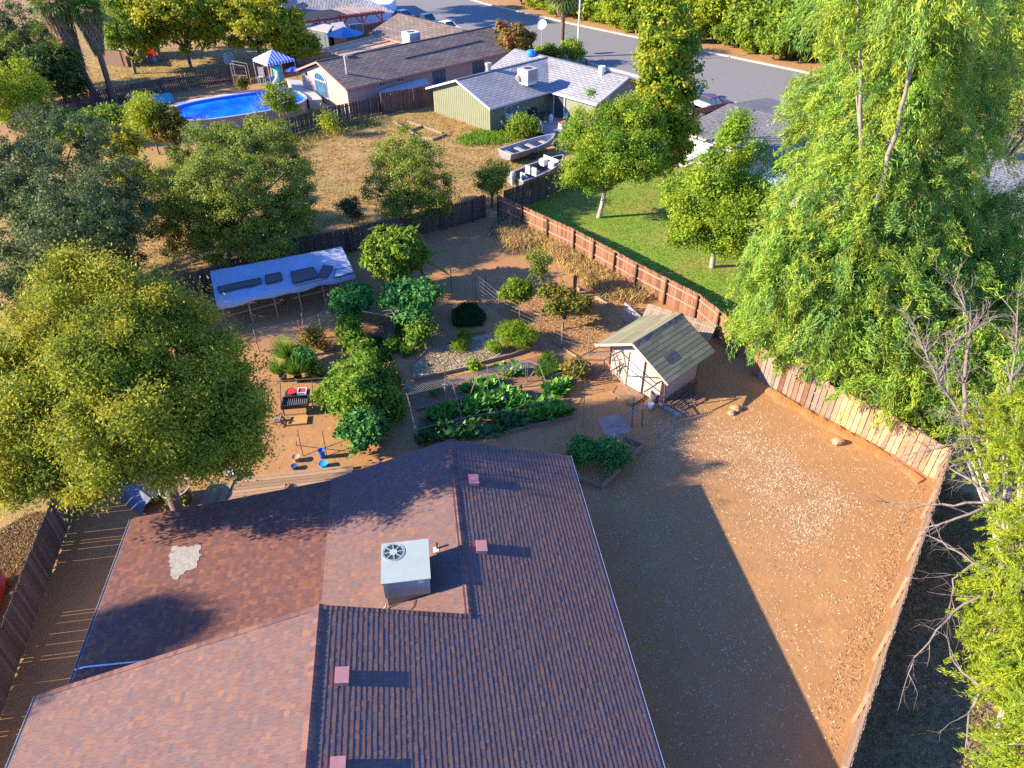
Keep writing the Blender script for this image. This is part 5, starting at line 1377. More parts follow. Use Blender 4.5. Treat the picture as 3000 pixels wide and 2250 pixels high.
# pipe and pole frame before the shed
gf = thing('pipe_structure', 'open frame of rusty pipes and poles in front of the shed', 'frame', ZS(700, 700))
RUST = mat('rust_pipe', (.15, .09, .065), (.10, .065, .05), 6, .8)
for a in ([(340, 1030, 0), (370, 680, 1.5)], [(1110, 1545, 0), (1135, 1170, 1.5)], [(1240, 1530, 0), (1270, 1120, 1.6)], [(1520, 1320, 0), (1545, 930, 1.7)], [(370, 680, 1.5), (770, 470, 2.0)], [(370, 680, 1.5), (755, 685, 1.6)], [(740, 690, 1.6), (1175, 460, 2.2)], [(770, 690, 1.6), (960, 940, 1.6), (1135, 1165, 1.5)], [(1060, 890, 1.7), (1510, 920, 1.7)], [(1270, 1100, 1.6), (1570, 910, 1.75)], [(860, 540, 2.0), (1060, 890, 1.7)], [(790, 460, 2.0), (1165, 455, 2.2)], [(350, 1030, .1), (530, 700, 1.4)], [(1300, 620, 2.1), (1510, 910, 1.75)], [(760, 690, 1.4), (730, 860, 0)], [(950, 710, 1.3), (955, 940, 0)]):
    P = [ZS(*q) for q in a]
    part('pipe', gf, RUST if len(P) == 2 else W_POLE, lambda b: b.tube(P, .034, 6))
for a in ([(500, 595, 1.6), (860, 590, 1.7)], [(660, 520, 1.7), (860, 520, 1.8)], [(520, 600, 1.6), (850, 640, 1.6)]):
    P = [ZS(*q) for q in a]
    part('pale_pipe', gf, PVC, lambda b: b.tube(P, .02, 6))
brush = thing('brush_pile', 'heap of dry sticks against the left shed wall', 'brush pile', ZS(700, 850))
def br(b):
    r_ = random.Random(2)
    for _ in range(90):
        p = ZS(r_.uniform(500, 880), r_.uniform(800, 930), r_.uniform(.0, .35)); a = r_.uniform(-.6, .6) + .4
        b.tube([p, p + Vector((math.cos(a), math.sin(a), r_.uniform(-.1, .25))) * r_.uniform(.4, 1.1)], [.012, .006], 4)
part('sticks', brush, W_POLE, br)['kind'] = 'stuff'
cane = thing('cane_bundle', 'bundle of long thin canes lying on the rail before the raised bed', 'canes', ZS(1000, 1400))
for k in range(9):
    p, q = ZS(760 + k * 32, 1580 - k * 4, .75), ZS(1250 + k * 20, 1250 - k * 10, 1.2 + .02 * k)
    part('cane', cane, W_POLE, lambda b: b.tube([p, p.lerp(q, .5) + Vector((0, 0, .04)), q], [.014, .012, .007], 5))
pp1 = thing('tall_cane', 'tall green cane standing left of the paving slab', 'cane', ZS(470, 1545))
part('shaft', pp1, mat('cane_green', (.22, .19, .07), rough=.7), lambda b: b.tube([ZS(470, 1545, 0), ZS(490, 1250, 1.0), ZS(510, 960, 1.9)], [.03, .026, .015], 6))
bk = thing('bucket', 'grey bucket with a white lid on the dirt by the shed corner', 'bucket', ZS(1350, 1300))
part('lid', bk, mat('lid_white', (.78, .76, .72), rough=.5), lambda b: b.lathe(ZS(1350, 1300), [(.12, 0), (.15, .22), (.16, .22), (.16, .25), (.001, .25)], 16))
bin_ = thing('metal_bin', 'dark round bin in the shade at the shed front corner', 'bin', ZS(1400, 1230))
part('body', bin_, mat('bin_dark', (.10, .10, .11), rough=.5), lambda b: b.lathe(ZS(1400, 1220), [(.18, 0), (.22, .55), (.23, .55), (.2, .5), (.001, .45)], 16))
fr_ = thing('dirt_clod_rock', 'pair of pale rocks on the bare dirt beyond the lumber', 'rock', W(1590, 882))
def rock(b, p, r, sd):
    r_ = random.Random(sd); vs = []
    prof = [(.001, 0), (1, .05), (1.05, .35), (.75, .7), (.3, .85), (.001, .87)]
    n = 9; jit = [[r_.uniform(.8, 1.2) for _ in range(n)] for _ in prof]
    vs = [p + Vector((q[0] * r * jit[i][k] * math.cos(k * 2 * PI / n), q[0] * r * .8 * jit[i][k] * math.sin(k * 2 * PI / n), q[1] * r)) for i, q in enumerate(prof) for k in range(n)]
    b.add(vs, [(i * n + k, i * n + (k + 1) % n, (i + 1) * n + (k + 1) % n, (i + 1) * n + k) for i in range(len(prof) - 1) for k in range(n)])
ROCK = mat('rock_tan', (.44, .27, .14), (.34, .2, .11), 6, .95, .5, 20)
part('rock', fr_, ROCK, lambda b: rock(b, W(1590, 885), .28, 1)); part('rock', fr_, ROCK, lambda b: rock(b, W(1580, 893), .2, 2))
rk2 = thing('rock', 'lone rock at the foot of the pale fence', 'rock', W(1812, 958))
part('stone', rk2, ROCK, lambda b: rock(b, W(1810, 957), .3, 5))
dirtb = MB(); r_ = random.Random(3)
line = [(13.2, 28.75), (14.65, 26.85), (16.95, 24.2), (18.3, 22.0), (16.2, 19.1), (13.3, 15.0)]
rows = []
for i in range(3):
    a, c = Vector(line[i]), Vector(line[i + 1]); d = (c - a); n_ = int(d.length / .22); nn = Vector((-d.y, d.x)).normalized() * (-1)
    if nn.dot(Vector((10, 15)) - a) < 0: nn = -nn
    for k in range(n_):
        t = k / n_; p = a.lerp(c, t); w_ = .5 + .3 * math.sin(k * .37) * math.sin(k * .31 + i) + r_.uniform(-.1, .1) if i < 3 else r_.uniform(.2, .4); h_ = r_.uniform(.02, .13) if i < 3 else r_.uniform(.03, .08)
        rows.append([(p.x - nn.x * .02, p.y - nn.y * .02, h_ * .9), (p.x + nn.x * w_ * .3, p.y + nn.y * w_ * .3, h_), (p.x + nn.x * w_ * .7, p.y + nn.y * w_ * .7, h_ * r_.uniform(.2, .7)), (p.x + nn.x * w_, p.y + nn.y * w_, -.02)])
vs = [q for row in rows for q in row]
dirtb.add(vs, [(i * 4 + a, i * 4 + a + 1, (i + 1) * 4 + a + 1, (i + 1) * 4 + a) for i in range(len(rows) - 1) for a in range(3)])
o = dirtb.build('earth_bank', mat('orange_dirt', (.46, .205, .068), (.38, .165, .058), 2.5, .95, .9, 9, bdist=.06), None, True); o['kind'] = 'structure'

# barbecue with red bowls, drum grill, logs
bbq = thing('barbecue', 'black iron barbecue under a pipe frame on the dirt', 'barbecue', ZG(500, 1500))
IRON = mat('black_iron', (.035, .032, .035), rough=.6)
g0 = ZG(505, 1480); ba = R(8)
part('firebox', bbq, IRON, lambda b: [b.box(g0 + Vector(v), d, ba) for v, d in (((0, 0, .48), (1.25, .62, .05)), ((0, .3, .62), (1.25, .04, .3)), ((0, -.3, .58), (1.25, .04, .22)), ((-.61, 0, .6), (.04, .6, .26)), ((.61, 0, .6), (.04, .6, .26)))])
part('grate', bbq, mat('ash_grate', (.20, .19, .18), rough=.7), lambda b: [b.box(g0 + Vector((-.55 + .1 * k, 0, .62)), (.03, .56, .02), ba) for k in range(12)])
part('shelf', bbq, IRON, lambda b: b.box(g0 + Vector((-.03, .62, .68)), (1.2, .5, .03), ba))
for sx in (-.58, .58):
    for sy in (-.26, .7):
        part('leg', bbq, IRON, lambda b: b.box(g0 + Vector((sx, sy, .25)), (.05, .05, .5), ba))
for sx in (-.85, .72):
    part('upright', bbq, RUST, lambda b: b.tube([g0 + Vector((sx, .2, 0)), g0 + Vector((sx, .9, 1.25))], .025, 6))
part('top_bar', bbq, RUST, lambda b: b.tube([g0 + Vector((-1.05, .85, 1.25)), g0 + Vector((1.3, 1.1, 1.27))], .025, 6))
bl = thing('bowl', 'round red basin full of red fruit on the barbecue shelf', 'bowl', g0 + Vector((-.28, .66, .70)))
part('basin', bl, mat('red_plastic', (.62, .04, .03), rough=.4), lambda b: b.lathe(g0 + Vector((-.28, .62, .70)), [(.16, 0), (.23, .12), (.25, .12), (.25, .14), (.21, .12), (.001, .1)], 18))
part('fruit', bl, mat('red_fruit', (.65, .06, .03), rough=.5), lambda b: [rock(b, g0 + Vector((-.28 + .11 * math.cos(k), .62 + .11 * math.sin(k), .80)), .05, k) for k in range(9)])
bt = thing('tray', 'square white tub with red contents beside the round red basin', 'tub', g0 + Vector((.22, .64, .70)))
part('tub', bt, mat('tub_white', (.75, .72, .78), rough=.4), lambda b: [b.box(g0 + Vector((.22, .66, .70)) + Vector(v), d, ba) for v, d in (((0, 0, .02), (.42, .44, .03)), ((-.2, 0, .08), (.03, .44, .14)), ((.2, 0, .08), (.03, .44, .14)), ((0, .2, .08), (.42, .03, .14)), ((0, -.2, .08), (.42, .03, .14)))])
part('fruit', bt, mat('red_fruit', (.65, .06, .03), rough=.5), lambda b: b.box(g0 + Vector((.22, .66, .78)), (.34, .36, .05), ba))
bx = thing('wooden_crate', 'low orange plywood board on the dirt before the barbecue', 'board', g0 + Vector((.1, -.75, 0)))
part('panel', bx, mat('orange_ply', (.50, .27, .08), (.42, .22, .07), 5, .9), lambda b: b.box(g0 + Vector((.18, -.72, .06)), (.95, .62, .1), ba))
lg = thing('firewood_pile', 'small tangled pile of cut branches left of the plywood board', 'firewood', g0 + Vector((-.7, -.8, 0)))
for k in range(14):
    a = rs.uniform(0, 3.1); p = g0 + Vector((-.68 + rs.uniform(-.2, .2), -.72 + rs.uniform(-.25, .2), .05 + .02 * k)); d = Vector((math.cos(a), math.sin(a), rs.uniform(-.1, .25))) * .26
    part('log', lg, W_GREY, lambda b: b.tube([p - d, p + d], .035, 6))

# deck between tree and house, with the things on it
dk = thing('wooden_deck', 'low weathered plank deck behind the low brown roof', 'deck', HU(-6.5, 21.3))
for k in range(11):
    part('plank', dk, wood('deck_board', (.38, .23, .13), (.28, .17, .10), .2), lambda b: b.beam(HU(-9.2 + .02 * k, 21.6 + k * .2, .12), HU(-4.0 + .02 * k, 21.7 + k * .2, .12), .185, .04))
for k in range(8):
    part('plank', dk, wood('deck_board', (.38, .23, .13), (.28, .17, .10), .2), lambda b: b.beam(HU(-10.4 + k * .13, 20.6, .16), HU(-9.9 + k * .13, 23.6, .16), .12, .04))
tub = thing('round_tub', 'large round rusty tub beside the trunk of the golden tree', 'tub', W(380, 1090))
tp = W(388, 1082, 0)
part('body', tub, mat('rust_dark', (.13, .07, .045), (.08, .05, .04), 4, .8), lambda b: b.lathe(tp, [(.50, 0), (.56, .75), (.60, .75), (.60, .80), (.53, .80), (.52, .7)], 24))
part('rim', tub, mat('rim_pale', (.55, .48, .42), rough=.6), lambda b: b.lathe(tp, [(.58, .80), (.62, .80), (.62, .83), (.58, .83)], 24))
part('contents', tub, mat('tub_soil', (.35, .21, .12), (.2, .12, .08), 8, .95, .5, 20), lambda b: b.lathe(tp, [(.001, .72), (.54, .68)], 24))
boat0 = thing('upturned_boat', 'blue grey upturned dinghy hull under the golden tree', 'boat', W(305, 1060))
q0, q1 = W(268, 1040, .5), W(330, 1085, .3)
def dinghy(b):
    d = (q1 - q0).normalized(); s = Vector((-d.y, d.x, 0)); vs = []
    for i, (t, w_, h_) in enumerate(((-.05, .18, .35), (.15, .5, .5), (.5, .62, .52), (.8, .62, .5), (1.0, .6, .46))):
        p = q0.lerp(q1, t) * 1.0; p.z = 0
        for a in (-1, -.55, 0, .55, 1): vs.append(p + s * (w_ * a) + Vector((0, 0, h_ * (1.15 - abs(a) ** 2 * 1.05))))
    b.add(vs, [(i * 5 + k, i * 5 + k + 1, (i + 1) * 5 + k + 1, (i + 1) * 5 + k) for i in range(4) for k in range(4)] + [(0, 1, 2, 3, 4)])
part('hull', boat0, mat('hull_bluegrey', (.12, .16, .22), (.09, .12, .17), 3, .5), dinghy)
jar = thing('planter', 'round white planter at the deck edge under the tree', 'planter', W(503, 1030))
part('bowl', jar, mat('planter_white', (.68, .66, .62), rough=.6), lambda b: b.lathe(W(503, 1030), [(.16, 0), (.24, .2), (.25, .28), (.22, .28), (.001, .22)], 16))
part('soil', jar, DARKSOIL, lambda b: b.lathe(W(503, 1030, .24), [(.001, 0), (.22, 0)], 16))
for lab, (px, py), c, r, h in (('bright blue round tub at the right end of the deck', (700, 1008), (.03, .33, .62), .2, .22), ('blue water bottle standing behind the blue tub', (697, 988), (.04, .12, .42), .15, .45), ('tan clay pot on the ground left of the blue bottle', (641, 995), (.45, .28, .16), .17, .25), ('small dark blue pot left of the deck pots', (637, 1012), (.04, .07, .2), .14, .18)):
    t_ = thing('garden_pot', lab, 'pot', W(px, py))
    part('body', t_, mat('pot_%d' % int(c[2] * 100), c, rough=.4), lambda b: b.lathe(W(px, py), [(r * .8, 0), (r, h), (r * 1.08, h), (r * .9, h * .9), (.001, h * .8)], 16))
fl_ = thing('potted_flower', 'small potted plant with pink flowers on the deck', 'potted plant', W(622, 1056))
part('pot', fl_, mat('pot_20', (.04, .07, .2), rough=.4), lambda b: b.lathe(W(622, 1058), [(.08, 0), (.11, .16), (.001, .15)], 12))
part('flowers', fl_, mat('flower_pink', (.5, .12, .18), (.1, .2, .03), 12, .7), lambda b: [rock(b, W(622, 1056) + Vector((.1 * math.cos(k * 1.3), .1 * math.sin(k * 1.3), .18 + .02 * (k % 3))), .06, k) for k in range(8)])
sf = thing('stake_pair', 'two dark stakes standing on the shaded ground behind the deck', 'stakes', W(650, 985))
for a in ((650, 960, 655, 985), (648, 985, 640, 962), (703, 962, 706, 985)):
    part('stake', sf, IRON, lambda b: b.tube([W(a[0], a[1], 0) + Vector((0, 0, .9)), W(a[2], a[3], 0)], .02, 5))
car0 = thing('red_tub', 'red rounded plastic tub at the left edge beyond the fence', 'tub', W(-30, 1350))
part('body', car0, mat('tub_red', (.55, .02, .03), rough=.3, spec=.5), lambda b: b.lathe(W(-72, 1352), [(1.0, .3), (1.12, .5), (1.1, .8), (.9, 1.0), (.001, 1.05)], 20, sx=1.0, sy=1.9))
# ---------------------------------------------------------------- neighbouring houses
def shing_mat(name, c1, c2, sc=4.0):
    """asphalt roof far off: courses and tabs too small to tell apart"""
    if name in _mats: return _mats[name]
    m = bpy.data.materials.new(name); m.use_nodes = True
    N, Lk = m.node_tree.nodes, m.node_tree.links
    p = N['Principled BSDF']; p.inputs['Roughness'].default_value = .92; p.inputs['Specular IOR Level'].default_value = .2
    tc = N.new('ShaderNodeUVMap'); br = N.new('ShaderNodeTexBrick')
    br.inputs['Scale'].default_value = 1.0; br.inputs['Brick Width'].default_value = .9; br.inputs['Row Height'].default_value = .34
    br.inputs['Mortar Size'].default_value = .04; br.inputs['Color1'].default_value = (*c1, 1); br.inputs['Color2'].default_value = (*c2, 1)
    br.inputs['Mortar'].default_value = (*[v * .55 for v in c2], 1); br.inputs['Bias'].default_value = -.1
    Lk.new(tc.outputs[0], br.inputs['Vector'])
    n = N.new('ShaderNodeTexNoise'); n.inputs['Scale'].default_value = .35; n.inputs['Detail'].default_value = 6; Lk.new(tc.outputs[0], n.inputs['Vector'])
    h = N.new('ShaderNodeHueSaturation'); r = N.new('ShaderNodeMapRange'); r.inputs[1].default_value = .3; r.inputs[2].default_value = .7; r.inputs[3].default_value = .82; r.inputs[4].default_value = 1.15
    Lk.new(n.outputs[0], r.inputs[0]); Lk.new(r.outputs[0], h.inputs['Value']); Lk.new(br.outputs['Color'], h.inputs['Color'])
    Lk.new(h.outputs[0], p.inputs['Base Color'])
    b = N.new('ShaderNodeBump'); b.inputs['Strength'].default_value = .6; b.inputs['Distance'].default_value = .02; b.invert = True
    Lk.new(br.outputs['Fac'], b.inputs['Height']); Lk.new(b.outputs[0], p.inputs['Normal'])
    _mats[name] = m; return m

def roof_slab(root, m, pts, e0, e1, t=.12, name='roof', parent=None):
    """pts: outline of one slope; texture runs along e0->e1 (the eave)"""
    pts = [Vector(p) for p in pts]
    al = (Vector(e1) - Vector(e0)).normalized()
    nrm = (pts[1] - pts[0]).cross(pts[2] - pts[0]).normalized()
    if nrm.z < 0: pts = pts[::-1]; nrm = -nrm
    up = nrm.cross(al); n = len(pts)
    b = MB(root.location)
    low = [p - Vector((0, 0, t)) for p in pts]
    b.add(pts + low, [tuple(range(n)), tuple(range(2 * n - 1, n - 1, -1))] + [(i, n + i, n + (i + 1) % n, (i + 1) % n) for i in range(n)])
    me = b.mesh(name, m); uv = me.uv_layers.new(name='UVMap')
    for l in me.loops:
        v = Vector(me.vertices[l.vertex_index].co) + root.location - Vector(e0)
        uv.data[l.index].uv = (v.dot(al), v.dot(up))
    return link(name, me, root)

def gable(root, rm, a0, a1, b0, b1, ze, zt, axis, fas, oh=0.0):
    """two slopes; axis 'a' or 'b' is the direction of the ridge"""
    if axis == 'a':
        m = (b0 + b1) / 2
        S = [([GB(a0, b0, ze), GB(a1, b0, ze), GB(a1, m, zt), GB(a0, m, zt)], GB(a0, b0, ze), GB(a1, b0, ze)),
             ([GB(a0, b1, ze), GB(a1, b1, ze), GB(a1, m - .003, zt), GB(a0, m - .003, zt)], GB(a0, b1, ze), GB(a1, b1, ze))]
        R_ = [(GB(a0, b0, ze), GB(a0, m, zt)), (GB(a0, b1, ze), GB(a0, m, zt)), (GB(a1, b0, ze), GB(a1, m, zt)), (GB(a0, b0, ze), GB(a1, b0, ze))]
        rid = (GB(a0, m, zt), GB(a1, m, zt))
    else:
        m = (a0 + a1) / 2
        S = [([GB(a0, b0, ze), GB(a0, b1, ze), GB(m, b1, zt), GB(m, b0, zt)], GB(a0, b0, ze), GB(a0, b1, ze)),
             ([GB(a1, b0, ze), GB(a1, b1, ze), GB(m + .003, b1, zt), GB(m + .003, b0, zt)], GB(a1, b0, ze), GB(a1, b1, ze))]
        R_ = [(GB(a0, b0, ze), GB(m, b0, zt)), (GB(a1, b0, ze), GB(m, b0, zt)), (GB(a0, b1, ze), GB(m, b1, zt)), (GB(a0, b0, ze), GB(a0, b1, ze))]
        rid = (GB(m, b0, zt), GB(m, b1, zt))
    for s in S: roof_slab(root, rm, *s)
    part('fascia', root, fas, lambda b: [b.beam(p + Vector((0, 0, -.085)), q + Vector((0, 0, -.085)), .05, .17) for p, q in R_])
    part('ridge_cap', root, rm, lambda b: b.beam(rid[0] + Vector((0, 0, .012)), rid[1] + Vector((0, 0, .012)), .24, .03))
def gwall(root, m, a0, a1, b0, b1, z, zt=None, axis='a', ends=(1, 1)):
    def fn(b):
        b.prism([GB(a0, b0), GB(a1, b0), GB(a1, b1), GB(a0, b1)], 0, z)
        if zt:
            for s, e in zip((0, 1), ends):
                if not e: continue
                if axis == 'a':
                    x = a0 if s == 0 else a1 - .08; mm = (b0 + b1) / 2
                    P = [GB(x, b0, z), GB(x, b1, z), GB(x, mm, zt)]; k = GB(.08, 0)
                else:
                    x = b0 if s == 0 else b1 - .08; mm = (a0 + a1) / 2
                    P = [GB(a0, x, z), GB(a1, x, z), GB(mm, x, zt)]; k = GB(0, .08)
                b.add(P + [p + k for p in P], [(0, 1, 2), (5, 4, 3), (0, 3, 4, 1), (1, 4, 5, 2), (2, 5, 3, 0)])
    return part('wall', root, m, fn)
GLASS = mat('window_glass', (.03, .09, .15), (.05, .14, .22), .8, .2, spec=.35)
WHITE = mat('white_trim', (.56, .55, .54), rough=.6)
def window(root, c, w, h, d, n, bars=1, fr=WHITE, gl=GLASS):
    """d along the wall, n out of it"""
    c, d, n = Vector(c), Vector(d), Vector(n); z = Vector((0, 0, 1))
    f = part('window', root, fr, lambda b: [b.beam(c + d * (s * w / 2) - z * h / 2 + n * .03, c + d * (s * w / 2) + z * h / 2 + n * .03, .07, .06) for s in (-1, 1)] +
             [b.beam(c - d * w / 2 + z * (s * h / 2) + n * .03, c + d * w / 2 + z * (s * h / 2) + n * .03, .06, .07) for s in (-1, 1)] +
             [b.beam(c + d * (-w / 2 + w * (k + 1) / (bars + 1)) - z * h / 2 + n * .03, c + d * (-w / 2 + w * (k + 1) / (bars + 1)) + z * h / 2 + n * .03, .045, .04) for k in range(bars)])
    for k in range(bars + 1):
        x0 = -w / 2 + w * k / (bars + 1) + .02; x1 = -w / 2 + w * (k + 1) / (bars + 1) - .02
        bb = MB(root.location)
        bb.quad(c + d * x0 - z * h / 2 + n * .012, c + d * x1 - z * h / 2 + n * .012, c + d * x1 + z * h / 2 + n * .012, c + d * x0 + z * h / 2 + n * .012)
        o = bb.build('pane', gl, f)
    return f
EA, EB = GB(1, 0), GB(0, 1)

# pink stucco house by the pool
pink = thing('stucco_house', 'pink stucco house with a long grey brown shingled roof beside the pool', 'house', GB(45, 69))
PINK = mat('pink_stucco', (.46, .31, .26), (.41, .275, .23), 1.5, .9, .2, 30)
PR = shing_mat('shingle_brown', (.24, .18, .14), (.15, .115, .095))
PF = mat('fascia_salmon', (.50, .22, .15), rough=.7)
gable(pink, PR, 39.25, 63.4, 64.4, 74.25, 2.6, 4.32, 'a', PF)
gwall(pink, PINK, 39.75, 63, 65.0, 73.7, 2.45, 4.05, 'a')
gable(pink, PR, 55.4, 65.2, 73.9, 83.6, 2.6, 4.30, 'b', PF)
roof_slab(pink, PR, [GB(55.4, 74.2, 2.6), GB(60.3, 69.32, 4.29), GB(60.3, 74.2, 4.29)], GB(55.4, 74, 2.6), GB(55.4, 80, 2.6))
gwall(pink, PINK, 55.9, 64.7, 73.7, 83.1, 2.45, 4.0, 'b')
window(pink, GB(39.75, 69.9, 1.45), 2.3, 1.6, EB, -EA, 2)
def arch(b):
    c = GB(39.70, 69.9, 2.28)
    for r0, r1 in ((1.02, 1.14),):
        n = 12
        vs = []
        for i in range(n + 1):
            t = PI * i / n
            for r in (r0, r1):
                for x in (0, -.05): vs.append(c + EB * (r * math.cos(t)) + Vector((0, 0, r * .72 * math.sin(t))) + EA * x)
        b.add(vs, [(i * 4 + p, i * 4 + q, (i + 1) * 4 + q, (i + 1) * 4 + p) for i in range(n) for p, q in ((0, 1), (1, 3), (3, 2), (2, 0))])
w_ = part('arched_window', pink, WHITE, arch)
part('pane', w_, GLASS, lambda b: b.poly([GB(39.73, 69.9, 2.28) + EB * (1.03 * math.cos(PI * i / 12)) + Vector((0, 0, 1.03 * .72 * math.sin(PI * i / 12))) for i in range(13)]))
window(pink, GB(44.0, 65.0, 2.05), .75, .38, EA, -EB, 1, gl=GLASS); window(pink, GB(46.4, 65.0, 2.05), .75, .38, EA, -EB, 1)
window(pink, GB(51.6, 65.0, 1.35), 1.7, 1.5, EA, -EB, 2, fr=mat('frame_dark', (.12, .12, .13)))
window(pink, GB(57.4, 65.0, 1.25), 1.7, 1.7, EA, -EB, 2, fr=mat('frame_dark', (.12, .12, .13)))
METAL = mat('galvanised', (.52, .46, .42), (.40, .36, .34), 5, .45, metal=.3)
cp = W(751, 167, 3.0)
part('flue_pipe', pink, METAL, lambda b: (b.tube([cp - Vector((0, 0, .3)), cp + Vector((0, 0, 1.9))], .13, 10), b.tube([cp + Vector((0, 0, 1.9)), cp + Vector((0, 0, 2.05))], [.18, .18], 10)))
for (px, py) in ((754, 121), (1001, 67)):
    p = W(px, py, 4.25)
    part('roof_vent', pink, mat('vent_dark', (.12, .10, .10)), lambda b: b.box(p, (.8, .5, .2), GA))
part('roof_rail', pink, mat('rail_dark', (.07, .06, .06)), lambda b: b.beam(GB(48.5, 66.9, 3.52), GB(60.0, 67.1, 3.60), .06, .07))
for (a, z) in ((41.2, 1.6),):
    part('wall_lamp', pink, PIPE, lambda b: b.box(GB(39.68, 72.6, 2.5), (.2, .2, .3), GA))
pac = thing('air_conditioner', 'grey box air conditioner on the brown roof behind the ridge', 'air conditioner', W(889, 92, 3.2))
p = W(889, 92, 3.6)
GREYM = mat('ac_grey', (.30, .32, .36), (.22, .24, .28), 3, .5)
part('cabinet', pac, GREYM, lambda b: b.box(p + Vector((0, 0, .45)), (1.5, 1.5, 1.3), GA))
part('lid', pac, mat('ac_light', (.55, .56, .58), rough=.5), lambda b: b.box(p + Vector((0, 0, 1.12)), (1.55, 1.55, .05), GA))
part('side_panel', pac, mat('ac_light', (.55, .56, .58), rough=.5), lambda b: b.box(p + Vector((0, 0, .45)) - EA * .757, (.012, 1.4, 1.2), GA))
part('fan_grille', pac, PIPE, lambda b: b.lathe(p + Vector((0, 0, 1.15)), [(.001, .01), (.45, .01)], 16))
pcov = thing('patio_cover', 'unfinished timber patio cover with plywood and rafters behind the pink house', 'patio cover', GB(51, 77))
part('plywood', pcov, mat('plywood_tan', (.52, .32, .18), (.42, .25, .14), 2, .85), lambda b: b.hexa([GB(47.0, 74.6, 2.30), GB(55.2, 74.6, 2.42), GB(55.2, 82.6, 2.42), GB(47.0, 81.0, 2.30), GB(47.0, 74.6, 2.33), GB(55.2, 74.6, 2.45), GB(55.2, 82.6, 2.45), GB(47.0, 81.0, 2.33)]))
for k in range(5):
    part('rafter', pcov, mat('pale_lumber', (.66, .44, .26), rough=.8), lambda b: b.beam(GB(47.0, 75.2 + k * 1.5, 2.40), GB(55.2, 75.2 + k * 1.75, 2.52), .10, .12))
for q in ((47.2, 75), (47.2, 80.8), (51, 75)):
    part('post', pcov, W_RAIL, lambda b: b.box(GB(q[0], q[1], 1.14), (.12, .12, 2.28), GA))
shade = thing('awning', 'pale sheet metal awning along the pink house beside the brown fence', 'awning', GB(45, 62))
part('sheet', shade, mat('awning_pale', (.42, .39, .36), (.36, .33, .31), 1.2, .5), lambda b: b.hexa([W(817, 198, 1.7), W(826, 212, 1.5), W(930, 181, 1.5), W(918, 169, 1.9)] + [p + Vector((0, 0, .05)) for p in (W(817, 198, 1.7), W(826, 212, 1.5), W(930, 181, 1.5), W(918, 169, 1.9))]))
for q in ((820, 198), (828, 212), (926, 181)):
    part('post', shade, WHITE, lambda b: b.beam(W(q[0], q[1], 1.55), Vector((W(q[0], q[1], 1.55).x, W(q[0], q[1], 1.55).y, 0)), .08))

# green house
green = thing('green_house', 'sage green sided house with a pale grey shingled roof', 'house', GB(50, 55))
GRN = mat('sage_siding', (.22, .225, .14), (.195, .20, .125), 2, .85)
GR = shing_mat('shingle_grey', (.33, .31, .30), (.27, .26, .265))
gable(green, GR, 45.7, 58.4, 50.3, 59.85, 2.4, 4.05, 'a', WHITE)
gwall(green, GRN, 46.2, 58, 50.85, 59.3, 2.3, 3.78, 'a', (1, 0))
gable(green, GR, 53.75, 63.1, 44.2, 60.0, 2.4, 4.07, 'b', WHITE)
gwall(green, GRN, 54.3, 62.5, 44.8, 59.4, 2.3, 3.8, 'b', (1, 1))
SB_ = mat('sage_batten', (.175, .18, .115), rough=.85)
for k in range(1, 28): part('batten', green, SB_, lambda b: b.beam(GB(46.192, 50.85 + k * .3, .05), GB(46.192, 50.85 + k * .3, 2.3 + max(0, 1.4 - abs(50.85 + k * .3 - 55.07) * .345)), .03, .012))
for k in range(1, 27): part('batten', green, SB_, lambda b: b.beam(GB(46.2 + k * .3, 50.842, .05), GB(46.2 + k * .3, 50.842, 2.3), .03, .012))
window(green, GB(49.0, 50.85, 1.35), 1.7, 1.1, EA, -EB, 1)
part('window_air_conditioner', green, mat('ac_light', (.55, .56, .58), rough=.5), lambda b: b.box(GB(48.5, 50.6, 1.0), (.6, .5, .42), GA))
part('door', green, mat('door_dark', (.07, .07, .075), rough=.3, spec=.5), lambda b: b.box(GB(54.27, 49.4, 1.0), (.05, 1.3, 2.0), GA))
part('door_frame', green, WHITE, lambda b: [b.box(GB(54.24, 49.4 + s * .72, 1.05), (.08, .14, 2.1), GA) for s in (-1, 1)])
gac = thing('air_conditioner', 'beige box air conditioner on the pale grey roof with a long shadow', 'air conditioner', GB(53.5, 54, 3.4))
BEI = mat('ac_beige', (.44, .38, .31), (.39, .34, .28), 4, .6)
gp = W(1140, 180, 3.1); gp.z = 3.35
part('cabinet', gac, BEI, lambda b: b.box(gp + Vector((0, 0, .62)), (1.45, 1.45, 1.1), GA))
part('base', gac, mat('curb_pale', (.45, .58, .52), rough=.7), lambda b: b.box(gp + Vector((0, 0, -.02)), (1.25, 1.25, .5), GA))
part('fan_grille', gac, PIPE, lambda b: b.lathe(gp + Vector((0, 0, 1.18)), [(.001, .01), (.42, .01)], 16))
part('louvres', gac, mat('louvre', (.36, .31, .27), rough=.6), lambda b: [b.box(gp + Vector((0, 0, .62)) - EB * .732 + EA * (-.5 + .12 * k), (.05, .012, .9), GA) for k in range(9)])
part('duct', gac, METAL, lambda b: b.tube([gp + EB * .6 - EA * .9 + Vector((0, 0, .2)), gp + EB * .6 - EA * .4 + Vector((0, 0, .5))], .3, 10))
def stack(root, nm, px, py, z, r, h, m, cap=True):
    q = W(px, py, z)
    part(nm, root, m, lambda b: (b.tube([q - Vector((0, 0, .2)), q + Vector((0, 0, h))], r, 12), b.tube([q + Vector((0, 0, h)), q + Vector((0, 0, h + .22))], [r * 1.35, r * 1.35], 12) if cap else None))
stack(green, 'vent_pipe', 1055, 158, 3.8, .25, .75, METAL)
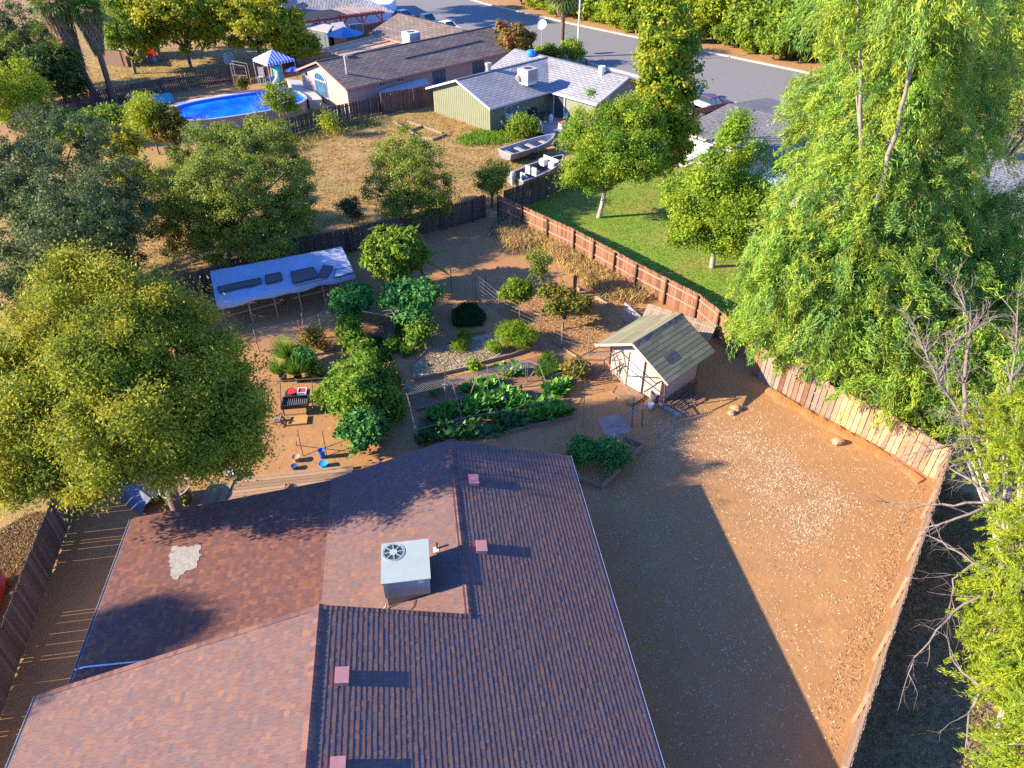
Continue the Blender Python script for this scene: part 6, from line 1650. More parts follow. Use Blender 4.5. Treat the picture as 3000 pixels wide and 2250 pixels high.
stack(green, 'vent_pipe', 1299, 164, 3.7, .26, .7, mat('galv_white', (.7, .68, .66), rough=.4))
stack(green, 'vent_pipe', 1104, 159, 3.6, .06, .5, METAL, False)
tb = thing('roof_turbine', 'bright blue covered turbine vent on the far slope of the pale roof', 'roof vent', W(1147, 130, 3.7))
tq = W(1147, 129, 3.5)
part('hood', tb, mat('tarp_blue', (.03, .22, .65), rough=.5), lambda b: (b.lathe(tq, [(.34, 0), (.34, .4), (.5, .45), (.52, .75), (.38, .95), (.001, 1.0)], 14), b.box(tq + Vector((.5, -.2, .2)), (.7, .5, .35), GA)))
sd = thing('satellite_dish', 'white satellite dish on a pole behind the pale grey roof', 'satellite dish', W(1172, 118))
sp = W(1173, 98, 2.5); sp = Vector((W(1170, 118).x, W(1170, 118).y, 2.6))
def dish(b):
    M = Matrix.Rotation(R(-25), 3, 'Z') @ Matrix.Rotation(R(55), 3, 'X'); vs = []; n = 18
    for i in range(5):
        r = .62 * i / 4 + .001
        for k in range(n): vs.append(sp + Vector((0, -.3, .9)) + M @ Vector((r * math.cos(2 * PI * k / n), r * math.sin(2 * PI * k / n), .28 * (r / .62) ** 2)))
    b.add(vs, [(i * n + k, i * n + (k + 1) % n, (i + 1) * n + (k + 1) % n, (i + 1) * n + k) for i in range(4) for k in range(n)])
part('dish', sd, mat('dish_white', (.7, .7, .72), rough=.4), dish, True)
part('mast', sd, METAL, lambda b: b.tube([Vector((sp.x, sp.y, 0)), sp + Vector((0, -.25, .85))], .06, 8))
part('feed_arm', sd, METAL, lambda b: b.tube([sp + Vector((0, -.3, .5)), sp + Vector((-.25, -.9, 1.2))], .03, 6))
# clutter on its patio
for lab, (px, py), kind in (('white bucket on the patio by the green house', (1167, 280), 'bucket'), ('red and white cooler at the edge of the patio', (1215, 277), 'cooler'), ('dark barbecue grill on the patio by the green wall', (1150, 258), 'grill'), ('white cooler on the patio beside the shade tree', (1226, 255), 'cooler'), ('dark folding table with things on it on the patio', (1165, 262), 'table'), ('blue and white bundle on the patio by the bush', (1152, 250), 'bag'), ('white gas bottle on the patio slab', (1190, 262), 'gas bottle')):
    q = W(px, py); t_ = thing(kind.replace(' ', '_'), lab, kind, q)
    if kind in ('bucket', 'gas bottle'):
        part('body', t_, WHITE, lambda b: b.lathe(q, [(.2, 0), (.24, .5), (.15, .62), (.1, .7), (.001, .7)], 12))
    elif kind == 'cooler':
        part('box', t_, WHITE, lambda b: b.box(q + Vector((0, 0, .25)), (.7, .5, .5), GA))
        part('lid', t_, mat('lid_red', (.6, .05, .08), rough=.4) if 'red' in lab else mat('lid_white', (.78, .76, .72), rough=.5), lambda b: b.box(q + Vector((0, 0, .54)), (.74, .54, .08), GA))
    elif kind == 'bag':
        part('sack', t_, mat('bag_blue', (.3, .36, .5), (.6, .6, .6), 3, .7), lambda b: rock(b, q, .4, 8))
    elif kind == 'table':
        part('top', t_, PIPE, lambda b: b.box(q + Vector((0, 0, .72)), (1.5, .7, .05), GA))
        for sx in (-.65, .65): part('leg', t_, METAL, lambda b: b.box(q + EA * sx + Vector((0, 0, .35)), (.05, .6, .7), GA))
    else:
        part('drum', t_, IRON, lambda b: b.tube([q - EA * .45 + Vector((0, 0, .85)), q + EA * .45 + Vector((0, 0, .85))], .28, 12))
        for sx in (-.35, .35): part('leg', t_, IRON, lambda b: b.box(q + EA * sx + Vector((0, 0, .35)), (.05, .4, .7), GA))
# raised bed frame in the dry field
rb = thing('old_planter_bed', 'old timber bed frame lying in the dry grass', 'bed frame', W(905, 285))
for a in ((850, 262, 905, 295), (905, 295, 935, 302), (935, 302, 965, 290), (880, 262, 955, 287), (888, 282, 915, 272)):
    part('plank', rb, W_POLE, lambda b: b.beam(W(a[0], a[1], .1), W(a[2], a[3], .1), .1, .2))

# white walled house on the right
wh = thing('white_house', 'white walled house with a wide dark grey roof behind the lawn', 'house', GB(57, 28))
WR = shing_mat('shingle_dark', (.20, .18, .175), (.165, .15, .15))
roof_slab(wh, WR, [GB(52.8, 34.3, 2.5), GB(52.8, 21.0, 2.5), GB(60.2, 21.0, 3.3), GB(60.2, 34.0, 3.3)], GB(52.8, 34, 2.5), GB(52.8, 21, 2.5), .16)
roof_slab(wh, WR, [GB(60.203, 34.0, 3.3), GB(60.203, 21.0, 3.3), GB(67, 21.0, 2.5), GB(67, 34.0, 2.5)], GB(67, 34, 2.5), GB(67, 21, 2.5), .16)
WW = mat('white_wall', (.60, .60, .60), (.55, .55, .56), 2, .8)
gwall(wh, WW, 53.4, 66.4, 21.5, 33.5, 2.3)
part('fascia', wh, mat('fascia_tan', (.42, .35, .30)), lambda b: (b.beam(GB(52.77, 34.33, 2.40), GB(52.77, 21, 2.40), .05, .18), b.beam(GB(52.8, 34.33, 2.42), GB(60.2, 34.03, 3.22), .05, .18)))
window(wh, GB(53.4, 30.5, 1.3), 1.6, 1.1, EB, -EA, 1)
part('step', wh, CONC, lambda b: b.box(GB(52.6, 33.2, .06), (1.4, 1.6, .12), GA))
wg = thing('white_shed', 'white sided shed mostly hidden behind the lawn shade tree', 'shed', GB(46, 19))
gwall(wg, WW, 44.0, 49.5, 17.0, 22.6, 2.3)
roof_slab(wg, mat('pale_roof', (.5, .48, .47), rough=.8), [GB(43.7, 22.9, 2.35), GB(43.7, 16.7, 2.35), GB(49.8, 16.7, 2.75), GB(49.8, 22.9, 2.75)], GB(43.7, 22.9, 2.35), GB(43.7, 16.7, 2.35), .08)
fg = thing('grey_house', 'house with a blue grey shingled roof half hidden by gum leaves at the right edge', 'house', GB(58, 6))
gable(fg, shing_mat('shingle_blue', (.22, .22, .25), (.175, .175, .2)), 52.0, 69, -4, 12.6, 2.5, 4.1, 'b', WHITE)
gwall(fg, WW, 52.6, 68.4, -3.5, 12.0, 2.4, 3.9, 'b')
chr_ = thing('garden_chair', 'white metal chair on the dirt beside the white house', 'chair', W(1453, 318))
q = W(1453, 322)
part('frame', chr_, METAL, lambda b: [b.tube([q + Vector((s * .25, -.2, 0)), q + Vector((s * .25, -.2, .45)), q + Vector((s * .25, .25, .45)), q + Vector((s * .25, .32, .95))], .02, 5) for s in (-1, 1)])
part('seat', chr_, mat('chair_orange', (.55, .25, .08)), lambda b: (b.box(q + Vector((0, 0, .46)), (.5, .48, .03)), b.box(q + Vector((0, .3, .75)), (.5, .04, .4))))
gc = thing('garden_cart', 'low black garden cart beside the weathered fence', 'cart', W(1470, 308))
q2 = W(1472, 312)
part('deck', gc, PIPE, lambda b: b.box(q2 + Vector((0, 0, .4)), (1.3, .6, .05), GA))
for sx, sy in ((-.5, -.3), (.5, -.3), (-.5, .3), (.5, .3)):
    part('wheel', gc, PIPE, lambda b: b.tube([q2 + EA * sx + EB * (sy - .03) + Vector((0, 0, .17)), q2 + EA * sx + EB * (sy + .03) + Vector((0, 0, .17))], .17, 12))

# house with the red pergola at the top of the photo
top = thing('pergola_house', 'white walled house with a shaded grey roof behind the red pergola', 'house', W(720, 30))
tw = lambda px, py, z: W(px, py, z)
tr0, tr1 = W(600, 34, 2.6), W(850, 25, 2.6)
ta, tb_ = toGB(tr0); 
roof_slab(top, shing_mat('shingle_slate', (.30, .30, .32), (.25, .25, .27)), [W(560, 42, 2.6), W(640, 28, 2.6), W(700, 22, 2.6), W(852, 26, 2.6), W(800, 0, 3.9), W(720, -22, 4.3), W(560, -10, 4.3)], W(560, 42, 2.6), W(640, 28, 2.6))
part('wall', top, mat('white_wall_shade', (.70, .72, .78), rough=.8), lambda b: b.prism([W(655, 70), W(700, 68), W(845, 50), W(858, 36), W(820, 14), W(700, 20), W(640, 40)], 0, 2.5))
window(top, W(770, 62, 1.55), 1.9, 1.2, (W(845, 50) - W(700, 68)).normalized(), Vector(((W(845, 50) - W(700, 68)).y, -(W(845, 50) - W(700, 68)).x, 0)).normalized(), 1)
part('roof_cooler', top, GREYM, lambda b: b.box(W(622, 8, 3.8), (2.0, 2.0, 1.2), GA))
perg = thing('pergola', 'red timber pergola with braced posts and a dark shade cloth', 'pergola', W(740, 90))
REDW = mat('pergola_red', (.34, .075, .045), (.26, .06, .04), 3, .8)
pa, pb = W(642, 50, 2.7), W(824, 27, 2.7)
pd = (pb - pa).normalized(); pn = Vector((-pd.y, pd.x, 0))
part('beam', perg, REDW, lambda b: b.beam(pa - pd * .3, pb + pd * .3, .18, .3))
part('beam', perg, REDW, lambda b: b.beam(pa + pn * 4.5 - pd * .3, pb + pn * 4.5 + pd * .3, .16, .28))
for k in range(5):
    p = pa.lerp(pb, k / 4)
    part('post', perg, REDW, lambda b: b.beam(Vector((p.x, p.y, 0)), p - Vector((0, 0, .15)), .2))
    part('brace', perg, REDW, lambda b: [b.beam(Vector((p.x, p.y, 1.6)), p + pd * s * .95 - Vector((0, 0, .15)), .13) for s in ((1,) if k == 0 else (-1,) if k == 4 else (-1, 1))])
    part('rafter', perg, REDW, lambda b: b.beam(p + Vector((0, 0, .2)), p + pn * 4.5 + Vector((0, 0, .2)), .1, .15))
part('shade_cloth', perg, mat('shade_cloth', (.025, .025, .035), rough=.9), lambda b: b.hexa([pa + Vector((0, 0, .3)), pa.lerp(pb, .56) + Vector((0, 0, .3)), pa.lerp(pb, .56) + pn * 4.6 + Vector((0, 0, .3)), pa + pn * 4.6 + Vector((0, 0, .3))] + [q + Vector((0, 0, .33)) for q in (pa, pa.lerp(pb, .56), pa.lerp(pb, .56) + pn * 4.6, pa + pn * 4.6)]))
part('lattice', perg, mat('lattice_pink', (.45, .33, .30), (.3, .22, .2), 8, .8), lambda b: [b.beam(pa.lerp(pb, .6 + .036 * k) + Vector((0, 0, .3)), pa.lerp(pb, .6 + .036 * k) + pn * 4.6 + Vector((0, 0, .3)), .22, .03) for k in range(11)])
for lab, pts, c in (('dark grey storage shed beyond the pool fence', [(671, 97), (712, 106), (722, 96), (690, 90)], (.13, .15, .17)), ('brown storage shed beside the dark grey one', [(724, 104), (752, 98), (745, 88), (722, 92)], (.36, .19, .12)), ('rough brown lean-to shed among the trees behind the pool fence', [(228, 140), (278, 146), (268, 122), (226, 124)], (.19, .115, .085)), ('pale grey shed under the yellow tree', [(305, 132), (352, 130), (345, 112), (300, 116)], (.48, .42, .36))):
    P = [W(*q) for q in pts]; t_ = thing('storage_shed', lab, 'shed', P[0]); hh_ = 2.0
    part('wall', t_, mat('shedw_%d' % int(c[0] * 100), c, tuple(v * .8 for v in c), 2, .85), lambda b: b.prism(P, 0, hh_))
    cc_ = sum(P, Vector()) / 4
    part('roof', t_, mat('shed_roof_pale', (.45, .40, .37), (.36, .32, .30), 2, .8), lambda b: b.hexa([cc_ + (q - cc_) * 1.12 + Vector((0, 0, hh_)) for q in P] + [cc_ + (q - cc_) * 1.12 + Vector((0, 0, hh_ + .12 + .25 * (i > 1))) for i, q in enumerate(P)]))
    part('door', t_, WHITE if 'grey' in lab else REDW, lambda b: b.beam(P[0].lerp(P[1], .82) + Vector((0, -.05, .1)), P[0].lerp(P[1], .82) + Vector((0, -.05, 1.9)), .12, .06))
um = thing('patio_umbrella', 'faded blue patio umbrella behind the brown ridge', 'umbrella', W(750, 112))
q = W(750, 116)
def umb(b, q, h, r, cols, n=8):
    for k in range(n):
        t0, t1 = 2 * PI * k / n, 2 * PI * (k + 1) / n
        b.add([q + Vector((0, 0, h)), q + Vector((r * math.cos(t0), r * math.sin(t0), h - r * .35)), q + Vector((r * math.cos((t0 + t1) / 2) * .93, r * math.sin((t0 + t1) / 2) * .93, h - r * .35)), q + Vector((r * math.cos(t1), r * math.sin(t1), h - r * .35))], [(0, 1, 2, 3)], cols[k % len(cols)])
CANV = mat('canvas_panels', (1, 1, 1), rough=.8, attr=True)
part('canopy', um, CANV, lambda b: umb(b, q, 3.2, 2.4, [(.08, .20, .38), (.12, .25, .42), (.20, .33, .46)]))
part('pole', um, METAL, lambda b: b.tube([q, q + Vector((0, 0, 3.1))], .04, 6))

# ---------------------------------------------------------------- pool
pool = thing('swimming_pool', 'oval above ground swimming pool with blue water', 'swimming pool', W(520, 235))
PC = (W(380, 236, 1.0) + W(655, 210, 1.0)) / 2
pc = Vector((-27.4, 73.6, 0)); pang = R(31); HL, HW = 6.6, 3.6
def ov(t, r=0.0, z=0.0):
    c, s = math.cos(t), math.sin(t)
    x = math.copysign(abs(c) ** .72, c) * (HL + r); y = math.copysign(abs(s) ** .72, s) * (HW + r)
    return pc + Vector((x * math.cos(pang) - y * math.sin(pang), x * math.sin(pang) + y * math.cos(pang), z))
def band(b, r0, z0, r1, z1, n=56):
    vs = [ov(2 * PI * k / n, r, z) for r, z in ((r0, z0), (r1, z1)) for k in range(n)]
    b.add(vs, [(k, (k + 1) % n, n + (k + 1) % n, n + k) for k in range(n)])
part('wall', pool, mat('pool_wall', (.42, .33, .33), (.36, .28, .28), 3, .5), lambda b: (band(b, 0, 0, 0, 1.15), band(b, -.06, 1.15, -.06, .1)))
part('rim', pool, mat('pool_rim', (.34, .36, .42), rough=.5), lambda b: (band(b, -.12, 1.16, .12, 1.16), band(b, .12, 1.16, .12, 1.04), band(b, -.12, 1.16, -.12, 1.06)))
part('liner', pool, mat('pool_liner', (.02, .20, .80), (.03, .26, .85), 2, .6), lambda b: (b.poly([ov(2 * PI * k / 56, -.07, .06) for k in range(56)]), band(b, -.07, .06, -.07, 1.14)))
wm = mat('pool_water', (.004, .09, .72), (.01, .22, .9), .5, .08, .12, 1.4, spec=.5)
part('water', pool, wm, lambda b: b.poly([ov(2 * PI * k / 56, -.065, .92) for k in range(56)]))
for k in range(14):
    t = 2 * PI * k / 14
    part('support', pool, mat('pool_rim', (.34, .36, .42), rough=.5), lambda b: b.beam(ov(t, .06, 0), ov(t, .06, 1.1), .14, .06))
part('ladder', pool, mat('ladder_white', (.75, .75, .76), rough=.4), lambda b: [b.tube([W(636, 236, 0), W(634, 232, 1.3), W(628, 226, 1.6), W(622, 226, 1.0)], .04, 6), b.tube([W(644, 232, 0), W(642, 228, 1.3), W(636, 222, 1.6), W(630, 222, 1.0)], .04, 6)])
DECKP = mat('pale_deck', (.50, .44, .38), (.42, .37, .33), 3, .8)
pd_ = thing('pool_deck', 'pale deck along the far side and right end of the pool', 'deck', W(600, 190))
pdp = [ov(t, .2) for t in np.linspace(-.3, 2.5, 20)] + [ov(t, 1.5) for t in np.linspace(2.5, -.3, 20)]
part('platform', pd_, DECKP, lambda b: b.prism(pdp, 0, .95))
part('end_platform', pd_, DECKP, lambda b: b.prism([W(622, 186), W(655, 190), W(664, 206), W(655, 212), W(632, 200)], 0, .8))
sl_ = thing('pool_slide', 'turquoise plastic slide at the left end of the pool', 'slide', W(298, 222))
TEAL = mat('teal_plastic', (.05, .36, .45), (.04, .28, .36), 2, .5)
def slide(b):
    A, B_ = W(284, 206, 1.6), W(308, 226, .3); d = (B_ - A); s = Vector((-d.y, d.x, 0)).normalized() * .35
    for i in range(8):
        p, q = A.lerp(B_, i / 8), A.lerp(B_, (i + 1) / 8); z = Vector((0, 0, -.3 * math.sin(PI * (i + .5) / 8)))
        b.hexa([p - s + z, p + s + z, q + s + z, q - s + z, p - s + z + Vector((0, 0, .05)), p + s + z + Vector((0, 0, .05)), q + s + z + Vector((0, 0, .05)), q - s + z + Vector((0, 0, .05))])
    b.beam(A - s, B_ - s, .06, .3); b.beam(A + s, B_ + s, .06, .3)
part('chute', sl_, TEAL, slide)
part('ladder', sl_, METAL, lambda b: [b.tube([W(284, 206, 1.6), W(280, 214, 0)], .04, 6), b.tube([W(290, 206, 1.6), W(288, 214, 0)], .04, 6)])
tt = thing('covered_table', 'table under a turquoise cover beside the left end of the pool', 'table', W(345, 218))
cq = [W(300, 213, 1.0), W(318, 206, 1.0), W(368, 200, 1.0), W(377, 217, 1.0), W(330, 224, 1.0)]
part('cover', tt, TEAL, lambda b: b.prism(cq, .92, 1.0))
for i in (0, 2, 3, 4): part('leg', tt, METAL, lambda b: b.beam(Vector((cq[i].x, cq[i].y, 0)), Vector((cq[i].x, cq[i].y, .92)), .08))
can = thing('canopy_tent', 'blue and white striped canopy tent with thin white legs', 'canopy', W(600, 175))
cc0 = W(600, 178); apx = cc0 + Vector((0, 0, 3.5)); ca = R(44)
cor = [cc0 + Vector((math.cos(ca + PI / 4 + k * PI / 2) * 2.35, math.sin(ca + PI / 4 + k * PI / 2) * 2.35, 2.55)) for k in range(4)]
def cano(b):
    for k in range(4):
        p, q = cor[k], cor[(k + 1) % 4]; n = 18
        for i in range(n):
            a, c = p.lerp(q, i / n), p.lerp(q, (i + 1) / n)
            col = (.75, .75, .8) if i % 2 else (.05, .13, .48)
            ta_, tc_ = (1 - abs(2 * i / n - 1)), (1 - abs(2 * (i + 1) / n - 1))
            ha = p.lerp(apx, ta_) if i / n <= .5 else q.lerp(apx, ta_); hc = p.lerp(apx, tc_) if (i + 1) / n <= .5 else q.lerp(apx, tc_)
            b.add([a, c, hc, ha], [(0, 1, 2, 3)], col)
            b.add([a, c, c - Vector((0, 0, .28)), a - Vector((0, 0, .28))], [(0, 1, 2, 3)], col)
part('canopy', can, CANV, cano)
for k in range(4): part('leg', can, WHITE, lambda b: b.beam(Vector((cor[k].x, cor[k].y, 0)), cor[k], .07))
u2 = thing('beach_umbrella', 'small red white and blue umbrella beside the pool deck', 'umbrella', W(637, 178))
part('canopy', u2, CANV, lambda b: umb(b, W(637, 182), 1.9, 1.0, [(.6, .12, .2), (.75, .75, .8), (.12, .12, .5), (.75, .75, .8)]))
part('pole', u2, METAL, lambda b: b.tube([W(637, 182), W(637, 182) + Vector((0, 0, 1.85))], .03, 6))
inf = thing('inflatable_slide', 'turquoise inflatable play slide under the striped canopy', 'play slide', W(604, 176))
iq = W(605, 180)
part('tower', inf, mat('aqua', (.08, .50, .52), (.2, .6, .6), 3, .4), lambda b: (b.lathe(iq, [(.55, 0), (.6, .6), (.5, 1.3), (.6, 1.7), (.4, 2.0), (.001, 2.05)], 12), b.tube([iq + Vector((0, 0, 1.2)), iq + Vector((.1, -.8, .6)), iq + Vector((-.2, -1.6, .15))], [.3, .3, .34], 10)))
part('chute', inf, mat('pale_aqua', (.5, .68, .6), rough=.4), lambda b: b.tube([iq + Vector((.05, -.35, 1.35)), iq + Vector((.12, -.95, .85)), iq + Vector((-.2, -1.7, .42))], [.2, .2, .22], 8))
nd = thing('noodle_tub', 'tub full of red and green pool noodles under the canopy', 'tub', W(589, 180))
nq = W(589, 182)
part('tub', nd, mat('tub_navy', (.05, .08, .3), rough=.5), lambda b: b.lathe(nq, [(.5, 0), (.6, .9), (.5, .9), (.001, .8)], 12))
for k, c in enumerate(((.65, .10, .12), (.65, .2, .4), (.55, .65, .1), (.65, .15, .1))):
    part('noodle', nd, mat('noodle_%d' % k, c, rough=.5), lambda b: b.tube([nq + Vector((-.2 + .13 * k, 0, .7)), nq + Vector((-.6 + .4 * k, .1, 2.1))], .07, 6))
pch = thing('deck_chair', 'white sling chair on the pool deck beside the canopy', 'chair', W(566, 188))
part('frame', pch, WHITE, lambda b: [b.beam(W(566, 186) + Vector(p), W(566, 186) + Vector(q), .06) for p, q in (((-.3, 0, 0), (-.3, 0, 1.0)), ((.3, 0, 0), (.3, 0, 1.0)), ((-.3, .6, 0), (-.3, .75, 1.9)), ((.3, .6, 0), (.3, .75, 1.9)))])
part('seat', pch, mat('sling_beige', (.5, .46, .4)), lambda b: (b.box(W(566, 186) + Vector((0, .3, .95)), (.6, .7, .05)), b.box(W(566, 186) + Vector((0, .68, 1.45)), (.6, .06, .8))))
arb = thing('garden_arbor', 'small metal garden arbour with climbing plants behind the pool', 'arbour', W(523, 184))
aq = W(523, 186)
part('frame', arb, mat('arbor_tan', (.5, .42, .3)), lambda b: [b.beam(aq + Vector(p), aq + Vector(q), .06) for p, q in (((-.8, 0, 0), (-.8, 0, 2.4)), ((.8, 0, 0), (.8, 0, 2.1)), ((-.8, .8, 0), (-.8, .8, 2.5)), ((.8, .8, 0), (.8, .8, 2.2)), ((-.8, 0, 2.4), (.8, 0, 2.1)), ((-.8, .8, 2.5), (.8, .8, 2.2)), ((-.8, 0, 1.2), (.8, 0, 1.1)))])
ptree('arbor_vine', 'rusty leafed climber on the garden arbour', 523, 180, 1.1, .7, .9, 'rust', 700, 301, 3, tr=.03, cat='vine')
rcr = thing('red_chair', 'red seated blue legged plastic chair by the grey shed', 'chair', W(330, 135))
part('seat', rcr, mat('red_plastic', (.62, .04, .03), rough=.4), lambda b: (b.box(W(330, 135) + Vector((0, 0, .75)), (.9, .8, .12)), b.box(W(330, 135) + Vector((0, .4, 1.2)), (.9, .12, .9))))
for sx in (-.35, .35):
    part('leg', rcr, mat('leg_blue', (.2, .4, .6)), lambda b: b.box(W(330, 135) + Vector((sx, 0, .35)), (.1, .7, .7)))
tnk = thing('white_tank', 'white round plastic tank by the end of the pool fence', 'tank', W(497, 136))
part('body', tnk, WHITE, lambda b: b.lathe(W(497, 138), [(.6, 0), (.65, .8), (.45, 1.2), (.2, 1.3), (.001, 1.3)], 14))
pr1 = thing('kite_shade', 'pale blue and white folding canopy frame below the yellow sapling', 'canopy', W(270, 335))
kq = [W(236, 312, 1.9), W(305, 314, 1.9), W(262, 345, 1.6)]
part('cloth', pr1, CANV, lambda b: (b.add([kq[0], W(265, 318, 1.9), W(262, 340, 1.5)], [(0, 1, 2)], (.18, .3, .6)), b.add([W(268, 318, 1.9), kq[1], W(266, 342, 1.5)], [(0, 1, 2)], (.55, .62, .7)), b.add([W(240, 316, 1.8), W(260, 342, 1.5), W(254, 346, 1.2)], [(0, 1, 2)], (.6, .6, .62))))
part('frame', pr1, METAL, lambda b: [b.beam(p, Vector((p.x, p.y, 0)), .06) for p in kq])
bl2 = thing('lounge_frame', 'blue and white striped sheet glimpsed through the dark oak', 'sheet', W(90, 340))
part('sheet', bl2, mat('sheet_stripe', (.25, .45, .75), (.75, .78, .8), 3, .6, stretch=(8, 1, 1)), lambda b: (b.prism([W(82, 330), W(108, 328), W(112, 350), W(90, 352)], 1.5, 1.55)))

# ---------------------------------------------------------------- boats on trailers
ALU = mat('aluminium_dull', (.27, .25, .235), (.21, .20, .19), 3, .5, metal=.2, spec=.5)
INN = mat('hull_inside', (.34, .36, .40), (.24, .26, .30), 2, .6)
TYRE = mat('tyre', (.03, .03, .03), rough=.8)
def boat(name, label, st, bow, L_, Wd, seats, console=False, hull=ALU, inside=INN):
    st, bow = Vector((st.x, st.y, 0)), Vector((bow.x, bow.y, 0)); d = (bow - st).normalized(); s = Vector((-d.y, d.x, 0)); z = Vector((0, 0, 1))
    root = thing(name, label, 'boat', st)
    ST = ((0, .90, 0), (.25, .98, 0), (.5, 1.0, .02), (.7, .86, .06), (.85, .58, .14), (.95, .26, .22), (1, .03, .28))
    def P(i, a, inner=0.0):
        t, w, sh = ST[i]; hw = Wd / 2 * w - inner * .6
        prof = {-2: (1.0, .95), -1: (.86, .45), 0: (0, .28 + inner), 1: (.86, .45), 2: (1.0, .95)}[a]
        return st + d * (L_ * t - inner * (1 if i else -1)) + s * (math.copysign(1, a) * max(0.01, hw) * prof[0] if a else s * 0 if 0 else 0) * 1.0 + z * (prof[1] + sh + (inner if abs(a) == 1 else 0)) if a else st + d * (L_ * t) + z * (.28 + sh * 1.6 + inner)
    idx = (-2, -1, 0, 1, 2); n = len(ST)
    def shell(b, inner):
        vs = [P(i, a, inner) for i in range(n) for a in idx]
        b.add(vs, [(i * 5 + k, i * 5 + k + 1, (i + 1) * 5 + k + 1, (i + 1) * 5 + k) for i in range(n - 1) for k in range(4)])
        b.add([P(0, a, inner) for a in idx], [(0, 1, 2, 3, 4)])
    part('hull', root, hull, lambda b: shell(b, 0.0))
    part('inside', root, inside, lambda b: shell(b, .05))
    part('gunwale', root, mat('gunwale_pale', (.40, .37, .35), rough=.5), lambda b: [b.beam(P(i, a) + z * .02, P(i + 1, a) + z * .02, .09, .06) for a in (-2, 2) for i in range(n - 1)] + [b.beam(P(0, -2) + z * .02, P(0, 2) + z * .02, .09, .06)])
    for t in seats:
        w = np.interp(t, [q[0] for q in ST], [q[1] for q in ST]) * Wd * .94
        part('bench', root, mat('bench_tan', (.36, .30, .26), rough=.7), lambda b: b.box(st + d * (L_ * t) + z * .78, (.42 if not console else .5, w, .06), math.atan2(d.y, d.x)))
    if console:
        cq_ = st + d * (L_ * .68)
        part('console', root, WHITE, lambda b: [b.box(cq_ + s * k + z * 1.05, (.5, .55, .5), math.atan2(d.y, d.x)) for k in (-.5, .5)])
        part('windscreen', root, mat('screen_pale', (.55, .58, .6), rough=.2), lambda b: [b.beam(cq_ + d * .3 + s * -.85 + z * 1.3, cq_ + d * .45 + s * .85 + z * 1.3, .03, .35)])
        for q in ((.12, -.4), (.36, .35), (.36, -.35)):
            part('seat', root, mat('seat_white', (.46, .43, .40), rough=.5), lambda b: (b.box(st + d * (L_ * q[0]) + s * q[1] + z * .85, (.5, .5, .3), math.atan2(d.y, d.x)), b.box(st + d * (L_ * q[0] - .2) + s * q[1] + z * 1.15, (.1, .5, .45), math.atan2(d.y, d.x))))
        part('engine', root, mat('engine_grey', (.42, .42, .42), rough=.4), lambda b: b.lathe(st - d * .25 + z * .5, [(.14, 0), (.2, .5), (.26, .8), (.2, 1.05), (.001, 1.1)], 10))
        part('flag', root, mat('lid_red', (.6, .05, .08), rough=.4), lambda b: b.box(st + d * .9 - s * (Wd / 2 + .03) + z * .75, (.16, .03, .28), math.atan2(d.y, d.x)))
    tr_ = thing('boat_trailer', 'low boat trailer under the ' + ('white seated motor boat' if console else 'open aluminium skiff'), 'trailer', st + d * 2)
    GALV = mat('trailer_grey', (.16, .15, .15), rough=.6)
    part('frame', tr_, GALV, lambda b: (b.beam(st + d * .3 + s * .45 + z * .25, st + d * (L_ * .8) + s * .3 + z * .25, .08), b.beam(st + d * .3 - s * .45 + z * .25, st + d * (L_ * .8) - s * .3 + z * .25, .08), b.beam(st + d * (L_ * .75) + z * .25, st + d * (L_ * 1.22) + z * .3, .09), b.beam(st + d * (L_ * 1.02) + z * .3, st + d * (L_ * 1.03) + z * 1.15, .08)))
    for a in (-1, 1):
        c_ = st + d * (L_ * .42) + s * (a * (Wd / 2 + .05)) + z * .3
        part('wheel', tr_, TYRE, lambda b: b.tube([c_ - s * .1, c_ + s * .1], .3, 16))
    part('jockey_wheel', tr_, TYRE, lambda b: b.tube([st + d * (L_ * 1.04) - s * .1 + z * .28, st + d * (L_ * 1.04) + s * .1 + z * .28], .28, 14))
    return root
boat('aluminium_skiff', 'open aluminium skiff with bench seats on a trailer in the dry grass', W(1090, 330, .9), W(1192, 294, 1.1), 5.9, 1.9, (.08, .3, .52, .78))
boat('motor_boat', 'open motor boat with white seats parked against the short dark fence', W(1112, 387, .9), W(1212, 340, 1.1), 6.0, 2.1, (), True, inside=mat('boat_dark_inside', (.06, .075, .11), rough=.7))

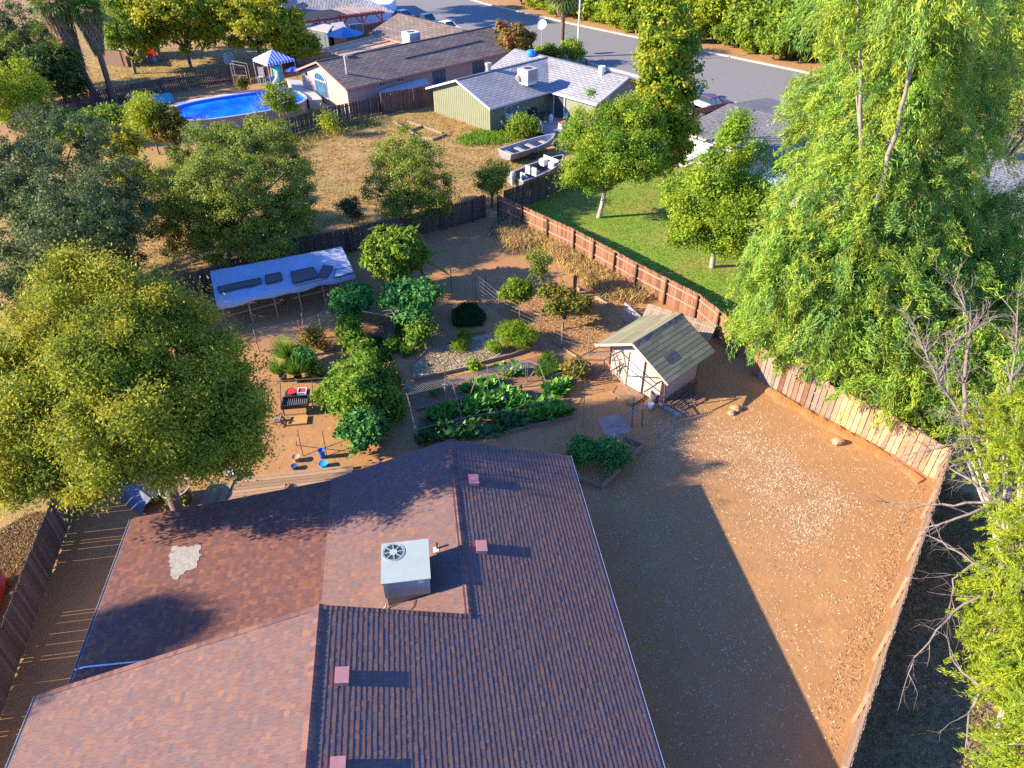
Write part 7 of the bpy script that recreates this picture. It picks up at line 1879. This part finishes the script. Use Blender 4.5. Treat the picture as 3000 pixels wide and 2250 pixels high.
# ---------------------------------------------------------------- vehicles
def wheelset(root, base, d, s, L_, Wd, r=.34):
    for t in (.18, .80):
        for a in (-1, 1):
            c_ = base + d * (L_ * t) + s * (a * (Wd / 2 - .1)) + Vector((0, 0, r))
            w = part('wheel', root, TYRE, lambda b: b.tube([c_ - s * .11, c_ + s * .11], r, 18))
            part('rim', w, METAL, lambda b: b.tube([c_ + s * a * .105 - s * .01, c_ + s * a * .105 + s * .012], r * .6, 12)) if 0 else None
            bb = MB(root.location); bb.tube([c_ + s * (a * .10), c_ + s * (a * .118)], r * .6, 12); bb.build('rim', METAL, w)
CARGLASS = mat('car_glass', (.03, .05, .065), rough=.08, spec=.9)
def vehicle(name, label, base, ang, kind, col, L_=4.7, Wd=1.8, H_=1.45):
    d = Vector((math.cos(ang), math.sin(ang), 0)); s = Vector((-d.y, d.x, 0)); z = Vector((0, 0, 1))
    base = Vector((base.x, base.y, 0)) - d * (L_ / 2)
    root = thing(name, label, 'pickup truck' if kind == 'pickup' else 'car', base)
    PA = mat('paint_' + name + str(int(col[0] * 100)) + str(int(col[2] * 100)), col, rough=.28, spec=.6)
    f = lambda t, y, h: base + d * (L_ * t) + s * (y * Wd / 2) + z * h
    if kind == 'pickup':
        lo = [(0, .52, .92), (.02, .45, 1.0), (.42, .45, 1.0), (.70, .42, 1.02), (.98, .42, .92), (1.0, .48, .7)]
        cab = [(.40, 1.0), (.425, 1.62), (.60, 1.64), (.70, 1.02)]
    else:
        lo = [(0, .45, .75), (.03, .35, .92), (.25, .32, .96), (.68, .32, .95), (.95, .35, .78), (1.0, .42, .6)]
        cab = [(.12, .95), (.26, H_), (.52, H_ + .02), (.70, .94)]
    def body(b):
        n = len(lo); bed = kind == 'pickup'
        for i in range(n - 1):
            t0, a0, h0 = lo[i]; t1, a1, h1 = lo[i + 1]
            w0 = .93 if i == 0 else 1.0; w1 = .93 if i == n - 2 else 1.0
            if bed and i == 1:
                for y0, y1 in ((-1, -.86), (.86, 1)):
                    b.hexa([f(t0, y0, a0), f(t1, y0, a1), f(t1, y1, a1), f(t0, y1, a0), f(t0, y0, h0), f(t1, y0, h1), f(t1, y1, h1), f(t0, y1, h0)])
                b.hexa([f(t0, -.86, a0), f(t1, -.86, a1), f(t1, .86, a1), f(t0, .86, a0), f(t0, -.86, .58), f(t1, -.86, .58), f(t1, .86, .58), f(t0, .86, .58)])
            else:
                b.hexa([f(t0, -w0, a0), f(t1, -w1, a1), f(t1, w1, a1), f(t0, w0, a0), f(t0, -w0 * .97, h0), f(t1, -w1 * .97, h1), f(t1, w1 * .97, h1), f(t0, w0 * .97, h0)])
    part('body', root, PA, body)
    def cabf(b, k, dz=0.0):
        (a, za), (c, zc), (e, ze), (g, zg) = cab
        y0, y1 = .93 * k, .78 * k
        P = [f(a, -y0, za), f(c, -y1, zc + dz), f(e, -y1, ze + dz), f(g, -y0, zg), f(a, y0, za), f(c, y1, zc + dz), f(e, y1, ze + dz), f(g, y0, zg)]
        b.add(P, [(0, 1, 2, 3), (7, 6, 5, 4), (0, 4, 5, 1), (1, 5, 6, 2), (2, 6, 7, 3)])
    part('cab', root, CARGLASS, lambda b: cabf(b, 1.0))
    (a, za), (c, zc), (e, ze), (g, zg) = cab
    part('roof', root, PA, lambda b: b.hexa([f(c - .005, -.80, zc), f(e + .01, -.80, ze), f(e + .01, .80, ze), f(c - .005, .80, zc), f(c, -.74, zc + .05), f(e, -.74, ze + .05), f(e, .74, ze + .05), f(c, .74, zc + .05)]))
    part('pillar', root, PA, lambda b: [b.beam(f(p, y * .93, zp), f(q, y * .79, zq), .07, .07) for y in (-1, 1) for p, zp, q, zq in ((a, za, c, zc), (g, zg, e, ze), ((a + g) / 2, .98, (c + e) / 2, zc))])
    for y in (-.7, .7):
        part('headlight', root, mat('lamp_clear', (.6, .6, .6), rough=.15), lambda b: b.box(f(1.0, y, .68), (.06, .34, .16), ang))
        part('tail_light', root, mat('lamp_red', (.4, .02, .02), rough=.2), lambda b: b.box(f(-.002, y * 1.1, .75), (.05, .2, .22), ang))
    part('bumper', root, METAL, lambda b: (b.box(f(1.01, 0, .45), (.12, Wd * .94, .16), ang), b.box(f(-.012, 0, .45), (.12, Wd * .94, .16), ang)))
    wheelset(root, base, d, s, L_, Wd)
    if kind == 'pickup':
        part('toolbox', root, mat('toolbox_white', (.76, .76, .78), rough=.35), lambda b: b.box(f(.345, 0, .98), (.62, Wd * .97, .32), ang)) if 'red' in label else None
        part('tailgate', root, PA, lambda b: b.box(f(.015, 0, .74), (.06, Wd * .9, .5), ang))
    return root
pk = vehicle('pickup_truck', 'dark red pickup truck with a white toolbox parked in the driveway', W(1530, 224, .9), R(30), 'pickup', (.11, .014, .025), 5.6, 1.95)
cargo = thing('cardboard_sheet', 'flat brown cardboard piece lying in the bed of the red pickup', 'cardboard', W(1497, 228, .62))
part('sheet', cargo, mat('card_brown', (.45, .28, .16), rough=.9), lambda b: b.box(W(1499, 228, .63), (.9, .5, .06), R(50)))
vehicle('pickup_truck', 'dark blue pickup truck parked at the kerb in the road shade', GB(71.6, 92.5, 0), R(-46), 'pickup', (.03, .05, .11), 5.5, 1.9)
vehicle('parked_car', 'pale blue car parked farthest left at the kerb behind the brown roof', GB(71.4, 97.5, 0), R(-46), 'car', (.30, .38, .48), 4.7)
vehicle('parked_car', 'white car parked at the kerb, nearest the brown roof ridge', GB(71.0, 86.6, 0), R(-46), 'car', (.70, .70, .70), 4.8)
vehicle('parked_car', 'dark teal car at the kerb behind the dark grey roof', GB(70.6, 28.0, 0), R(-46), 'car', (.02, .05, .07), 4.6)
wbn = thing('wheelie_bin', 'blue lidded wheelie bin beside the red pickup', 'wheelie bin', W(1508, 205))
for i_, (px, py) in enumerate(((1507, 212),)):
    q = W(px, py); part('body', wbn, mat('bin_blue', (.03, .08, .35), rough=.4), lambda b: b.hexa([q + EA * x + EB * y for x, y in ((-.25, -.25), (.25, -.25), (.25, .25), (-.25, .25))] + [q + EA * x + EB * y + Vector((0, 0, 1.15)) for x, y in ((-.35, -.35), (.35, -.35), (.35, .35), (-.35, .35))]))
    part('lid', wbn, mat('bin_blue_lid', (.04, .12, .5), rough=.4), lambda b: b.box(q + Vector((0, 0, 1.2)), (.78, .8, .09), GA))
    part('wheel', wbn, TYRE, lambda b: b.tube([q - EB * .3 - EA * .3 + Vector((0, 0, .14)), q + EB * .3 - EA * .3 + Vector((0, 0, .14))], .14, 10))
wb2 = copy_tree(wbn, wbn.location + EA * -.2 + EB * 1.2, None, 'dark blue bin half hidden by the tall yellow green tree')
lp = thing('street_lamp', 'pale metal street light pole rising out of the photo beside the palm', 'street lamp', W(1246, 137))
part('pole', lp, mat('pole_pale', (.62, .60, .58), rough=.4), lambda b: b.tube([W(1246, 137), W(1246, 137) + Vector((0, 0, 4)), W(1246, 137) + Vector((0, 0, 8.8))], [.13, .11, .08], 10))
part('arm', lp, mat('pole_pale', (.62, .60, .58), rough=.4), lambda b: b.tube([W(1246, 137) + Vector((0, 0, 8.7)), W(1246, 137) + EA * 1.0 + Vector((0, 0, 9.2)), W(1246, 137) + EA * 2.2 + Vector((0, 0, 9.3))], .05, 6))
part('lantern', lp, GREYM, lambda b: b.box(W(1246, 137) + EA * 2.5 + Vector((0, 0, 9.28)), (.7, .3, .14), GA))
hy = thing('fire_hydrant', 'small dark red fire hydrant on the kerb below the light pole', 'fire hydrant', W(1266, 142))
hq = W(1266, 142)
part('barrel', hy, mat('hydrant_red', (.30, .06, .05), rough=.5), lambda b: b.lathe(hq, [(.16, 0), (.13, .06), (.12, .5), (.17, .52), (.14, .66), (.06, .72), (.001, .74)], 12))
part('nozzle', hy, mat('hydrant_red', (.30, .06, .05), rough=.5), lambda b: b.tube([hq - EA * .22 + Vector((0, 0, .42)), hq + EA * .22 + Vector((0, 0, .42))], .06, 8))
# ---------------------------------------------------------------- ground cover and litter
P2 = lambda pts: [(p.x, p.y) for p in pts]
field = P2([W(300, 655), W(640, 560), W(900, 505), W(1020, 476), W(1100, 448), W(1200, 350), W(1130, 295), W(1058, 288), W(943, 240), W(830, 250), W(700, 280), W(560, 330), W(300, 380), W(200, 560)])
grass('dry_grass', 'short dry straw grass covering the field behind the fence', field, 30000, .20, .05, (.46, .29, .09), (.32, .21, .07), 1, lean=1.3, clump=(5200, .28))
grass('green_weeds', 'green weeds along the slumping fence in the dry field', P2([W(560, 318), W(700, 280), W(830, 250), W(835, 262), W(710, 300), W(640, 330), W(560, 340)]), 2200, .5, .06, (.22, .24, .05), (.40, .30, .10), 2, lean=.9, clump=(160, .35))
grass('green_grass_tufts', 'bright green grass strip beside the green house', P2([W(985, 305), W(1030, 283), W(1105, 290), W(1120, 300), W(1070, 314), W(1000, 314)]), 3600, .36, .05, (.22, .36, .03), (.15, .25, .03), 3, lean=.9, clump=(300, .3))
grass('lawn_grass', 'mown lawn grass behind the stained fence', P2(lawn_pts), 42000, .07, .05, (.14, .235, .02), (.09, .165, .016), 4, lean=1.2)
grass('tall_dry_weeds', 'tall straw coloured weeds along the stained fence', P2([Z3(110, 170), Z3(300, 100), Z3(620, 330), Z3(900, 480), Z3(1080, 610), Z3(1000, 640), Z3(800, 590), Z3(560, 400), Z3(400, 260), Z3(220, 300)]), 10000, .62, .045, (.60, .42, .16), (.45, .31, .12), 5, lean=.8, clump=(420, .3))
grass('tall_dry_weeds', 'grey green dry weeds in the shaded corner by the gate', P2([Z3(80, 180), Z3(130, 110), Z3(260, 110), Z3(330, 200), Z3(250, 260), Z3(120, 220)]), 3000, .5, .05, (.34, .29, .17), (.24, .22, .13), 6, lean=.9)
grass('yard_weeds', 'dry trampled grass in the yard beyond the left fence', P2([W(190, 1095), W(60, 1110), W(-60, 1180), W(-60, 1400), W(10, 1290), W(110, 1150)]), 9000, .16, .04, (.50, .33, .15), (.36, .24, .11), 7, lean=1.6)
grass('side_yard_weeds', 'thin weeds and dry stems in the shaded side yard', P2([W(1830, 1690), W(2035, 1040), W(2160, 1100), W(2300, 1690)]), 15000, .16, .04, (.20, .17, .06), (.34, .22, .09), 8, lean=1.6)
grass('far_dry_grass', 'dry grass on the ground beyond the pool fence', P2(far_yard), 9000, .25, .1, (.52, .36, .12), (.38, .30, .09), 9, lean=1.2)
grass('plot_weeds', 'thin straw on the fruit tree plot', P2([Z3(0, 620), Z3(400, 560), Z3(900, 680), Z3(720, 980), Z3(540, 930), Z3(280, 780)]), 5000, .10, .04, (.50, .33, .15), (.38, .25, .11), 12, lean=2.0)
# fallen leaves on the bare yard
def litter(name, label, poly, n, dens, seed, c1, c2, l=.15, w=.035):
    rng = np.random.default_rng(seed)
    x, y = scatter(poly, n * 3, rng)
    keep = rng.uniform(0, 1, len(x)) < dens(x, y)
    x, y = x[keep][:n], y[keep][:n]; m = len(x)
    a = rng.uniform(0, 6.28, m); d = np.stack([np.cos(a), np.sin(a), rng.normal(0, .12, m)], 1)
    nr = np.stack([rng.normal(0, .25, m), rng.normal(0, .25, m), np.ones(m)], 1)
    t = rng.uniform(0, 1, (m, 1)); cols = (np.array(c1) * t + np.array(c2) * (1 - t)) * rng.uniform(.8, 1.2, (m, 1))
    pos = np.stack([x, y, .010 + rng.uniform(0, .012, m)], 1)
    o = link(name, leaves(name, pos, d, nr, l * rng.uniform(.5, 1.3, m), w * rng.uniform(.7, 1.4, m), cols, leaf_mat('dry_leaf', .1, .8, .15), .4))
    tag(o, label, 'fallen leaves', None, 'stuff')
yard = P2([W(1240, 1010), W(1400, 900), W(1560, 850), W(1640, 820), W(1760, 895), W(1900, 965), W(2010, 1040), W(1800, 1690), W(1425, 1690), W(1228, 985)])
hot = [W(1700, 1030), W(1790, 1090), W(1720, 1130), W(1620, 960), W(1640, 1010), W(1470, 930)]
def dens(x, y):
    v = np.full(len(x), .13)
    for h_, s in zip(hot, (2.0, 2.0, 2.2, 2.2, 1.8, 2.0)):
        v += .9 * np.exp(-((x - h_.x) ** 2 + (y - h_.y) ** 2) / s)
    return v * (.6 + .4 * np.sin(x * 2.1 + 1) * np.sin(y * 1.7))
litter('fallen_leaves', 'pale dry gum leaves strewn over the bare dirt yard', yard, 24000, dens, 1, (.74, .52, .31), (.50, .31, .16), .14, .03)
litter('fallen_leaves', 'dry leaves fallen along the foot of the long fence', P2([W(2000, 1050), W(1970, 1040), W(1780, 1500), W(1800, 1640), W(1900, 1350)]), 2200, lambda x, y: np.full(len(x), .9), 2, (.54, .30, .13), (.42, .23, .11), .10, .05)
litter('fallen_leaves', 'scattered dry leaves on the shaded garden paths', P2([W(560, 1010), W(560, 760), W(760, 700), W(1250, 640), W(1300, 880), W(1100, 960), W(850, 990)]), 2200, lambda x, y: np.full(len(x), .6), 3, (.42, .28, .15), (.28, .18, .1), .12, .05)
